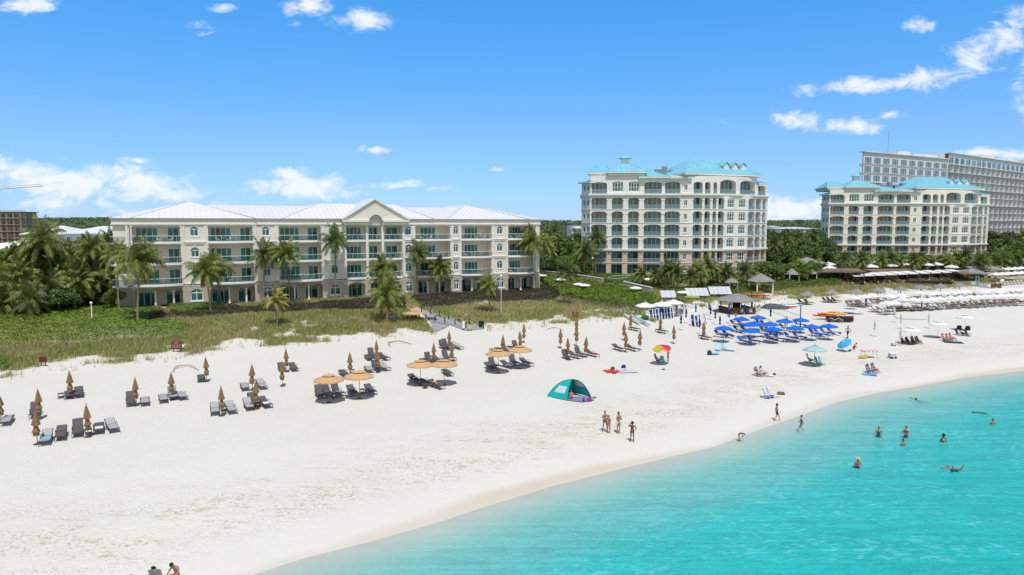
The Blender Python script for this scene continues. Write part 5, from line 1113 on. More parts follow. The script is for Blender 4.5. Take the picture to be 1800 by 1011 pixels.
def closed_maker(can, h=2.55, pole='wood', r=.27, style='tan'):
    def mk():
        t = empty('closed_umbrella', (0, 0, 0)); p = MB(); p.tube([(0, 0, -.2), (0, 0, h)], .028, 6); p.build('pole', M[pole], t)
        c = MB(); g = random.Random(3)
        if style == 'tan': pr = [(.05, .62), (r*.75, .66), (r*.62, .85), (r*.95, .95), (.16, 1.18), (.13, 1.32), (r*.45, 1.40), (r, 1.48), (r*.9, 1.62), (.15, 2.05), (.07, 2.38), (.02, h-.03)]
        else: pr = [(.04, .95), (r*.6, .98), (r*.72, 1.15), (r*.42, 1.32), (r*.4, 1.45), (r*.8, 1.6), (r*.62, 1.9), (.08, 2.25), (.02, h-.03)]
        c.lathe(pr, 12, wob=.16); k = len(c.v)
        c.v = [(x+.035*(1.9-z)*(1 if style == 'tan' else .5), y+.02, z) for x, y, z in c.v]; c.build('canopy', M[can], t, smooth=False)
        f = MB(); f.lathe([(.03, 0), (.02, .05), (.03, .09)], 6, (0, 0, h)); f.build('finial', M[pole], t)
        b_ = MB(); b_.lathe([(.28, 0), (.28, .05), (.06, .09)], 10, (0, 0, -.02)); b_.build('base', M['steel'] if style != 'tan' else M['brnframe'], t); return t
    return mk
def open_maker(can, rad=1.45, h=2.15, rise=.42, n=8, vent=True, pole='wood', sides=None):
    def mk():
        t = empty('beach_umbrella', (0, 0, 0)); p = MB(); p.tube([(0, 0, -.2), (0, 0, h+rise+.06)], .03, 6); p.build('pole', M[pole], t); c = MB(); a0 = math.pi/n
        zt = h+rise; vr = .36 if vent else 0.02; rings = [(rad, h), (rad*.72, h+rise*.36), (rad*vr, h+rise*.80)]
        for th in (0, -.025):
            R0 = [[(q*math.cos(2*math.pi*(j+.5)/n), q*math.sin(2*math.pi*(j+.5)/n), z+th) for j in range(n)] for q, z in rings]
            for a, b_ in zip(R0, R0[1:]):
                for j in range(n): c.poly([a[j], a[(j+1) % n], b_[(j+1) % n], b_[j]])
            if not vent:
                for j in range(n): c.poly([R0[-1][j], R0[-1][(j+1) % n], (0, 0, zt+th)])
        for j in range(n):
            a = (rad*math.cos(2*math.pi*(j+.5)/n), rad*math.sin(2*math.pi*(j+.5)/n)); b_ = (rad*math.cos(2*math.pi*(j+1.5)/n), rad*math.sin(2*math.pi*(j+1.5)/n)); c.poly([(a[0], a[1], h-.10), (b_[0], b_[1], h-.10), (b_[0], b_[1], h), (a[0], a[1], h)])
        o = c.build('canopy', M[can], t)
        if vent:
            v = MB(); z0, z1, q = h+rise*.78+.08, zt+.10, rad*.42
            for j in range(n): v.poly([(q*math.cos(2*math.pi*(j+.5)/n), q*math.sin(2*math.pi*(j+.5)/n), z0), (q*math.cos(2*math.pi*(j+1.5)/n), q*math.sin(2*math.pi*(j+1.5)/n), z0), (0, 0, z1)])
            v.build('vent_cap', M[can], t); d = MB(); d.lathe([(rad*.36, h+rise*.72), (rad*.30, h+rise*.86)], 8); d.build('vent_gap', M['dark'], t)
        r = MB()
        for j in range(n): r.bar((0, 0, zt-.06), (rad*.96*math.cos(2*math.pi*(j+.5)/n), rad*.96*math.sin(2*math.pi*(j+.5)/n), h-.03), .02, .02)
        r.build('ribs', M[pole], t); f = MB(); f.lathe([(.03, 0), (.045, .04), (.01, .1)], 6, (0, 0, zt+.10)); f.build('finial', M[pole], t)
        b_ = MB(); b_.lathe([(.26, 0), (.26, .05), (.06, .09)], 10); b_.build('base', M['brnframe'], t); return t
    return mk
def table_maker():
    t = empty('side_table', (0, 0, 0)); m = MB(); m.box(-.24, .24, -.24, .24, .42, .46); m.build('tabletop', M['brnframe'], t)
    for sx in (-1, 1):
        for sy in (-1, 1): m = MB(); m.bar((sx*.2, sy*.2, .42), (sx*.22, sy*.22, 0), .035, .035); m.build('leg', M['brnframe'], t)
    m = MB(); m.box(-.2, .2, -.2, .2, .14, .16); m.build('shelf', M['brnframe'], t); return t
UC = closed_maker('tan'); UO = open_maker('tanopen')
GL, GU, GO, GT = 'brown loungers on the sand', 'closed tan umbrellas', 'open tan umbrellas', 'small brown side tables'
# (where, closed umbrellas, open umbrellas, loungers (kind, px, py), tables)
SETS = [
 ('the set cut by the left edge', [(1, 744)], [], [('L', 13, 744)], []),
 ('the set left of the lone side table', [(69, 737)], [], [('R', 62, 731)], []),
 ('the front row set at the far left', [(66, 781)], [], [('l', 82, 777), ('d', 108, 769)], []),
 ('the front row set of four', [(155, 768)], [], [('R', 137, 763), ('D', 174, 758), ('l', 197, 756)], [(156, 764)]),
 ('the back row set by the small table', [(124, 700)], [], [('D', 122, 698), ('d', 139, 696)], [(107, 700)]),
 ('the set with one lounger folded up', [(240, 713)], [], [('R', 230, 711), ('L', 255, 710)], []),
 ('the set of three pale loungers', [(303, 702)], [], [('L', 287, 705), ('Q', 304, 700), ('L', 319, 700)], []),
 ('the set near the driftwood branch', [(363, 671)], [], [('D', 354, 669)], []),
 ('the front set left in mid beach', [(390, 731)], [], [('l', 378, 726), ('l', 406, 724)], [(394, 723)]),
 ('the small pale set in mid beach', [(444, 686)], [], [('L', 430, 684), ('l', 460, 682)], []),
 ('the front set by the open umbrellas', [(451, 719)], [], [('l', 437, 718), ('R', 444, 713), ('d', 466, 714)], [(453, 716)]),
 ('the back set by the grass, left of center', [(504, 654)], [], [('d', 495, 651), ('d', 516, 651)], []),
 ('the first open tan umbrella from the left', [], [(579, 708)], [('R', 562, 698), ('R', 574, 694), ('R', 593, 694)], [(587, 701)]),
 ('the second open tan umbrella from the left', [], [(632, 701)], [('d', 619, 693), ('d', 651, 691)], [(637, 692)]),
 ('the set behind the second open tan umbrella', [(616, 661)], [], [('D', 604, 660)], [(619, 657)]),
 ('the set behind the second open umbrella', [(664, 655)], [], [('L', 648, 653), ('R', 662, 651), ('Q', 674, 650)], []),
 ('the farthest set below the dune grass', [(662, 636)], [], [('D', 648, 632), ('R', 654, 628), ('d', 674, 632)], []),
 ('the third open tan umbrella from the left', [], [(739, 678)], [('d', 728, 672), ('D', 746, 676), ('d', 767, 682)], [(747, 683)]),
 ('the fourth open tan umbrella from the left', [], [(781, 677)], [('D', 786, 659)], []),
 ('the set behind the third open tan umbrella', [(763, 641)], [], [('R', 754, 636), ('D', 748, 639), ('d', 770, 637)], []),
 ('the set behind the fourth open tan umbrella', [(794, 638)], [], [('R', 785, 632)], [(798, 635)]),
 ('the set by the deck path end', [(790, 616)], [], [('R', 779, 613), ('R', 784, 611), ('l', 804, 613)], []),
 ('the fifth open tan umbrella from the left', [], [(876, 656)], [('d', 862, 650), ('R', 868, 646), ('d', 892, 646)], []),
 ('the rightmost open tan umbrella', [], [(914, 648)], [('R', 903, 641), ('d', 925, 642)], []),
 ('the set behind the fifth open tan umbrella', [(884, 624)], [], [('L', 870, 621), ('D', 880, 619), ('R', 890, 621)], []),
 ('the set behind the rightmost open tan umbrella', [(914, 616)], [], [('R', 908, 614), ('D', 902, 616)], [(919, 616)]),
 ('the left dark set above the teal tent', [(998, 630)], [], [('R', 996, 631), ('d', 1010, 629)], []),
 ('the right dark set above the teal tent', [(1030, 628)], [], [('R', 1019, 626), ('d', 1040, 626)], []),
 ('the pair of half-raised loungers in mid beach', [(1100, 619)], [], [('d', 1087, 616), ('d', 1110, 616)], []),
 ('the lone lounger by the boat hulls', [(1108, 580)], [], [('D', 1115, 581)], []),
 ('the lone lounger below the stacked blue chairs', [(1161, 586)], [], [('D', 1163, 585)], []),
 ('the lone lounger left of the blue umbrellas', [(1237, 597)], [], [('D', 1239, 596)], [])]
sp_off = math.radians(0)
for (wh, uc, uo, lg, tb) in SETS:
    for (x, y) in uc: place('uc', UC, G(x, y), x*.9, 'closed tan umbrella of %s' % wh, 'umbrella', GU)
    for (x, y) in uo: place('uo', UO, G(x, y), .2, 'open tan umbrella, %s' % wh.replace('the ', '', 1), 'umbrella', GO)
    cnt = {}
    for i, (v, x, y) in enumerate(lg):
        same = [q for q in lg if q[0] == v]; pos = '' if len(same) == 1 else ', ' + ('left' if (v, x, y) == same[0] else ('right' if (v, x, y) == same[-1] else 'middle')) + ' one'
        at_ = 'under ' if 'open tan umbrella' in wh and wh.startswith('the ') and not wh.startswith('the set') else 'of '
        lounger(v, x, y, '%s lounger%s %s%s' % (LM[v][0], pos, at_, wh), GL, (i-1)*.09+.05*((x*7) % 3-1))
    for (x, y) in tb: place('tb', table_maker, G(x, y), LRZ, 'small brown side table at %s' % wh, 'table', GT)
for (x, y, lb) in [(497, 679, 'lone closed tan umbrella in front of the back set left of center'), (921, 602, 'lone closed tan umbrella nearest the signs at the deck path end'), (985, 612, 'lone closed tan umbrella left of the stacked looking pair'), (1013, 608, 'nearer of two closed tan umbrellas lined up one behind the other'), (1013, 590, 'farther of two closed tan umbrellas lined up, just below the maroon sign'), (1097, 598, 'closed tan umbrella just behind the pair of half-raised loungers'), (1125, 615, 'lone closed tan umbrella right of the pair of half-raised loungers'), (1184, 604, 'lone closed tan umbrella behind the rainbow umbrella')]:
    place('uc', UC, G(x, y), x*.7, lb, 'umbrella', GU)
# ---- blue umbrellas and loungers
UB = closed_maker('navy', 2.4, 'white', .20, 'blue'); UBO = open_maker('bluecan', 1.25, 1.95, .48, 8, False, 'wood')
BO = [(1272, 602, 'leftmost open blue umbrella, over two people on blue chairs'), (1302, 584, 'open blue umbrella nearest the walking person in yellow'), (1332, 581, 'open blue umbrella at the back, second from the left'), (1317, 595, 'open blue umbrella in the second row, left'), (1325, 593, 'open blue umbrella half hidden behind its left neighbour'),
      (1353, 594, 'open blue umbrella in the middle of the second row'), (1319, 607, 'open blue umbrella low and tilted at the front left'), (1359, 604, 'open blue umbrella in the front row, center'), (1378, 588, 'open blue umbrella beside the standing attendant'), (1397, 602, 'broad open blue umbrella in the front row, right of center'), (1407, 586, 'open blue umbrella under the volleyball post'), (1426, 599, 'open blue umbrella over the left of four chairs'), (1456, 598, 'rightmost open blue umbrella below the red kayaks')]
for (x, y, lb) in BO: place('ubo', UBO, G(x, y), x*.3, lb, 'umbrella', 'open blue umbrellas')
BC = [(1223, 558, 'closed blue umbrella behind the covered blue chairs'), (1229, 587, 'large closed blue umbrella in front of the covered blue chairs'), (1246, 554, 'closed blue umbrella highest of the left pair'), (1249, 562, 'closed blue umbrella lower of the left pair'), (1257, 570, 'small closed blue umbrella alone before the pair'), (1281, 568, 'closed blue umbrella nearer of two in line'), (1281, 556, 'closed blue umbrella farther of two in line, by the bar'), (1265, 582, 'closed blue umbrella just behind the leftmost open blue one'), (1308, 558, 'closed blue umbrella behind the walking person in yellow'), (1354, 566, 'dark purple closed umbrella in front of the volleyball net'), (1197, 580, 'wide half-furled blue umbrella left of the covered chairs'), (1206, 568, 'closed blue umbrella right of the chair stacks'), (1161, 565, 'closed blue umbrella in front of the stacked blue chairs')]
for (x, y, lb) in BC: place('ub', UB, G(x, y), x*.7, lb, 'umbrella', 'closed blue umbrellas')
BL = [('B', 1292, 574, 'behind the walking person, left'), ('B', 1303, 573, 'behind the walking person, right'), ('B', 1298, 585, 'second row, left end'), ('B', 1310, 583, 'second row, next to the tilted umbrella'), ('B', 1337, 573, 'back row, beside the second row umbrella'), ('B', 1344, 575, 'back row, right of that one'), ('B', 1344, 587, 'third row, left end'), ('B', 1354, 588, 'third row, center'), ('B', 1362, 588, 'third row, right end'),
      ('B', 1265, 593, 'under the leftmost open blue umbrella, left'), ('B', 1278, 593, 'under the leftmost open blue umbrella, right'), ('b', 1306, 604, 'front left pair, left one'), ('B', 1322, 603, 'front left pair, right one'), ('B', 1353, 600, 'front middle pair, left one'), ('B', 1370, 600, 'front middle pair, right one'), ('B', 1388, 597, 'front right pair, left one'), ('B', 1403, 596, 'front right pair, right one'), ('B', 1403, 574, 'back row, below the volleyball post'), ('B', 1379, 581, 'back row, below the attendant'),
      ('B', 1431, 591, 'of the right four, leftmost'), ('b', 1441, 591, 'of the right four, second'), ('B', 1451, 589, 'of the right four, third'), ('B', 1463, 588, 'of the right four, rightmost')]
for (v, x, y, lb) in BL: lounger(v, x, y, ('bright blue lounger, ' if v == 'b' else 'navy and white lounger, ')+lb, 'blue loungers', .0+.12*((x*7) % 3-1))
# ---- white umbrellas and their loungers on the right
WO = open_maker('whitecan', 1.30, 2.05, .72, 4, False, 'white'); WR = open_maker('whitecan', 1.35, 2.0, .42, 8, True, 'white'); WC = closed_maker('greycan', 2.6, 'white', .22, 'grey')
def zz(x, y): return (1580+x/8.18, 480+y/8.18)
def z2(x, y): return (1380+x/8.18, 500+y/8.18)
rowA = [z2(980, 215), z2(1140, 195), z2(1250, 185), z2(1500, 192), z2(1640, 180)]+[zz(x, y) for x, y in ((290, 300), (420, 312), (510, 305), (630, 300), (760, 292), (870, 285), (960, 280))]
rowB = [z2(1560, 292), z2(1690, 240), z2(1450, 300)]+[zz(x, y) for x, y in ((30, 345), (40, 405), (200, 412), (330, 408), (470, 402), (580, 392), (740, 380), (870, 374))]
rowC = [zz(x, y) for x, y in ((1020, 368), (1130, 362), (1240, 355), (1350, 348), (1460, 342), (1570, 338), (1680, 334), (1780, 330))]
rowD = [zz(x, y) for x, y in ((1190, 265), (1290, 255), (1390, 252), (1480, 250), (1570, 246), (1660, 243), (1750, 242), (1240, 285), (1440, 282))]
for rn, rr in (('upper left row', rowA), ('lower left row', rowB), ('lower right row', rowC), ('upper right row', rowD)):
    for i, (x, y) in enumerate(sorted(rr)): place('wo', WO, G(x, y+17.5*(150.0/max(120, 150))), .5+.15*((i*5) % 3), 'square white umbrella in the %s on the right, %s from the left' % (rn, nearfar(i)), 'umbrella', 'square white umbrellas')
n_ = 0
def lrow(x0, y0, x1, y1, n, desc, mix):
    for i in range(n):
        f = i/(n-1); v = mix[i % len(mix)]; lounger(v, x0+(x1-x0)*f, y0+(y1-y0)*f, '%s lounger in the %s, %s from the left' % ({'W': 'wooden', 'G': 'white'}[v], desc, nearfar(i)), 'loungers under the white umbrellas', g_.uniform(-.08, .08))
lrow(1494, 539, 1522, 537, 5, 'short row left of the white umbrellas', 'WWGWG'); lrow(1536, 549, 1655, 543, 20, 'front row on the right', 'GGWGGWWWGWGGWW'); lrow(1660, 541, 1800, 533, 20, 'front right row towards the edge', 'WWGWWGW'); lrow(1536, 534, 1690, 524, 18, 'middle row on the right', 'WWGWGW'); lrow(1700, 523, 1800, 518, 12, 'back right row', 'GWWG')
for (x, y, lb) in [(1600, 606, 'round white umbrella over the group in dark clothes'), (1648, 594, 'round white umbrella standing clear of its loungers'), (1696, 581, 'round white umbrella farthest right on the open sand')]: place('wr', WR, G(x, y), .3, lb, 'umbrella', 'round white umbrellas')
for (x, y, lb) in [(1572, 567, 'closed grey umbrella nearest the white loungers'), (1537, 591, 'closed grey umbrella right of the man in shorts'), (1583, 578, 'closed grey umbrella behind the dark group'), (1582, 607, 'closed grey umbrella at the left of the dark group'), (1632, 577, 'closed grey umbrella alone on the right')]: place('wc', WC, G(x, y), .3, lb, 'umbrella', 'closed grey umbrellas')
# thatched palapas
def palapa_maker():
    t = empty('thatched_umbrella', (0, 0, 0)); m = MB(); m.tube([(0, 0, -.2), (0, 0, 2.5)], .07, 7); m.build('post', M['wood'], t)
    m = MB(); g = random.Random(2); n = 26; rs = [(1.55, 1.85), (1.0, 2.22), (.35, 2.58), (.02, 2.85)]; 
    m.lathe(rs, n, caps=False); m.v = [(x*(1+g.uniform(-.06, .06)), y*(1+g.uniform(-.06, .06)), z+g.uniform(-.07, .05)) for x, y, z in m.v]; m.lathe([(1.5, 1.82), (.05, 2.5)], 12, caps=False); m.build('thatch', M['thatch'], t); m = MB(); m.lathe([(.06, 2.75), (.1, 2.85), (.02, 3.0)], 6); m.build('finial', M['wood'], t); return t
for i, (x, y) in enumerate([z2(310, 290), z2(665, 262), z2(1015, 250), z2(1330, 222), z2(1655, 205), zz(310, 345), zz(590, 325), zz(870, 305)]):
    place('pala', palapa_maker, G(x, y), i, 'grey thatched umbrella at the grass edge, %s from the left' % nearfar(i), 'thatched umbrella', 'thatched umbrellas')
    if i < 2:
        for j, dx in enumerate((-8, 3) if i == 0 else (-9, -1, 8)): lounger('W', x+dx, y-1, 'wooden lounger under the %s thatched umbrella, %s' % (nearfar(i), nearfar(j)), 'loungers under the thatched umbrellas')
    elif i < 5: lounger('W', x+3, y, 'wooden lounger beside the %s thatched umbrella' % nearfar(i), 'loungers under the thatched umbrellas')

# ---- deck path with posts and ropes
pathp = [((735, 537), 1.2), ((748, 548), 1.4), ((775, 559), 1.7), ((800, 568), 1.7), ((830, 578), 1.6)]
def strip(name, pts, w, m, lift=0.06, th=.12, kind='structure'):
    P_ = [G(*p) for p in pts]; b_ = MB()
    for a, c in zip(P_, P_[1:]):
        d = (c-a); d.z = 0; d.normalize(); s = Vector((-d.y, d.x, 0))*w/2; n = len(b_.v)
        for p in (a-d*.15, c+d*.15):
            for sg in (-1, 1):
                for h in (lift-th, lift): q = p+s*sg; b_.v.append((q.x, q.y, q.z+h))
        b_.f.extend([(n+1, n+3, n+7, n+5), (n, n+1, n+5, n+4), (n+2, n+6, n+7, n+3), (n+4, n+5, n+7, n+6), (n, n+2, n+3, n+1)])
    o = b_.build(name, m); tag(o, kind=kind); return o
dk = empty('boardwalk', G(790, 568), 0, 'grey boarded deck path running down from the garden to the sand', 'boardwalk')
L0 = [G(*p) for p in [(739, 548), (757, 566), (792, 572), (819, 582)]]; R0_ = [G(*p) for p in [(760, 545), (775, 556), (812, 567), (850, 579)]]
for i in range(3):
    b_ = MB(); A0, A1, B0, B1 = L0[i], L0[i+1], R0_[i], R0_[i+1]; n = 10 if i else 6
    for k in range(n):
        f0, f1 = (k+.03)/n, (k+.97)/n; q = [A0.lerp(A1, f0), B0.lerp(B1, f0), B0.lerp(B1, f1), A0.lerp(A1, f1)]; q = [(v.x-dk.location.x, v.y-dk.location.y, max(v.z, 0)-dk.location.z+.16-.0*i) for v in q]
        nn_ = len(b_.v); b_.v.extend(q+[(x, y, z-.12) for x, y, z in q]); b_.f.extend([(nn_, nn_+3, nn_+2, nn_+1)[::-1], (nn_, nn_+1, nn_+5, nn_+4), (nn_+1, nn_+2, nn_+6, nn_+5), (nn_+2, nn_+3, nn_+7, nn_+6), (nn_+3, nn_, nn_+4, nn_+7)])
    b_.build('deck_boards', M['deck'], dk)
b_ = MB(); q = [G(*p) for p in [(757, 567), (790, 573), (768, 584), (760, 578)]]
q = [(v.x-dk.location.x, v.y-dk.location.y, v.z-dk.location.z+.1) for v in q]; b_.poly(q); b_.build('side_deck', M['deck'], dk)
posts = [(741, 551), (749, 564), (757, 554), (765, 566), (773, 559), (782, 569), (789, 563), (800, 573), (807, 567), (819, 579), (825, 572), (843, 577)]; post_o = []
def post_maker():
    t = empty('rope_post', (0, 0, 0)); m = MB(); m.tube([(0, 0, -.3), (0, 0, .95)], [.09, .085], 8); m.build('post', M['timber'], t); m = MB(); m.lathe([(.1, .93), (.1, .99), (.03, 1.03)], 8); m.build('cap', M['timber'], t); return t
PP = []
for i, (x, y) in enumerate(posts):
    o = place('post', post_maker, G(x, y), 0, '%s timber post along the %s side of the deck path' % (nearfar(i//2), 'near' if i % 2 else 'far'), 'post', 'timber posts along the deck path'); PP.append(o.location.copy())
def rope(a, b, label):
    m = MB(); c = a; pts = []
    for k in range(9): f = k/8; p = a.lerp(b, f); pts.append((p.x-c.x, p.y-c.y, p.z-c.z+.80-.38*math.sin(math.pi*f)))
    m.tube(pts, .045, 5); o = m.build('rope', M['rope'], None, c); tag(o, label, 'rope', 'ropes slung between the posts')
far_ = [2, 4, 6, 8, 10, 11]
for i, (a, c) in enumerate(zip(far_, far_[1:])): rope(PP[a], PP[c], 'pale rope sagging between posts on the far side of the deck, %s from the garden' % nearfar(i))
for i, (a, c) in enumerate(zip((3, 5, 7), (5, 7, 9))): rope(PP[a], PP[c], 'pale rope sagging between posts on the near side of the deck, %s from the garden' % nearfar(i))
# brick paths to the loggias
for nm_, pts, w in [('path', [(283, 541), (290, 553), (304, 563)], 1.5), ('path', [(406, 538), (420, 545), (432, 549)], 1.6), ('path', [(546, 531), (556, 537)], 1.5), ('path', [(628, 528), (640, 535)], 1.6), ('path', [(712, 531), (722, 537), (730, 546), (742, 551)], 1.8), ('path', [(776, 518), (790, 527)], 1.0), ('path', [(905, 528), (914, 533)], .9), ('path', [(985, 510), (1000, 524), (990, 530)], 1.0)]:
    o = strip(nm_, pts, w, M['paver'], .10, .12)
# round tan table umbrella platform at path: a low round tan topped table
def roundtable():
    t = empty('round_gazebo_table', (0, 0, 0)); m = MB(); m.lathe([(1.75, 1.25), (1.75, 1.32), (.6, 1.55), (.1, 1.62)], 20); m.build('thatched_top', M['tanopen'], t)
    for a in range(4): m = MB(); m.bar((1.1*math.cos(a*1.57+.4), 1.1*math.sin(a*1.57+.4), 0), (.8*math.cos(a*1.57+.4), .8*math.sin(a*1.57+.4), 1.3), .14, .14); m.build('leg', M['timber'], t)
    m = MB(); m.lathe([(.7, 1.5), (.7, 1.56)], 12, caps=False); m.build('vent_rim', M['dark'], t); return t
place('rt', roundtable, G(727, 565), 0, 'wide round tan umbrella canopy with dark legs beside the deck path', 'shelter', None)
b_ = MB(); b_.box(-1.5, 1.5, -.3, .3, .3, .42); b_.box(-1.3, -1.1, -.25, .25, 0, .3); b_.box(1.1, 1.3, -.25, .25, 0, .3); o = b_.build('bench', M['timber'], None, G(752, 563), .1); tag(o, 'long low dark bench beside the deck path', 'bench')
# lamp posts, signs
def pole(px, py, ty, label, m='greyw', r=.06, head=True, name='lamp_post', cat='post'):
    p = G(px, py); h = CAMH+ray(px, ty)[2]/ray(px, ty)[1]*p.y-p.z; t = empty(name, p, 0, label, cat); b_ = MB(); b_.tube([(0, 0, -.2), (0, 0, h)], r, 6); b_.build('pole', M[m], t)
    if head: b_ = MB(); b_.lathe([(.16, h), (.2, h+.1), (.1, h+.28)], 8); b_.build('lamp_head', M['white'], t)
    return t
pole(162, 565, 534, 'white post standing in the bright green ground cover', 'white', .08); pole(488, 580, 534, 'thin pole right of the small yellow palm', 'greyd', .05, False); pole(881, 553, 486, 'grey lamp post in the dune grass right of the short palm', 'greyw'); pole(1041, 511, 455, 'tall lamp post in the sea grape', 'wood', .07)
def sign(px, py, w, h, zb, label, m='sign', text=True):
    t = empty('sign', G(px, py), -.1, label, 'sign'); b_ = MB(); b_.box(-w/2, w/2, -.03, .03, zb, zb+h); b_.build('board', M[m], t)
    for s in (-1, 1): b_ = MB(); b_.box(s*w*.32-.035, s*w*.32+.035, .031, .09, -.2, zb+h*.9); b_.build('post', M['timber'], t)
    if text:
        b_ = MB(); g = random.Random(px); b_.box(-w*.16, w*.16, -.036, -.0305, zb+h*.82, zb+h*.90)
        for r in range(4):
            x = -w*.4
            while x < w*.36: l = g.uniform(.04, .12)*w; b_.box(x, min(x+l, w*.4), -.036, -.0305, zb+h*(.66-.15*r), zb+h*(.71-.15*r)); x += l+.03*w
        b_.build('lettering', M['trim'] if m == 'sign' and px < 0 else M['paver'], t)
    return t
sign(311, 619, 1.35, .95, .35, 'maroon sign with faint small lettering in the grass at the left'); sign(1011, 561, 1.0, .95, .25, 'square maroon sign at the grass edge right of the deck'); sign(76, 644, .85, .6, .45, 'small dark purple sign in the grass at the far left', 'sign', False)
sign(860, 582, .65, .6, .35, 'pink round-cornered sign at the end of the ropes', 'paver', False); sign(815, 581, .35, 1.1, .3, 'narrow pale pink notice on the sand beside the deck', 'trim', False); sign(826, 582, .7, .5, .3, 'low pinkish grey sign in front of the deck steps', 'paver', False)
b_ = MB(); b_.box(-.35, .35, -.35, .35, 0, 1.0); b_.box(-.42, .42, -.42, .42, 1.0, 1.08); o = b_.build('rubbish_bin', M['black'], None, G(846, 577), .3); tag(o, 'black bin behind the last post of the deck path', 'bin')
# driftwood hammock-like branches on the sand
def branch(pts, label, m='paver', r=.05):
    P_ = [G(*p) for p in pts]; o0 = P_[0]; b_ = MB(); n = len(P_); b_.tube([(p.x-o0.x, p.y-o0.y, p.z-o0.z+(.08 if i in (0, n-1) else .22)) for i, p in enumerate(P_)], [r*.6]+[r]*(n-2)+[r*.6], 6); b_.tube([(P_[1].x-o0.x, P_[1].y-o0.y, P_[1].z-o0.z+.22), (P_[1].x-o0.x+.5, P_[1].y-o0.y+.7, P_[1].z-o0.z+.1)], r*.5, 5); o = b_.build('driftwood_branch', M[m], None, o0); tag(o, label, 'driftwood', 'driftwood on the sand')
branch([(304, 655), (307, 649), (314, 646), (332, 645), (340, 647), (350, 652)], 'long pale bent branch on the sand left of a closed umbrella', 'paver', .07); branch([(686, 610), (682, 605), (700, 602), (706, 603), (724, 606)], 'thin bent dark branch on the sand below the dune grass', 'wood', .05); branch([(960, 581), (968, 579), (975, 578), (990, 581)], 'thin dark branch on the sand near the closed umbrellas', 'wood', .04)
def tap(px, py, label):
    b_ = MB(); b_.tube([(0, 0, 0), (0, 0, .55)], .025, 5); b_.tube([(-.25, 0, .55), (.25, 0, .55)], .02, 5); o = b_.build('stake', M['greyw'], None, G(px, py)); tag(o, label, 'stake', 'small stakes in the sand')
tap(700, 693, 'small t-shaped stake left of the people on loungers'); tap(966, 637, 'small t-shaped stake left of the dark loungers'); tap(846, 660, 'thin stake left of the fifth open tan umbrella')

# ---- walls, gardens and pool before the nearer tower
def wallrun(pts, h, m, label, name='garden_wall', th=.3, cap=True, base_drop=.6):
    P_ = [G(*p) for p in pts]; o0 = P_[0]; t = empty(name, o0, 0, label, 'wall'); b_ = MB(); c_ = MB()
    for a, c in zip(P_, P_[1:]):
        zt = lambda p: p.z+h; d = (c-a); d.z = 0; d.normalize(); s = Vector((-d.y, d.x, 0))*th/2; n = len(b_.v)
        for p in (a, c):
            for sg in (-1, 1):
                for z in (p.z-base_drop, zt(p)): q = p+s*sg-o0; b_.v.append((q.x, q.y, z-o0.z))
        b_.f.extend([(n+1, n+3, n+7, n+5), (n, n+1, n+5, n+4), (n+2, n+6, n+7, n+3), (n+4, n+5, n+7, n+6), (n, n+2, n+3, n+1)])
        if cap: c_.bar(tuple(Vector((a.x, a.y, zt(a)+.06))-o0), tuple(Vector((c.x, c.y, zt(c)+.06))-o0), th+.12, .12)
    b_.build('wall', M[m], t)
    if cap: c_.build('coping', M['trim'], t)
    return t
wallrun([(948, 492), (975, 495), (1005, 499), (1032, 503), (1060, 508)], 2.2, 'bwall', 'long beige garden wall stepping down behind the sea grape'); wallrun([(1096, 515), (1120, 521), (1145, 527)], 2.4, 'bwall', 'short beige garden wall beyond the dark gate')
wallrun([(1062, 508), (1094, 515)], 1.3, 'black', 'dark slatted gate in the beige garden wall', 'garden_gate', .1, False)
wallrun([(141, 551), (160, 545), (183, 537), (204, 530)], .25, 'paver', 'low pinkish stone edging wall climbing beside the left thicket', 'edging_wall', .8)
pl = MB(); P_ = [G(*p) for p in [(1066, 497), (1080, 492), (1108, 491), (1102, 496), (1082, 499)]]; o0 = P_[0]; pl.poly([(p.x-o0.x, p.y-o0.y, .35) for p in P_][::-1]); pt_ = empty('pool', o0, 0, 'blue swimming pool behind the garden wall, with a white rail', 'pool'); pl.build('water', M['sky'], pt_)
b_ = MB(); b_.tube([(p.x-o0.x, p.y-o0.y, 1.1) for p in P_]+[(0, 0, 1.1)], .04, 5); b_.tube([(p.x-o0.x, p.y-o0.y, .5) for p in P_]+[(0, 0, .5)], .04, 5); b_.build('rail', M['white'], pt_)
WS = open_maker('whitecan', 1.3, 2.0, .45, 6, False, 'wood')
for (x, y, lb) in [(953, 500, 'small white garden umbrella nearest the condominium'), (985, 508, 'small white garden umbrella behind the green shrubs'), (1017, 517, 'white garden umbrella, left of a touching pair'), (1028, 519, 'white garden umbrella, right of a touching pair'), (1117, 524, 'white garden umbrella before the short beige wall')]: place('ws', WS, G(x, y), .2, lb, 'umbrella', 'white garden umbrellas')
WM = open_maker('whitecan', 1.75, 2.3, .75, 6, False, 'white')
for (x, y, lb) in [(1134, 562, 'big white market umbrella, left, above the stacked blue chairs'), (1163, 560, 'big white market umbrella, middle, above the stacked blue chairs'), (1184, 556, 'big white market umbrella, right, by the white fence')]: place('wm', WM, G(x, y), .2, lb, 'umbrella', 'big white umbrellas at the chair store')
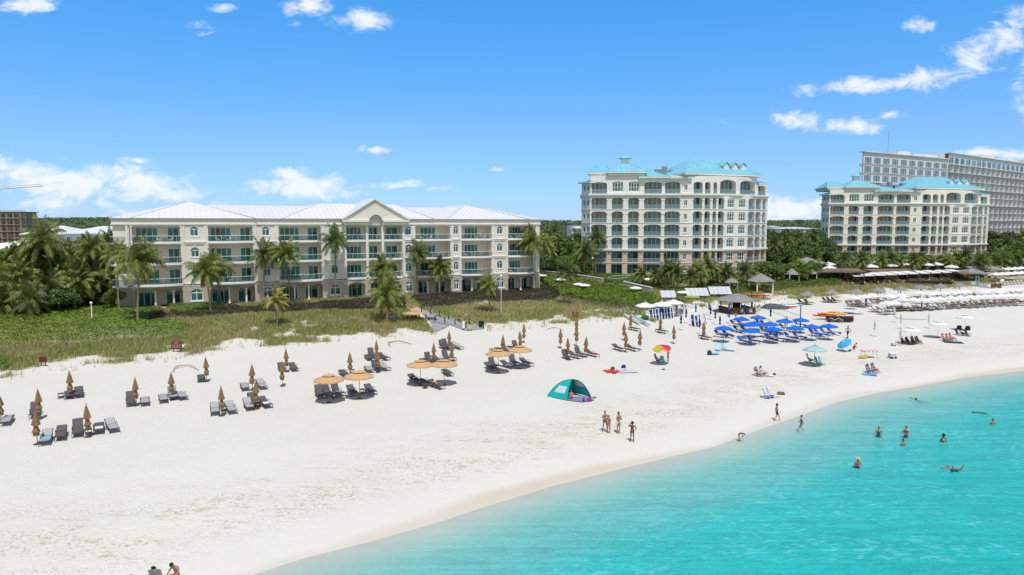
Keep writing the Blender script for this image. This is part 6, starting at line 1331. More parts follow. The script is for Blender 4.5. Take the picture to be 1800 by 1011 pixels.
# stacked blue beach chairs: each stack is upright folded chairs
def stack_maker():
    t = empty('folded_beach_chair', (0, 0, 0)); m = MB(); m.box(-.22, .22, -.05, .05, .1, 1.75); m.v = [(x, y+z*.22, z) for x, y, z in m.v]; m.build('sling', M['navy'], t)
    for s in (-1, 1): m = MB(); m.bar((s*.33, -.08, 0), (s*.33, .36, 1.85), .15, .12); m.build('side_frame', M['white'], t)
    m = MB(); m.bar((-.36, .12, .95), (.36, .12, .95), .08, .06); m.bar((-.36, .37, 1.85), (.36, .37, 1.85), .08, .06); m.build('crossbar', M['white'], t); return t
for i in range(8):
    f = i/7; place('stk', stack_maker, G(1145+36*f, 564-4.5*f), .25+.2*((i*3) % 2), 'folded blue and white chair in the upright stack under white umbrellas, %s from the left' % nearfar(i), 'beach chair', 'folded blue chairs in the store')
for i in range(5):
    f = i/4; place('stk', stack_maker, G(1152+26*f, 560-3*f), .3, 'folded blue chair in the rear row of the stack, %s from the left' % nearfar(i), 'beach chair', 'folded blue chairs in the store')
for i, (x, y) in enumerate([(1218, 573), (1225, 575), (1231, 573), (1239, 572), (1242, 571)]): place('stk', stack_maker, G(x, y), .2+.3*i, 'folded blue chair leaning together in mid beach, %s from the left' % nearfar(i), 'beach chair', 'folded blue chairs in mid beach')
# catamaran hulls
def hull_maker(m, st_):
    def mk():
        t = empty('sailing_boat_hull', (0, 0, 0)); b_ = MB(); n = 12
        for k in range(n+1):
            f = k/n; w = .26*math.sin(math.pi*min(1, .12+f*.88))**.5; y = -2.4+4.8*f; zk = .0+.25*(f**4)+.1*((1-f)**6); b_.v.extend([(-w, y, .55), (-w*.9, y, .25), (0, y, zk), (w*.9, y, .25), (w, y, .55)])
        for k in range(n):
            for j in range(4): b_.f.append((k*5+j, k*5+j+1, k*5+5+j+1, k*5+5+j))
            b_.f.append((k*5+4, k*5, k*5+5, k*5+9))
        b_.build('hull', M[m], t); b_ = MB(); b_.box(-.12, .12, -1.6, 1.6, .552, .58); b_.build('deck_stripe', M[st_], t); return t
    return mk
def along(a, b): p, q = G(*a), G(*b); m_ = p.lerp(q, .5); d = q-p; return m_, math.atan2(d.y, d.x)-math.pi/2, d.length/4.8
m1, r1h, s1h = along((1097, 556), (1127, 574)); m2h, r2h, s2h = along((1109, 557), (1143, 577)); m3h, r3h, s3h = along((1126, 556), (1158, 570))
place('hl1', hull_maker('hull', 'greycan'), m1, r1h, 'white boat hull lying at the dune edge, left one', 'boat', 'boat hulls at the dune edge', (1, s1h, 1)); place('hl2', hull_maker('hull', 'cyan'), m2h, r2h, 'white and light blue boat hull at the dune edge, right one', 'boat', 'boat hulls at the dune edge', (1, s2h, 1))
place('hl3', hull_maker('green', 'yellow'), m3h, r3h, 'green kayak beside the white hulls', 'boat', 'boat hulls at the dune edge', (1, s3h*.8, 1))
# mast of the sailing boat, raked with a furled sail top
mp_ = G(1112, 560); tp_ = atY(1136, 492, mp_.y+3.0); mt = empty('boat_mast', mp_, 0, 'long dark raked mast with a white tip, rising from the boat hulls', 'mast'); b_ = MB(); v_ = tp_-mp_; b_.tube([(0, 0, 0), tuple(v_)], [.07, .05], 6); b_.build('spar', M['brown'], mt); b_ = MB(); b_.ell(tuple(v_+Vector((.15, 0, .1))), (.5, .3, .22), 8, 5); b_.build('mast_float', M['white'], mt)
for i, (x, y) in enumerate([(1100, 597)]): pass
# white picket fence and kiosk
def fence(pts, h, label, m='white', sp=.22, name='picket_fence'):
    P_ = [G(*p) for p in pts]; o0 = P_[0]; t = empty(name, o0, 0, label, 'fence'); r = MB(); k = MB()
    for a, c in zip(P_, P_[1:]):
        L_ = (c-a).length; n = int(L_/sp); 
        for z in (.25, h*.8): r.bar(tuple(a-o0+Vector((0, 0, z))), tuple(c-o0+Vector((0, 0, z))), .05, .08)
        for i in range(n+1): p = a.lerp(c, i/n)-o0; k.box(p.x-.045, p.x+.045, p.y-.06, p.y-.035, p.z-.1, p.z+h)
    r.build('rails', M[m], t); k.build('pickets', M[m], t); return t
fence([(1186, 552), (1205, 551), (1228, 548)], 1.35, 'white picket fence beside the big white umbrellas')
def kiosk():
    t = empty('kiosk', (0, 0, 0)); b_ = MB(); b_.box(-.6, .6, -.4, .4, 0, 1.9); b_.build('cabinet', M['greyd'], t); b_ = MB(); b_.box(-.4, .1, -.43, -.405, 1.0, 1.6); b_.build('notice', M['white'], t); b_ = MB(); b_.box(-.75, .75, -.55, .55, 1.9, 2.0); b_.build('top', M['wood'], t); return t
place('ks', kiosk, G(1194, 552), .1, 'grey kiosk cabinet with a white notice left of the picket fence', 'kiosk')
place('gb', open_maker('green', 1.5, 2.1, .25, 8, False, 'wood'), G(1216, 541), 0, 'flat lime green umbrella behind the picket fence', 'umbrella'); place('ws', WS, G(1200, 532), .2, 'pale umbrella behind the kiosk', 'umbrella', 'white garden umbrellas')
# tilted white solar-like panels
def panel_maker(w, h):
    def mk():
        t = empty('sun_sail', (0, 0, 0)); b_ = MB(); n = max(3, int(w/.8))
        for i in range(n): x0, x1 = -w/2+w*i/n, -w/2+w*(i+1)/n-.04; b_.poly([(x0, 0, .8), (x1, 0, .8), (x1, h*.75, .8+h*.65), (x0, h*.75, .8+h*.65)]); b_.poly([(x0, 0.03, .77), (x0, h*.75+.03, .77+h*.65), (x1, h*.75+.03, .77+h*.65), (x1, .03, .77)])
        b_.build('canvas', M['greycan'], t)
        for s in (-1, 1): b_ = MB(); b_.tube([(s*w*.46, h*.7, 0), (s*w*.46, h*.7, .7+h*.62)], .05, 5); b_.build('post', M['timber'], t)
        return t
    return mk
for i, (x, y, w, h, lb, rz) in enumerate([(1176, 530, 3.0, 1.9, 'small tilted white canvas panel before the tower garden', 0), (1228, 527, 4.7, 2.2, 'long tilted white canvas panel with posts before the tower garden', .12), (1268, 524, 4.6, 2.2, 'large tilted white canvas panel left of the thatched bar', .08)]): place('pn%d' % i, panel_maker(w, h), G(x, y), rz, lb, 'canopy', 'tilted white canvas panels')
# thatched bar and gazebo
def hut(w, h, rise, over, post_r, closed, name, label, px, py, cat, roof_m='thatch', seed=0):
    t = empty(name, G(px, py), .15, label, cat); g = random.Random(seed)
    for sx in (-1, 1):
        for sy in (-1, 1): b_ = MB(); b_.tube([(sx*w*.5, sy*w*.5, -.3), (sx*w*.5, sy*w*.5, h)], post_r, 7); b_.build('post', M['timber' if closed else 'trim'], t)
    b_ = MB(); R_ = w*.5+over; n = 16; ring = lambda r, z: [(r*math.cos(2*math.pi*k/n+.2)*(1+g.uniform(-.02, .02)), r*math.sin(2*math.pi*k/n+.2)*(1+g.uniform(-.02, .02)), z+g.uniform(-.04, .04)) for k in range(n)]
    rs = [ring(R_*1.15, h-.1), ring(R_*.6, h+rise*.5), ring(.15, h+rise)]
    for a, c in zip(rs, rs[1:]):
        for k in range(n): b_.poly([a[k], a[(k+1) % n], c[(k+1) % n], c[k]])
    b_.poly(rs[-1]); b_.poly([(x, y, z-.06) for x, y, z in rs[0]][::-1]); b_.build('thatched_roof', M[roof_m], t)
    if closed:
        b_ = MB(); b_.box(-w*.62, w*.62, -w*.62, -w*.5, 0, 1.05); b_.box(-w*.62, -w*.5, -w*.5, w*.5, 0, 1.05); b_.box(w*.5, w*.62, -w*.5, w*.5, 0, 1.05); b_.build('bar_front', M['brown'], t)
        b_ = MB(); b_.box(-w*.68, w*.68, -w*.7, -w*.48, 1.05, 1.12); b_.build('counter', M['wood'], t)
        b_ = MB(); b_.box(-.5, .9, .2, .5, 0, 1.9); b_.build('back_shelves', M['dark'], t)
        for i, x in enumerate((-.15, .9)): b_ = MB(); b_.box(x*w*.4-.3, x*w*.4+.3, -w*.64, -w*.622, .3, .95); b_.build('menu_board', M['greycan'], t)
        for i in range(5): pass
    return t
hut(4.0, 2.35, 1.1, 1.3, .09, True, 'beach_bar', 'round thatched beach bar with dark counter between the blue umbrellas and grass', 1294, 549, 'bar')
hut(3.6, 2.5, 1.5, .8, .16, False, 'gazebo', 'thatched gazebo on white posts at the right of the nearer tower garden', 1337, 513, 'gazebo', seed=2)
hut(2.4, 2.4, 1.3, .4, .1, False, 'gazebo', 'small thatched hut with pointed roof, left of two before the restaurant', 1391, 499, 'hut', seed=3); hut(2.4, 2.5, 1.3, .4, .1, False, 'gazebo', 'small thatched hut with pointed roof, right of two before the restaurant', 1422, 498, 'hut', seed=4)
hut(1.8, 2.2, .8, .5, .08, False, 'gazebo', 'small thatched hut half hidden by palms left of the gazebo', 1286, 513, 'hut', seed=6)
def stool_maker():
    t = empty('bar_stool', (0, 0, 0)); b_ = MB(); b_.lathe([(.2, .72), (.2, .78)], 8); b_.build('seat', M['timber'], t)
    for k in range(4): b_ = MB(); b_.tube([(.22*math.cos(k*1.57), .22*math.sin(k*1.57), 0), (.14*math.cos(k*1.57), .14*math.sin(k*1.57), .72)], .02, 4); b_.build('leg', M['timber'], t)
    b_ = MB(); b_.box(-.2, .2, .16, .2, .9, 1.15); b_.build('backrest', M['timber'], t); return t
for i, (x, y) in enumerate([(1279, 552), (1285, 553.5), (1302, 554), (1309, 553), (1318, 550), (1325, 548), (1332, 549), (1322, 545), (1336, 546)]): place('stool', stool_maker, G(x, y), 1.0*i, 'dark bar stool around the thatched bar, %s from the left' % nearfar(sorted([0, 1, 2, 3, 4, 6, 7, 5, 8]).index(i)), 'bar stool', 'bar stools by the thatched bar')
# kayaks
def kayak_maker(m):
    def mk():
        t = empty('kayak', (0, 0, 0)); b_ = MB(); n = 12
        for k in range(n+1):
            f = k/n*2-1; w = .40*(1-abs(f)**2.4)+.02; x = f*1.9; up = .12*abs(f)**3; b_.v.extend([(x, -w, .2+up), (x, -w*.6, .02+up), (x, w*.6, .02+up), (x, w, .2+up), (x, w*.6, .30+up), (x, -w*.6, .30+up)])
        for k in range(n):
            for j in range(6): b_.f.append((k*6+j, k*6+(j+1) % 6, k*6+6+(j+1) % 6, k*6+6+j))
        b_.build('hull', M[m], t); b_ = MB(); b_.lathe([(.24, .30), (.2, .34)], 10, (.35, 0, 0)); b_.lathe([(.24, .30), (.2, .34)], 10, (-.6, 0, 0)); b_.build('seat_well', M['black'], t); return t
    return mk
for i, (c, x, y, dz, lb) in enumerate([('red', 1449, 559, .85, 'red kayak at the left of the stack'), ('red', 1457, 558, 1.1, 'red kayak under the yellow one'), ('yellow', 1463, 558, 1.35, 'yellow kayak on top, left'), ('yellow', 1470, 558.5, 1.2, 'yellow kayak on top, right'), ('red', 1481, 561, .8, 'red kayak at the right end of the stack')]):
    p = G(x, y+3); p.z += dz*.6; place('ky'+c, kayak_maker(c), p, -.12+.05*i, lb+' on the dark trailer', 'kayak', 'kayaks stacked on the trailer')
tr_ = empty('trailer', G(1475, 566), -.1, 'dark boxed trailer under the stacked kayaks, with a pale wavy stripe', 'trailer'); b_ = MB(); b_.box(-2.0, .6, -.6, .6, .25, .95); b_.box(.7, 2.1, -.5, .5, .15, .85); b_.build('body', M['black'], tr_)
b_ = MB(); b_.tube([(-1.8+.25*k, -.62, .55+.16*math.sin(k*1.3)) for k in range(10)], .05, 4); b_.build('stripe', M['greycan'], tr_)
for s in (-1.3, -.2): b_ = MB(); b_.tube([(s, -.75, .28), (s, -.62, .28)], .28, 12); b_.build('wheel', M['tarp'], tr_)
for i, (c, x, y, lb) in enumerate([('orange', 1327, 520, 'orange kayak lying behind the thatched bar'), ('red', 1335, 521, 'red kayak lying behind the thatched bar'), ('cyan', 1392, 535, 'turquoise kayak at the grass edge left of the net post'), ('hull', 1385, 536, 'white kayak at the grass edge beside the turquoise one'), ('red', 1381, 538, 'red kayak at the grass edge in front of the white one'), ('hull', 1374, 537, 'white board at the grass edge leftmost beside the dark tarp')]):
    place('ky'+c, kayak_maker(c), G(x, y+4)+Vector((0, 0, .5 if i < 2 else .15)), -.35, lb, 'kayak', 'kayaks at the dune edge')
def rack():
    t = empty('kayak_rack', (0, 0, 0)); 
    for s in (-1.2, 1.2): b_ = MB(); b_.bar((s, -.5, 0), (s, -.5, .55), .1, .1); b_.bar((s, .5, 0), (s, .5, .55), .1, .1); b_.bar((s, -.6, .5), (s, .6, .5), .08, .08); b_.build('stand', M['timber'], t)
    return t
place('rk', rack, G(1331, 525), -.3, 'low dark timber rack under the orange and red kayaks', 'rack')
tt = empty('covered_boat', G(1361, 543), -.22, 'long low boat under a crumpled dark grey cover, beside the volleyball net', 'boat'); b_ = MB(); n = 14; g2 = random.Random(4)
for k in range(n+1):
    f = k/n*2-1; w = .95*(1-abs(f)**2.2)+.05
    for j in range(7): a = math.pi*j/6; b_.v.append((f*2.6, -w*math.cos(a), (1.0*(1-abs(f)**3)*math.sin(a))*(1+g2.uniform(-.12, .12))+.02))
for k in range(n):
    for j in range(6): b_.f.append((k*7+j, k*7+j+1, k*7+8+j, k*7+7+j))
b_.build('cover', M['tarp'], tt); b_ = MB(); b_.bar((-2.4, -.7, .1), (2.3, -.75, .12), .1, .1); b_.build('gunwale', M['greyd'], tt)
for i, (x, y, w, lb) in enumerate([(1478, 550, 2.2, 'blue paddleboard lying flat beyond the kayaks, left'), (1494, 552, 2.2, 'blue paddleboard lying flat beyond the kayaks, right'), (1590, 560.5, 1.6, 'pale board lying flat left of the closed grey umbrella'), (1604, 561.5, 2.4, 'long pale grey board lying flat on the right')]):
    b_ = MB(); n = 10; up_ = [( w*(k/n*2-1), .32*(1-abs(k/n*2-1)**2.5)) for k in range(n+1)]
    pts = [(x_, y_, .12) for x_, y_ in up_]+[(x_, -y_, .12) for x_, y_ in up_[::-1]]; b_.poly(pts[::-1]); b_.poly([(a, b, .04) for a, b, c in pts]); m_ = len(pts)
    for k in range(m_): a, c = pts[k], pts[(k+1) % m_]; b_.poly([(a[0], a[1], .04), (c[0], c[1], .04), c, a])
    o = b_.build('paddleboard', M['navy' if i < 2 else 'greycan'], None, G(x, y), -.25); tag(o, lb, 'paddleboard', 'paddleboards on the sand')
# volleyball net
def net():
    a, c = G(1321, 549), G(1406, 588); a2 = G(1321, 549); pa_, pc_ = G(1320.5, 548), G(1406, 584); o0 = pc_
    t = empty('volleyball_net', o0, 0, 'volleyball net strung between two dark posts behind the blue umbrellas', 'net'); v = pa_-o0
    for nm_, p, h in (('post', Vector((0, 0, 0)), CAMH+ray(1406, 536)[2]/ray(1406, 536)[1]*pc_.y-pc_.z), ('post', v, CAMH+ray(1320, 513)[2]/ray(1320, 513)[1]*pa_.y-pa_.z)): b_ = MB(); b_.tube([(p.x, p.y, p.z-.2), (p.x, p.y, p.z+h)], .07, 6); b_.build('post', M['black'], t)
    b_ = MB()
    for z in (1.55, 2.5): b_.tube([(0, 0, z), (v.x*.5, v.y*.5, v.z*.5+z-.08), (v.x, v.y, v.z+z)], .03, 4)
    for k in range(30): f = k/29; b_.tube([(v.x*f, v.y*f, v.z*f+1.5), (v.x*f, v.y*f, v.z*f+2.45)], .008, 3)
    b_.build('mesh', M['net'], t)
net()
# ---- the restaurant and its canopies
def yat(px, py): return G(px, py).y
def pavilion(px0, px1, py, y, w_dep, h, label, roofm='wood', name='pergola', posts_=8, cat='pergola', pitch=.5):
    a = atY(px0, py, y); b_ = atY(px1, py, y); L_ = b_.x-a.x; z0 = float(gz((a.x+b_.x)/2, y)); t = empty(name, (a.x, y, z0), R(7), label, cat); H = a.z-z0
    m = MB(); m.poly([(-.5, -.5, H), (L_+.5, -.5, H), (L_+.5, w_dep/2, H+pitch), (-.5, w_dep/2, H+pitch)]); m.poly([(-.5, w_dep/2, H+pitch), (L_+.5, w_dep/2, H+pitch), (L_+.5, w_dep+.5, H), (-.5, w_dep+.5, H)]); m.box(-.45, L_+.45, -.45, w_dep+.45, H-.25, H-.01); m.build('roof', M[roofm], t)
    for i in range(posts_+1): m = MB(); m.box(L_*i/posts_-.1, L_*i/posts_+.1, 0, .2, -.5, H-.26); m.build('post', M['timber'], t)
    m = MB(); m.box(0, L_, w_dep-.3, w_dep-.1, -.5, H-.26); m.box(0, L_, .3, .45, -.5, .9); m.build('screen', M['dark'], t); return t
pavilion(1404, 1528, 478, yat(1470,500), 8, 3, 'long dark timber restaurant pergola with a flat brown roof, left section', 'wood'); pavilion(1536, 1612, 478, yat(1570,493), 8, 3, 'dark timber restaurant pergola, right section behind the white canopies', 'wood', posts_=5); pavilion(1690, 1716, 481, yat(1700,497), 4, 3, 'small dark wooden frame right of the white canopies', 'wood', posts_=2)
lowhouse('pavilion', 'grey thatched restaurant pavilion behind the palms', 1407, 1450, 463, 185, 4, 1.6, M['thatch'], M['dark'], 3, cat='pavilion', dep=9); lowhouse('bar_building', 'grey shingle roofed beach building right of the canopies', 1705, 1728, 480, yat(1716,497), 3, 1.5, M['thatch'], M['bwall'], 1, cat='building', dep=7); lowhouse('bar_building', 'long grey shingle roofed building with white posts behind it', 1728, 1762, 474, yat(1716,497)+8, 3, 1.5, M['thatch'], M['trim'], 3, cat='building', dep=8)
def canopy_maker(w=3.3):
    def mk():
        t = empty('canopy', (0, 0, 0)); b_ = MB(); q = w/2; h = 2.55
        for (z, s) in ((h, 1), (h-.05, -1)):
            cs = [(-q, -q, z-.25), (q, -q, z-.25), (q, q, z+.12), (-q, q, z+.12)]; b_.poly(cs if s > 0 else cs[::-1])
        b_.box(-q, q, -q-.03, -q, h-.48, h-.24); b_.build('canvas', M['whitecan'], t)
        for sx in (-1, 1): p = MB(); p.tube([(sx*q*.96, -q*.9, 0), (sx*q*.96, -q*.9, h-.3)], .05, 5); p.build('post', M['brown'], t)
        p = MB(); p.box(-q*.98, q*.98, q*.93, q*.98, h-.0, h+.1); p.build('beam', M['brown'], t); return t
    return mk
for i in range(10):
    f = i/9; place('cnp', canopy_maker(), G(1500+174*f, 500-8.5*f), .33, 'white square canopy over the beach restaurant terrace, %s from the left' % nearfar(i), 'canopy', 'white canopies of the beach restaurant')
pavilion(1486, 1690, 497.5, yat(1580,501), .6, 1, 'dark low screen and terrace rail under the white canopies', 'timber', 'terrace_screen', 12, 'screen', .05)
wallrun([(1486, 498), (1530, 496), (1600, 492.5), (1684, 488.5)], 2.5, 'dark', 'added dark backdrop standing in for shade behind the white canopies of the beach restaurant', 'terrace_shade_backdrop', .2, False)  # added dark sheet standing in for the shade behind the canopies
def dining():
    t = empty('dining_table', (0, 0, 0)); b_ = MB(); b_.box(-.45, .45, -.45, .45, .7, .75); b_.build('tabletop', M['brown'], t); b_ = MB(); b_.lathe([(.3, 0), (.05, .06), (.05, .7)], 8); b_.build('pedestal', M['black'], t); return t
for i in range(10): f = (i+.5)/10; place('din', dining, G(1496+180*f, 502.5-8.5*f), .3, 'dark dining table under the white canopies, %s from the left' % nearfar(i), 'table', 'dining tables on the restaurant terrace')
for i, (x, y, w, lb) in enumerate([(1530, 486, 1, 'cream sloped canopy behind the left of the restaurant'), (1564, 484, 1, 'white canopy top behind the dark pergola, left'), (1585, 481, 1, 'cream canopy top right of the pergola roof'), (1629, 482, 1, 'broad cream canopy behind the middle white canopies'), (1645, 481, 1, 'broad cream canopy right of the middle'), (1446, 483, 1, 'white umbrella top left of the restaurant pergola'), (1456, 482, 1, 'white umbrella top right beside the other one'), (1672, 486, 1, 'white umbrella top at the right end of the canopies'), (1458, 490, 1, 'small white umbrella below the two white tops'), (1538, 478, 1, 'white umbrella top among the palms')]):
    place('wm', WM, G(x, y), .2*i, lb, 'umbrella', 'white umbrellas around the restaurant', 1.15)
for i in range(12):
    f = (i % 6)/5; place('wm', WM, G(1750+56*f, (497 if i < 6 else 488)-4*f), .3, 'white umbrella in the %s row by the far right lawn, %s from the left' % ('front' if i < 6 else 'back', nearfar(i % 6)), 'umbrella', 'white umbrellas at the far right', .95)
for i in range(8): lounger('G', 1758+6*i, 502-.5*i, 'white lounger under the far right umbrellas, %s from the left' % nearfar(i), 'white loungers at the far right')
b_ = MB(); b_.box(-1.2, 1.2, -.2, .2, 0, 1.1); o = b_.build('planter', M['brown'], None, G(1751, 506.5), 0); tag(o, 'square reddish brown wooden planter at the end of the right ramp', 'planter')
strip('path', [(1716, 497), (1728, 505), (1748, 507)], 2.2, M['deck'], .15, .2)
sg_ = empty('lifeguard_stand', G(1709, 507), .1, 'light blue slatted stand at the right end of the grass strip', 'stand'); b_ = MB(); b_.box(-.7, .7, -.4, .4, 1.2, 2.1); b_.build('panel', M['mint'], sg_)
for s in (-1, 1): b_ = MB(); b_.bar((s*.6, -.3, 0), (s*.6, -.3, 1.25), .08, .08); b_.build('leg', M['greyd'], sg_)
sg_.scale = (.8, .8, .8)
sign(1761, 503, .9, .6, 1.2, 'white notice board on dark posts in the right grass', 'white', False)
# ================================================================== people
def skin(name, col): return mat(name, col, 0.6, 0.3, 0.06, 4)
SK = [skin('tanned_skin', (0.36, 0.19, 0.12)), skin('brown_skin', (0.17, 0.085, 0.05)), skin('fair_skin', (0.52, 0.31, 0.22))]
HAIR = mat('dark_hair', (0.02, 0.013, 0.01), .6); CL_ = {'black': M['black'], 'white': M['white'], 'navy': M['navy'], 'blue': M['bluecan'], 'red': mat('dark_red_cloth', (.20, .02, .03), .8), 'grey': M['greycan'], 'purple': mat('violet_cloth', (.10, .07, .16), .8), 'yellow': mat('olive_yellow_cloth', (.28, .22, .04), .8), 'pink': mat('rose_cloth', (.45, .18, .20), .8), 'straw': mat('straw', (.55, .42, .22), .9), 'teal': M['dteal'], 'brown': M['brown']}
BASE = dict(pelvis=(0,0,.93), waist=(0,-.01,1.10), chest=(0,0,1.30), neck=(0,.0,1.455), head=(0,.02,1.60), shl=(-.175,0,1.385), shr=(.175,0,1.385), ell=(-.24,-.02,1.11), elr=(.24,-.02,1.11), wrl=(-.26,.06,.87), wrr=(.26,.06,.87), hal=(-.26,.09,.79), har=(.26,.09,.79),
            hil=(-.095,0,.89), hir=(.095,0,.89), knl=(-.11,.02,.49), knr=(.11,.02,.49), anl=(-.12,-.02,.08), anr=(.12,-.02,.08), tol=(-.14,.13,.03), tor=(.14,.13,.03))
def P_(**k): d = dict(BASE); d.update(k); return d
def shift(d, dx, dy, dz, keys=None): return {k: ((v[0]+dx, v[1]+dy, v[2]+dz) if keys is None or k in keys else v) for k, v in d.items()}
POSE = {
 'stand': P_(), 'wide': P_(knl=(-.18,.02,.49), anl=(-.24,-.02,.08), tol=(-.28,.12,.03), knr=(.15,.02,.49), anr=(.18,-.02,.08), tor=(.21,.13,.03), ell=(-.26,.02,1.12), wrl=(-.10,.20,1.08), hal=(-.02,.22,1.10), elr=(.26,.02,1.12), wrr=(.10,.22,1.14), har=(.02,.24,1.16)),
 'crossed': P_(ell=(-.25,.04,1.14), wrl=(.02,.20,1.20), hal=(.10,.20,1.24), elr=(.25,.04,1.14), wrr=(-.02,.23,1.16), har=(-.10,.22,1.18)),
 'shade': P_(elr=(.33,.12,1.34), wrr=(.16,.16,1.58), har=(.08,.16,1.66), ell=(-.34,-.04,1.16), wrl=(-.20,.02,.98), hal=(-.13,.04,.95)),
 'walk': P_(hil=(-.09,0,.89), knl=(-.10,.20,.52), anl=(-.10,.26,.10), tol=(-.10,.41,.08), knr=(.10,.0,.47), anr=(.10,-.28,.14), tor=(.10,-.16,.03), ell=(-.24,-.14,1.13), wrl=(-.25,-.16,.90), hal=(-.25,-.14,.82), elr=(.24,.08,1.13), wrr=(.24,.24,.96), har=(.23,.29,.90)),
 'bend': P_(waist=(0,.12,1.02), chest=(0,.32,1.08), neck=(0,.46,1.05), head=(0,.58,.98), shl=(-.17,.38,1.06), shr=(.17,.38,1.06), ell=(-.19,.42,.80), elr=(.19,.42,.80), wrl=(-.14,.36,.58), wrr=(.14,.36,.58), hal=(-.12,.36,.50), har=(.12,.36,.50), pelvis=(0,-.06,.92), hil=(-.1,-.05,.88), hir=(.1,-.05,.88)),
 'sit': P_(pelvis=(0,0,.30), waist=(0,-.08,.44), chest=(0,-.18,.63), neck=(0,-.24,.79), head=(0,-.23,.94), shl=(-.175,-.21,.72), shr=(.175,-.21,.72), ell=(-.25,-.05,.49), elr=(.25,-.05,.49), wrl=(-.24,.18,.44), wrr=(.24,.18,.44), hal=(-.23,.26,.44), har=(.23,.26,.44), hil=(-.1,.03,.28), hir=(.1,.03,.28), knl=(-.14,.42,.40), knr=(.14,.42,.40), anl=(-.14,.72,.09), anr=(.14,.74,.09), tol=(-.15,.84,.15), tor=(.15,.86,.15)),
 'read': P_(pelvis=(0,0,.30), waist=(0,-.02,.46), chest=(0,.04,.66), neck=(0,.12,.80), head=(0,.24,.90), shl=(-.19,.05,.74), shr=(.19,.05,.74), ell=(-.30,.16,.50), elr=(.30,.16,.50), wrl=(-.16,.36,.46), wrr=(.16,.36,.46), hal=(-.09,.40,.46), har=(.09,.40,.46), hil=(-.1,.03,.28), hir=(.1,.03,.28), knl=(-.2,.42,.42), knr=(.2,.42,.42), anl=(-.16,.70,.09), anr=(.16,.70,.09), tol=(-.17,.84,.05), tor=(.17,.84,.05)),
 'lie': P_(pelvis=(0,0,.50), waist=(0,-.16,.52), chest=(0,-.36,.58), neck=(0,-.52,.64), head=(0,-.66,.71), shl=(-.18,-.45,.60), shr=(.18,-.45,.60), ell=(-.27,-.22,.50), elr=(.27,-.22,.50), wrl=(-.14,-.05,.62), wrr=(.14,-.05,.62), hal=(-.05,-.02,.64), har=(.05,-.02,.64), hil=(-.09,.05,.49), hir=(.09,.05,.49), knl=(-.11,.44,.56), knr=(.12,.44,.50), anl=(-.1,.80,.49), anr=(.13,.84,.48), tol=(-.12,.87,.60), tor=(.17,.90,.58)),
 'squat': P_(pelvis=(0,0,.30), waist=(0,.08,.44), chest=(0,.20,.60), neck=(0,.30,.73), head=(0,.38,.86), shl=(-.17,.24,.68), shr=(.17,.24,.68), ell=(-.22,.36,.48), elr=(.22,.36,.48), wrl=(-.12,.50,.42), wrr=(.12,.50,.42), hal=(-.08,.56,.38), har=(.08,.56,.38), hil=(-.1,.02,.28), hir=(.1,.02,.28), knl=(-.17,.34,.46), knr=(.17,.34,.46), anl=(-.14,.12,.08), anr=(.14,.12,.08), tol=(-.15,.26,.03), tor=(.15,.26,.03)),
 'float': P_(pelvis=(0,0,-.12), waist=(0,-.14,-.10), chest=(0,-.34,-.10), neck=(0,-.50,-.10), head=(0,-.64,-.06), shl=(-.18,-.42,-.1), shr=(.18,-.42,-.1), ell=(-.45,-.4,-.1), elr=(.45,-.4,-.1), wrl=(-.66,-.3,-.06), wrr=(.66,-.3,-.06), hal=(-.73,-.28,-.04), har=(.73,-.28,-.04), hil=(-.09,.05,-.1), hir=(.09,.05,-.1), knl=(-.2,.36,.05), knr=(.22,.36,.05), anl=(-.34,.5,.42), anr=(.38,.52,.36), tol=(-.36,.58,.55), tor=(.42,.60,.48)),
 'swim': P_(pelvis=(0,-.3,-.22), waist=(0,-.14,-.18), chest=(0,.04,-.14), neck=(0,.20,-.04), head=(0,.32,.10), shl=(-.19,.08,-.08), shr=(.19,.08,-.08), ell=(-.42,.2,-.04), elr=(.42,.2,-.04), wrl=(-.56,.4,.02), wrr=(.6,.34,.02), hal=(-.6,.47,.04), har=(.66,.4,.04), hil=(-.1,-.36,-.24), hir=(.1,-.36,-.24), knl=(-.12,-.78,-.3), knr=(.12,-.78,-.3), anl=(-.12,-1.2,-.3), anr=(.12,-1.2,-.3), tol=(-.12,-1.34,-.32), tor=(.12,-1.34,-.32)),
}
ORD = ['pelvis','waist','chest','neck','head','shl','ell','wrl','hal','shr','elr','wrr','har','hil','knl','anl','tol','hir','knr','anr','tor']
EDG = [('pelvis','waist'),('waist','chest'),('chest','neck'),('neck','head'),('chest','shl'),('shl','ell'),('ell','wrl'),('wrl','hal'),('chest','shr'),('shr','elr'),('elr','wrr'),('wrr','har'),('pelvis','hil'),('hil','knl'),('knl','anl'),('anl','tol'),('pelvis','hir'),('hir','knr'),('knr','anr'),('anr','tor')]
RAD = dict(pelvis=(.135,.105), waist=(.115,.085), chest=(.145,.10), neck=(.05,.05), head=(.05,.05), shl=(.06,.06), ell=(.04,.04), wrl=(.027,.027), hal=(.032,.016), hil=(.088,.09), knl=(.056,.056), anl=(.036,.036), tol=(.034,.022))
for k_ in list(RAD):
    if k_.endswith('l') and k_[:-1]+'r' not in RAD and k_ not in ('pelvis',): RAD[k_[:-1]+'r'] = RAD[k_]
BODY = {}
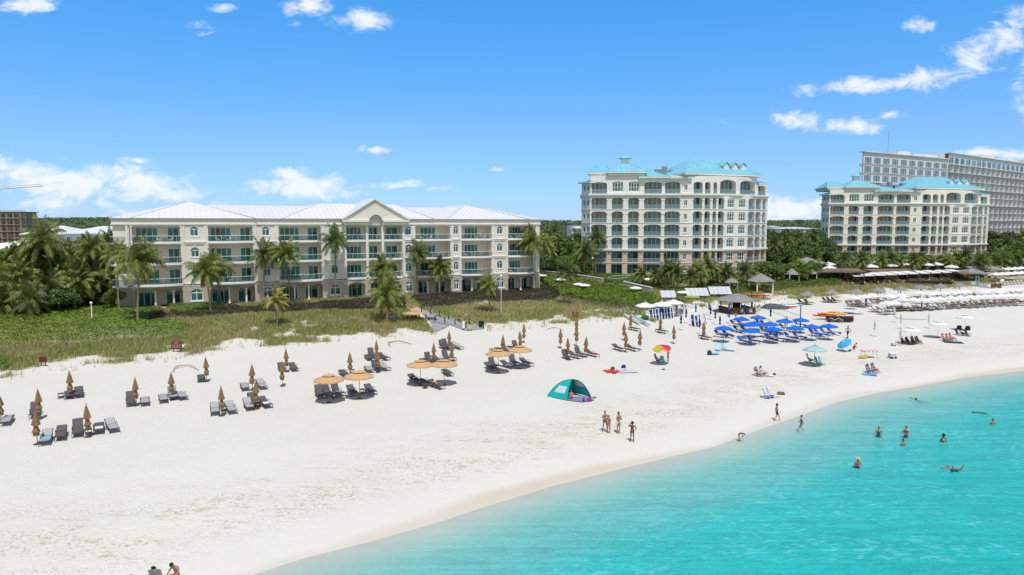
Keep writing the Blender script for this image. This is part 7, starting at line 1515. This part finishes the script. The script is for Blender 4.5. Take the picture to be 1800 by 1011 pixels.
def body(pose):
    if pose in BODY: return BODY[pose]
    J = POSE[pose]; bm = bmesh.new(); sl_ = bm.verts.layers.skin.verify(); vs = {}
    for k in ORD: v = bm.verts.new(J[k]); v[sl_].radius = RAD[k]; v[sl_].use_root = (k == 'pelvis'); vs[k] = v
    for a, c in EDG: bm.edges.new((vs[a], vs[c]))
    me = bpy.data.meshes.new('skeleton'); bm.to_mesh(me); bm.free(); ob = bpy.data.objects.new('skeleton', me); COL.objects.link(ob)
    ob.modifiers.new('s', 'SKIN'); sb = ob.modifiers.new('d', 'SUBSURF'); sb.levels = 1; sb.render_levels = 1
    dg = bpy.context.evaluated_depsgraph_get(); ev = ob.evaluated_get(dg); m2 = bpy.data.meshes.new_from_object(ev)
    V = [tuple(v.co) for v in m2.vertices]; F = [tuple(p.vertices) for p in m2.polygons]
    bpy.data.objects.remove(ob); bpy.data.meshes.remove(me); bpy.data.meshes.remove(m2)
    nb = len(F); mb = MB(); mb.v = V; mb.f = F
    h = Vector(J['head']); up = (h-Vector(J['neck'])).normalized(); fw = Vector((0, 1, 0)); fw = (fw-up*fw.dot(up)).normalized() if abs(up.y) < .95 else Vector((0, 0, 1)); rt = fw.cross(up).normalized()
    def L2(x, y, z): return tuple(h+rt*x+fw*y+up*z)
    def blob(c, r, n=10, m=7):
        k0 = len(mb.v)
        for i in range(m+1):
            for j in range(n):
                ph, th = math.pi*i/m, 2*math.pi*j/n; jaw = 1-.22*max(0, -math.cos(ph))
                mb.v.append(L2(c[0]+r[0]*jaw*math.sin(ph)*math.cos(th), c[1]+r[1]*math.sin(ph)*math.sin(th), c[2]+r[2]*math.cos(ph)))
        for i in range(m):
            for j in range(n): mb.f.append((k0+i*n+j, k0+(i+1)*n+j, k0+(i+1)*n+(j+1) % n, k0+i*n+(j+1) % n))
    blob((0, 0, 0), (.076, .096, .118), 12, 9); blob((0, .098, -.015), (.013, .02, .025), 6, 4); blob((-.077, 0, -.01), (.012, .02, .03), 6, 4); blob((.077, 0, -.01), (.012, .02, .03), 6, 4); blob((0, .085, -.06), (.024, .012, .008), 6, 4)
    for s, sh in (('l', -1), ('r', 1)):      # five fingers, curled and unequal
        wr, ha = Vector(J['wr'+s]), Vector(J['ha'+s]); d = (ha-wr).normalized(); a = Vector((0, 1, 0)) if abs(d.y) < .7 else Vector((1, 0, 0)); ac = d.cross(a).normalized(); nr = ac.cross(d)
        for i, ln in enumerate((.062, .074, .070, .054)): o_ = ha+ac*(i-1.5)*.019; mb.tube([tuple(o_), tuple(o_+d*ln*.55+nr*.004), tuple(o_+d*ln+nr*.022)], [.009, .0085, .006], 5)
        o_ = wr.lerp(ha, .45)+ac*.028; mb.tube([tuple(o_), tuple(o_+ac*.028+d*.025), tuple(o_+ac*.034+d*.055+nr*.012)], [.011, .010, .007], 5)
    BODY[pose] = (mb, nb, J, (h, rt, fw, up)); return BODY[pose]
def nearest(c, J):
    best = None; c = Vector(c)
    for a, b_ in EDG:
        A_, B_ = Vector(J[a]), Vector(J[b_]); d = B_-A_; t = max(0, min(1, (c-A_).dot(d)/max(1e-6, d.length_squared))); q = (A_+d*t-c).length
        if best is None or q < best[0]: best = (q, a, b_, t)
    return best
MESHC = {}
def garment(pose, kind):
    """a shell of the body's own faces, 1 cm off the skin"""
    if (pose, kind) in MESHC: return MESHC[(pose, kind)]
    mb, nb, J, hd = body(pose); g = MB(); sel = []
    nrm = [Vector((0, 0, 0)) for _ in mb.v]
    for f in mb.f[:nb]:
        p = [Vector(mb.v[i]) for i in f]; n = (p[2]-p[0]).cross(p[-1]-p[1]) if len(p) > 3 else (p[1]-p[0]).cross(p[2]-p[0])
        for i in f: nrm[i] += n
    for f in mb.f[:nb]:
        c = sum((Vector(mb.v[i]) for i in f), Vector())/len(f); _, a, b_, t = nearest(c, J); ok = False
        if kind == 'shorts': ok = (a == 'pelvis' and (b_ != 'waist' or t < .5)) or (a in ('hil', 'hir') and t < .52)
        if kind == 'brief': ok = (a == 'pelvis' and (b_ != 'waist' or t < .25)) or (a in ('hil', 'hir') and t < .08)
        if kind == 'shirt': ok = a in ('waist', 'chest') and b_ != 'neck' or (a == 'pelvis' and b_ == 'waist') or (a in ('shl', 'shr') and t < .55) or (b_ == 'neck' and t < .4)
        if kind == 'top': ok = (a == 'waist' and t > .62) or (a == 'chest' and b_ in ('shl', 'shr') and t < .4)
        if kind == 'suit': ok = a in ('waist', 'pelvis') and b_ in ('waist', 'chest', 'hil', 'hir') or (a in ('hil', 'hir') and t < .06)
        if ok: sel.append(f)
    mp = {}
    sgn = 1
    for f in sel:
        ids = []
        for i in f:
            if i not in mp:
                n = nrm[i].normalized() if nrm[i].length else Vector(); mp[i] = len(g.v); g.v.append(tuple(Vector(mb.v[i])+n*.010))
            ids.append(mp[i])
        g.f.append(tuple(ids))
    MESHC[(pose, kind)] = g; return g
def hairmb(pose, kind):
    mb, nb, J, (h, rt, fw, up) = body(pose); g = MB(); n, m = 12, 8
    def add(c, r, lo, hi):
        k0 = len(g.v)
        for i in range(m+1):
            ph = math.pi*(lo+(hi-lo)*i/m)
            for j in range(n): th = 2*math.pi*j/n; q = h+rt*(c[0]+r[0]*math.sin(ph)*math.cos(th))+fw*(c[1]+r[1]*math.sin(ph)*math.sin(th))+up*(c[2]+r[2]*math.cos(ph)); g.v.append(tuple(q))
        for i in range(m):
            for j in range(n): g.f.append((k0+i*n+j, k0+(i+1)*n+j, k0+(i+1)*n+(j+1) % n, k0+i*n+(j+1) % n))
    add((0, -.018, .022), (.086, .100, .112), 0, .55)
    if kind in ('long', 'bun', 'big'): add((0, -.055, -.02), (.084, .075, .13 if kind != 'long' else .20), 0, 1)
    if kind == 'big': add((0, -.02, .02), (.135, .13, .15), 0, .72)
    if kind == 'bun': add((0, -.05, .14), (.045, .045, .045), 0, 1)
    if kind == 'hat': add((0, 0, .07), (.10, .11, .10), 0, .5); add((0, 0, .07), (.17, .18, .025), 0, 1)
    if kind == 'cap': add((0, 0, .03), (.09, .107, .11), 0, .5); add((0, .12, .045), (.06, .07, .012), 0, 1)
    return g
PMESH = {}
def person(pose, loc, face, label, sk=0, wear=(('shorts', 'black'),), hair='short', haircol=None, sc=1.0, group=None):
    mb = body(pose)[0]; t = empty('person', loc, face, label, 'person', group); t.scale = (sc,)*3
    if (pose, sk) not in PMESH: PMESH[(pose, sk)] = mb.mesh('body', SK[sk], True)
    o = bpy.data.objects.new('body', PMESH[(pose, sk)]); COL.objects.link(o); o.parent = t
    for kind, c in wear:
        g = garment(pose, kind)
        if g.f:
            key = (pose, kind, c)
            if key not in PMESH: PMESH[key] = g.mesh({'shorts': 'shorts', 'brief': 'swim_briefs', 'shirt': 'shirt', 'top': 'swim_top', 'suit': 'swimsuit'}[kind], CL_[c], True)
            o = bpy.data.objects.new(PMESH[key].name.split('.')[0], PMESH[key]); COL.objects.link(o); o.parent = t
    key = (pose, 'h', hair, haircol)
    if key not in PMESH: PMESH[key] = hairmb(pose, hair).mesh('hat' if hair in ('hat', 'cap') else 'hair', CL_[haircol] if haircol else HAIR, True)
    o = bpy.data.objects.new('hat' if hair in ('hat', 'cap') else 'hair', PMESH[key]); COL.objects.link(o); o.parent = t
    return t
def Fc(deg): return R(deg)      # 0 = facing away from the camera, 180 = towards it
def WP(px, py, sub): x, y, z = plane(px, py, 0.0); return (x, y, -sub)
BK = lambda c: (('brief', c), ('top', c))
person('wide', G(1063, 759), Fc(200), 'tall tanned person with hands together, leftmost of the group standing at the water side', 0, (('brief', 'brown'),), 'short', sc=1.02)
person('crossed', G(1070, 762), Fc(140), 'shorter person with a pink swim cap, second from the left in the standing group', 0, BK('pink'), 'cap', 'pink', sc=.90)
person('crossed', G(1087, 762), Fc(215), 'standing person with folded arms and a white waistband', 0, (('brief', 'white'), ('top', 'pink')), 'bun', sc=1.04)
person('shade', G(1111, 777), Fc(175), 'standing person shading the eyes with one hand, other hand on the hip', 1, BK('brown'), 'big', sc=.96)
person('walk', G(1365, 740), Fc(250), 'long haired person in black shorts walking along the wet sand', 0, (('shorts', 'black'), ('top', 'grey')), 'long', sc=.92)
person('walk', (*plane(1408, 758)[:2], -.12), Fc(70), 'slim person in a violet swimsuit walking in ankle deep water', 0, (('suit', 'purple'),), 'short', sc=.88)
person('bend', (*plane(1299, 775)[:2], -.04), Fc(255), 'child bending down at the edge of the water', 1, (('suit', 'purple'),), 'short', 'purple', sc=.66)
person('walk', G(1490, 595), Fc(120), 'man in a grey shirt and black shorts standing alone right of the blue loungers', 1, (('shirt', 'grey'), ('shorts', 'black')), 'short', sc=1.08)
person('walk', G(1293, 566), Fc(190), 'attendant in an olive yellow shirt walking behind the blue umbrellas', 1, (('shirt', 'yellow'), ('shorts', 'grey')), 'short', sc=1.05)
person('stand', G(1382, 577), Fc(160), 'attendant in blue standing behind a blue umbrella', 1, (('shirt', 'blue'), ('shorts', 'brown')), 'short', sc=1.08)
person('stand', G(1199, 554), Fc(180), 'attendant in a white shirt beside the grey kiosk', 1, (('shirt', 'white'), ('shorts', 'black')), 'short')
GW = 'bathers in the sea'
person('stand', WP(1544, 769, .80), Fc(150), 'bather standing waist deep, leftmost of the upper three', 0, (('suit', 'teal'),), 'short', group=GW)
person('crossed', WP(1592, 770, .78), Fc(130), 'bather waist deep with a raised forearm, taller of the close pair', 0, (('top', 'red'), ('brief', 'navy')), 'short', sc=1.04, group=GW)
person('stand', WP(1587, 784, 1.15), Fc(200), 'bather chest deep in front of the taller one', 0, (('shorts', 'navy'),), 'short', group=GW)
person('stand', WP(1658, 777, 1.05), Fc(180), 'bather with bushy dark hair, chest deep', 1, BK('grey'), 'big', group=GW)
person('stand', WP(1745, 746, 1.20), Fc(170), 'bather up to the shoulders, farthest right near the floating noodle', 0, (('shorts', 'grey'),), 'short', group=GW)
person('swim', WP(1615, 703, 0), Fc(100), 'swimmer low in the pale shallow water near the beach', 1, (('shorts', 'brown'),), 'short', group=GW)
person('crossed', WP(1507, 823, .92), Fc(185), 'bather in a wide straw hat, waist deep', 0, (('suit', 'brown'),), 'hat', 'straw', group=GW)
person('float', WP(1676, 828, -.14), Fc(175), 'bather floating on the back with both feet out of the water', 0, (('shorts', 'navy'),), 'short', group=GW)
b_ = MB(); b_.tube([(-.65, 0, .03), (-.3, 0, .10), (.2, .05, .07), (.7, .0, .0)], .045, 6); o = b_.build('pool_noodle', M['black'], None, WP(1722, 727, 0), -.35); tag(o, 'dark curved foam noodle floating at the right', 'pool noodle')
# low beach chair
def bchair_maker(c, fr='white', stripes=False):
    def mk():
        t = empty('beach_chair', (0, 0, 0)); b_ = MB(); b_.box(-.27, .27, -.02, .42, .20, .23); b_.build('seat', M[c], t)
        b_ = MB(); b_.box(-.27, .27, -.02, .01, .0, .72); b_.v = [(x, y-z*.42-.02, z+.20) for x, y, z in b_.v]; bo = b_.build('backrest', M[c], t)
        if stripes:
            b_ = MB()
            for i in range(3): x = -.18+.16*i; b_.box(x, x+.06, .0105, .014, .02, .71); b_.box(x, x+.06, -.024, -.0205, .02, .71)
            b_.v = [(x, y-z*.42-.02, z+.20) for x, y, z in b_.v]; b_.build('stripes', M['white'], bo)
        for s in (-1, 1):
            b_ = MB(); b_.tube([(s*.29, .42, .0), (s*.29, .42, .22), (s*.29, -.02, .20), (s*.29, -.36, .92)], .016, 5); b_.tube([(s*.29, -.30, 0), (s*.29, .1, .22)], .016, 5); b_.build('side_frame', M[fr], t)
            b_ = MB(); b_.box(s*.31-.03, s*.31+.03, -.14, .32, .42, .45); b_.build('armrest', M[fr], t)
        return t
    return mk
def bch(c, px, py, rz, label, stripes=False, fr='white', group='low beach chairs'): return place('bc'+c+str(stripes), bchair_maker(c, fr, stripes), G(px, py), rz, label, 'beach chair', group)
def sitter(px, py, rz, label, sk, wear, hair='short', hc=None, pose='sit', sc=1.0, dz=0.0): p = G(px, py); p.z += dz; return person(pose, p, rz, label, sk, wear, hair, hc, sc)
S_ = WAT-math.pi/2
# foreground pair cut by the frame
bch('slingl', 277, 1027, Fc(10), 'pale framed beach chair at the bottom left edge, left one', group='beach chairs at the bottom edge'); sitter(277, 1027, Fc(170), 'person in a blue swimsuit sitting at the bottom edge of the photo', 0, (('suit', 'blue'),), 'bun', pose='read', sc=1.0)
bch('pinkc', 312, 1024, Fc(-20), 'pink framed beach chair at the bottom edge, right one', group='beach chairs at the bottom edge') if 'pinkc' in M else None
sitter(311, 1022, Fc(155), 'bare backed person leaning forward at the bottom edge, head down', 0, (('shorts', 'pink'),), 'short', pose='read', sc=1.05); sitter(238, 1042, Fc(170), 'head of a third person just entering the bottom edge', 1, (('suit', 'black'),), 'short', pose='read')
# lying and sitting on loungers
p = G(728, 672); person('lie', p, LRZ, 'sunbather on a white towel under the third open tan umbrella', 1, (('shorts', 'white'),), 'short'); p = G(767, 682); person('lie', p, LRZ, 'sunbather with a white cloth on the lounger right of the third open umbrella', 0, (('brief', 'white'), ('top', 'white')), 'long')
GB = 'people on the loungers under the white umbrellas'
for (x, y, lb, w, sk) in [(1265, 593, 'person in dark red lying under the leftmost open blue umbrella', 'red', 1), (1278, 593, 'person in navy lying under the leftmost open blue umbrella', 'navy', 1)]: person('lie', G(x, y), LRZ, lb, sk, (('shirt', w), ('shorts', 'black')), 'short')
for i, (x, y) in enumerate(sorted([(1500, 539), (1508, 538), (1560, 547.5), (1601, 546), (1611, 545.5), (1672, 540), (1681, 539.5), (1690, 539), (1722, 538), (1762, 535.5), (1768, 535), (1778, 534.5), (1786, 534), (1794, 533.5), (1536, 548.5), (1580, 547), (1588, 546.5), (1630, 544), (1700, 538.5), (1741, 536.5), (1752, 536)])+[(1548, 533), (1572, 531.5), (1607, 529.5), (1625, 528), (1652, 526.5), (1680, 524.5), (1712, 522), (1735, 521), (1758, 520)]):
    person('lie', G(x, y)+Vector((0, 0, .02)), LRZ, 'sunbather in the %s under the white umbrellas, %s from the left' % (('front row', nearfar(i)) if i < 21 else ('middle row', nearfar(i-21))), i % 2, (('brief', ['red', 'black', 'navy'][i % 3]),), ['short', 'long'][i % 2], group=GB)
person('stand', G(1620, 545), Fc(90), 'person in dark clothes standing among the front row of wooden loungers', 1, (('shirt', 'red'), ('shorts', 'black')), 'short'); person('stand', G(1522, 538), Fc(200), 'person in navy standing at the first white umbrellas', 1, (('shirt', 'navy'), ('shorts', 'navy')), 'short'); person('stand', G(1706, 538), Fc(30), 'person standing in the front row near the brown and white loungers on the right', 0, (('shorts', 'red'),), 'short')
# rainbow umbrella group
def rainbow():
    t = empty('beach_umbrella', (0, 0, 0)); p = MB(); p.tube([(0, 0, -.2), (0, 0, 2.25)], .025, 6); p.build('pole', M['white'], t); cols = ['red', 'purpleb', 'orange', 'yellow', 'green', 'orange', 'red', 'purpleb']
    for j in range(8):
        a, c = 2*math.pi*j/8, 2*math.pi*(j+1)/8; b_ = MB(); rs = [(1.12, 1.86), (.85, 2.04), (.45, 2.18), (.001, 2.24)]
        for (r0, z0_), (r1, z1_) in zip(rs, rs[1:]): b_.poly([(r0*math.cos(a), r0*math.sin(a), z0_), (r0*math.cos(c), r0*math.sin(c), z0_), (r1*math.cos(c), r1*math.sin(c), z1_), (r1*math.cos(a), r1*math.sin(a), z1_)])
        b_.build('canopy_panel', M[cols[j]], t)
    return t
o = rainbow(); o.location = G(1166, 640)+Vector((0, 0, .1)); o.rotation_euler = (R(8), R(-14), .4); tag(o, 'rainbow striped beach umbrella tilted over two low chairs', 'umbrella')
person('shade', G(1174, 639), Fc(-90), 'tanned person standing and holding the rainbow umbrella', 0, (('shorts', 'brown'),), 'short', sc=.95)
bch('lav', 1155, 637, S_+.5, 'violet low beach chair under the rainbow umbrella'); sitter(1155, 637, S_+.5, 'person sitting in the violet chair reaching to the rainbow umbrella', 0, (('suit', 'purple'),), 'short'); bch('teal', 1166, 640, S_, 'dark teal low beach chair under the rainbow umbrella')
# tent
def tent():
    t = empty('beach_tent', G(1002, 701), R(-6), 'turquoise pop-up beach tent with pale windows and an open front', 'tent'); Lp, Fp, Rp, Bp_ = Vector((-2.25, .35, 0)), Vector((-.25, -.75, 0)), Vector((2.05, .35, 0)), Vector((.2, 2.1, 0)); ax = Vector((.25, .55, 0)); H = 1.75
    def S(a_, b2, a, r, hem=.12):
        bp = a_.lerp(b2, a); q = ax.lerp(bp, r**.95); return (q.x, q.y, H*(1-r**2.3)*(1-.10*math.sin(math.pi*a)*r)+hem*math.sin(math.pi*a)*r**6)
    def patch(a_, b2, m, nm_, hole=None):
        b_ = MB(); w_ = MB(); n, k = 10, 12
        for i in range(n):
            for j in range(k):
                q = [S(a_, b2, i/n, j/k), S(a_, b2, (i+1)/n, j/k), S(a_, b2, (i+1)/n, (j+1)/k), S(a_, b2, i/n, (j+1)/k)]
                (w_ if hole and hole[0] <= i < hole[1] and hole[2] <= j < hole[3] else b_).poly(q)
        o = b_.build(nm_, M[m], t, smooth=True)
        if hole: w_.build('window', M['greycan'], o)
    patch(Lp, Fp, 'teal', 'front_panel', (2, 8, 7, 10)); patch(Bp_, Lp, 'teal', 'back_panel'); patch(Rp, Bp_, 'teal', 'side_panel', (1, 8, 4, 8))
    b_ = MB(); b_.tube([S(Lp, Fp, 0, 1-k/12) for k in range(13)]+[S(Rp, Bp_, 0, k/12) for k in range(13)], .035, 5); b_.tube([S(Fp, Rp, 0, 1-k/12) for k in range(13)]+[S(Bp_, Lp, 0, k/12) for k in range(13)], .035, 5); b_.build('poles', M['dteal'], t)
    b_ = MB(); b_.poly([(-.2, -.7, .03), (1.2, -1.15, .03), (2.35, -.35, .03), (2.0, .4, .03), (.2, 2.0, .03), (-1.6, .5, .03)]); b_.build('floor_mat', M['lav'], t)
tent()
sitter(1003, 701, Fc(150), 'person sitting in the opening of the turquoise tent', 0, (('shirt', 'pink'), ('shorts', 'navy')), 'short', dz=-.16, pose='sit', sc=.95)
def bag(px, py, m, label, s=(.3, .2, .32), rz=0.2, name='bag', cat='bag', lid=None):
    t = empty(name, G(px, py), rz, label, cat); b_ = MB(); x, y, z = s
    b_.v = []; b_.box(-x/2, x/2, -y/2, y/2, 0, z); b_.v = [(a*(1.0 if c < z*.5 else .78), b*(1.0 if c < z*.5 else .7), c) for a, b, c in b_.v]; b_.build('body', M[m], t)
    b_ = MB(); b_.tube([(-x*.25, 0, z), (-x*.2, 0, z+.10), (x*.2, 0, z+.10), (x*.25, 0, z)], .012, 4); b_.build('handle', M[lid or m], t); return t
bag(1036, 706, 'purpleb', 'magenta bag on the tent mat', (.42, .26, .34)); bag(1026, 707, 'black', 'small black bottle bag on the tent mat', (.16, .14, .34)); bag(1045, 700, 'wood', 'brown shoes bag beside the tent', (.4, .2, .12))
def cloth(px, py, w, d, m, rz, label, name='beach_blanket', cat='blanket', seed=1, th=.03):
    b_ = MB(); g = random.Random(seed); n = 6; top = {}
    for i in range(n+1):
        for j in range(n+1): top[i, j] = len(b_.v); b_.v.append((w*(i/n-.5)+g.uniform(-.03, .03), d*(j/n-.5)+g.uniform(-.03, .03), th+.02+g.uniform(0, .03)))
    for i in range(n):
        for j in range(n): b_.f.append((top[i, j], top[i+1, j], top[i+1, j+1], top[i, j+1]))
    o = b_.build(name, M[m], None, G(px, py), rz); tag(o, label, cat, 'blankets and towels on the sand'); return o
cloth(1076, 653, 1.7, 1.5, 'red', .3, 'red beach blanket left half of the spread near the teal tent', seed=2); cloth(1100, 653, 2.2, 1.8, 'greycan', .2, 'pale grey beach blanket joined to the red one', seed=3)
bag(1077, 650, 'brown', 'brown bag on the red blanket', (.45, .3, .3)); bag(1096, 647, 'navy', 'navy bag at the far edge of the grey blanket', (.5, .3, .34)); bag(1080, 657, 'brown', 'dark sandals pile at the near edge of the blanket', (.5, .25, .14)); bag(1099, 653, 'lav', 'folded dark towel on the grey blanket', (.7, .2, .08)); bag(1166, 650, 'navy', 'small dark bag in front of the rainbow umbrella', (.35, .2, .1))
# turquoise chairs with bag
bch('cyan', 1262, 617, S_-.3, 'turquoise low beach chair, left of the turquoise pair', True); bch('teal', 1272, 616, S_-.1, 'turquoise low beach chair, right of the turquoise pair', True)
bag(1247, 624, 'black', 'black beach bag left of the turquoise chairs', (.5, .35, .55)); cloth(1256, 623, 1.2, .9, 'cyan', .5, 'crumpled turquoise towel before the turquoise chairs', 'towel', 'towel', 5, .1); cloth(1283, 617, 1.1, .7, 'cyan', -.4, 'turquoise body board right of the turquoise chairs', 'body_board', 'body board', 6, .08)
# mint umbrella
UM = open_maker('mint', 1.35, 2.0, .62, 8, False, 'wood'); o = UM(); o.location = G(1431, 644); o.rotation_euler = (0, 0, .1); tag(o, 'pale mint umbrella over a person and two teal chairs', 'umbrella')
bch('brown', 1422, 637, S_+.7, 'dark low chair under the mint umbrella'); sitter(1422, 637, S_+.7, 'tanned person in a chair reaching to the mint umbrella pole', 0, (('shorts', 'brown'),), 'short'); bch('teal', 1437, 641, S_+.2, 'teal low chair under the mint umbrella, left of two'); bch('mint', 1444, 641, S_, 'mint low chair under the mint umbrella, right of two')
# light blue tilted umbrella
UL = open_maker('sky', .98, 1.3, .38, 8, False, 'white'); o = UL(); o.location = G(1496, 618)+Vector((-.2, 0, .1)); o.rotation_euler = (R(-8), R(-38), .35); tag(o, 'light blue umbrella tipped on its side by crouching people', 'umbrella')
sitter(1499, 615, Fc(-110), 'tanned person crouching under the light blue umbrella', 0, (('shorts', 'black'),), 'short', pose='squat'); sitter(1490, 606, Fc(180), 'person behind the light blue umbrella', 1, (('shirt', 'black'), ('shorts', 'black')), 'short', pose='sit')
# small striped canopy with yellow toy boat and coolers
t = empty('toddler_canopy', G(1527, 629), .1, 'tiny red and white striped canopy on four legs', 'canopy')
for i in range(7): b_ = MB(); b_.box(-.95+.27*i, -.95+.27*i+.27, -.45, .45, .85, .90); b_.build('stripe', M['red' if i % 2 == 0 else 'white'], t)
for sx in (-.9, .9):
    for sy in (-.42, .42): b_ = MB(); b_.tube([(sx, sy, 0), (sx*.8, sy*.8, .86)], .02, 4); b_.build('leg', M['wood'], t)
place('kyyellow', kayak_maker('yellow'), G(1517, 630), .3, 'small yellow inflatable dinghy beside the striped canopy', 'dinghy', None, (.38, .7, .9))
def cooler():
    t = empty('cooler_cart', (0, 0, 0)); b_ = MB(); b_.box(-.42, .42, -.28, .28, .18, .62); b_.build('box', M['greycan'], t); b_ = MB(); b_.box(-.46, .46, -.32, .32, .62, .74); b_.build('lid', M['white'], t)
    for s in (-.3, .3): b_ = MB(); b_.tube([(s, -.36, .14), (s, -.28, .14)], .14, 10); b_.build('wheel', M['black'], t)
    b_ = MB(); b_.tube([(.44, 0, .6), (.95, 0, .85)], .02, 4); b_.build('handle', M['steel'], t); return t
place('cool', cooler, G(1568, 630), .2, 'big grey and white cooler cart right of the striped canopy', 'cooler', None, .95); place('cool', cooler, G(1570, 608), .1, 'small white cooler behind the big cooler cart', 'cooler', None, .6)
# pair on blue chairs near the water; pair with caps; striped chair
bch('blue' if 'blue' in M else 'bluecan', 1527, 656, S_-.2, 'blue low chair of the pair nearest the water, left'); sitter(1527, 656, S_-.2, 'person with a cap in the left chair nearest the water', 0, (('shorts', 'blue'),), 'cap', 'navy'); bch('bluecan', 1536, 654, S_-.2, 'blue low chair of the pair nearest the water, right'); sitter(1536, 654, S_-.2, 'tanned person in the right chair nearest the water', 0, (('shorts', 'brown'),), 'short')
cloth(1528, 659, 1.6, .8, 'sky', -.3, 'light blue towel under the pair nearest the water', 'towel', 'towel', 8)
bch('navy', 1331, 661, S_+.1, 'dark low chair of the capped pair, left', True); sitter(1331, 661, S_+.1, 'person in a blue cap seated left of the capped pair', 2, (('shirt', 'brown'), ('shorts', 'black')), 'cap', 'blue'); bch('navy', 1340, 660, S_+.1, 'dark low chair of the capped pair, right', True); sitter(1340, 660, S_+.1, 'person in a black cap seated right of the capped pair', 2, (('shirt', 'grey'), ('shorts', 'white')), 'cap', 'black'); cloth(1349, 661, 1.2, .9, 'white', .2, 'white towel before the capped pair', 'towel', 'towel', 9)
for i, (x, y) in enumerate([(1346, 700), (1353, 699)]): bch('bluecan', x, y, S_+.6, 'blue and white striped low chair near the shore, %s' % ('left' if i == 0 else 'right'), True)
bag(1370, 694, 'wood', 'brown bag on the sand right of the striped chairs', (.4, .3, .3)); bag(1376, 694, 'brown', 'dark bag on the sand right of the striped chairs', (.35, .25, .25)); cloth(1362, 697, 1.0, .6, 'white', .1, 'white towel beside the striped chairs', 'towel', 'towel', 10); bag(1361, 659, 'black', 'small black item on the sand right of the capped pair', (.3, .2, .18))
# dark group under the left round white umbrella
for i, (x, y, c) in enumerate([(1587, 604, 'red'), (1596, 605, 'black'), (1605, 604, 'navy'), (1613, 604, 'black')]): bch('black', x, y, S_-.1*i, 'dark low chair under the left round white umbrella, %s from the left' % nearfar(i), fr='black'); sitter(x, y, S_-.1*i, 'person in dark clothes under the left round white umbrella, %s from the left' % nearfar(i), i % 2, (('shirt', c), ('shorts', 'red')), 'short')
for i, (x, y) in enumerate([(1659, 599), (1666, 599), (1672, 598)]): bch('red', x, y, S_, 'red low chair beside the middle round white umbrella, %s from the left' % nearfar(i)); sitter(x, y, S_, 'tanned person in a red chair by the middle round umbrella, %s from the left' % nearfar(i), 0, (('brief', 'black'),), 'short')
cloth(1675, 602, 2.4, 1.4, 'dteal', -.3, 'dark teal towel in front of the red chairs', 'towel', 'towel', 11)
for i, (x, y) in enumerate([(1683, 589), (1692, 590), (1700, 591)]): bch('black', x, y, S_, 'black low chair under the right round white umbrella, %s from the left' % nearfar(i), fr='black')
sitter(1692, 590, S_, 'person in a dark chair under the right round white umbrella', 1, (('shirt', 'grey'), ('shorts', 'black')), 'short')
for i, (x, y) in enumerate([(1686, 579), (1701, 580)]): bag(x, y, 'black', 'round black bag behind the right round white umbrella, %s' % ('left' if i == 0 else 'right'), (.7, .4, .6))
# attendants and guests at the restaurant
for i in range(16):
    f = (i+.3)/16; pp = G(1494+180*f, 503.5-8.5*f)
    person('sit', pp+Vector((0, 0, .2)), i*1.7, 'guest seated under the white restaurant canopies, %s from the left' % nearfar(i), i % 3, (('shirt', ['white', 'navy', 'grey', 'pink'][i % 4]), ('shorts', 'black')), 'short', group='guests on the restaurant terrace')

for (x, y, m, lb) in [(82, 777, 'cyan', 'turquoise towel on the leftmost front row lounger'), (174, 758, 'whitecan', 'white towel on the dark lounger right of the front umbrella'), (466, 714, 'whitecan', 'white towel on the dark lounger left of the open umbrellas'), (593, 694, 'lav', 'grey violet towel on a lounger under the first open umbrella'), (892, 646, 'whitecan', 'white towel on a lounger under the fifth open umbrella'), (1463, 588, 'whitecan', 'white towel on the rightmost blue lounger'), (1322, 603, 'cyan', 'pale turquoise towel on a front left blue lounger'), (1040, 626, 'red', 'red towel on the rightmost dark lounger above the tent')]:
    b_ = MB(); b_.box(-.27, .27, .15, .85, .425, .45); b_.box(-.285, -.27, .2, .7, .25, .449); o = b_.build('towel', M[m], None, G(x, y), LRZ); tag(o, lb, 'towel', 'towels on the loungers')
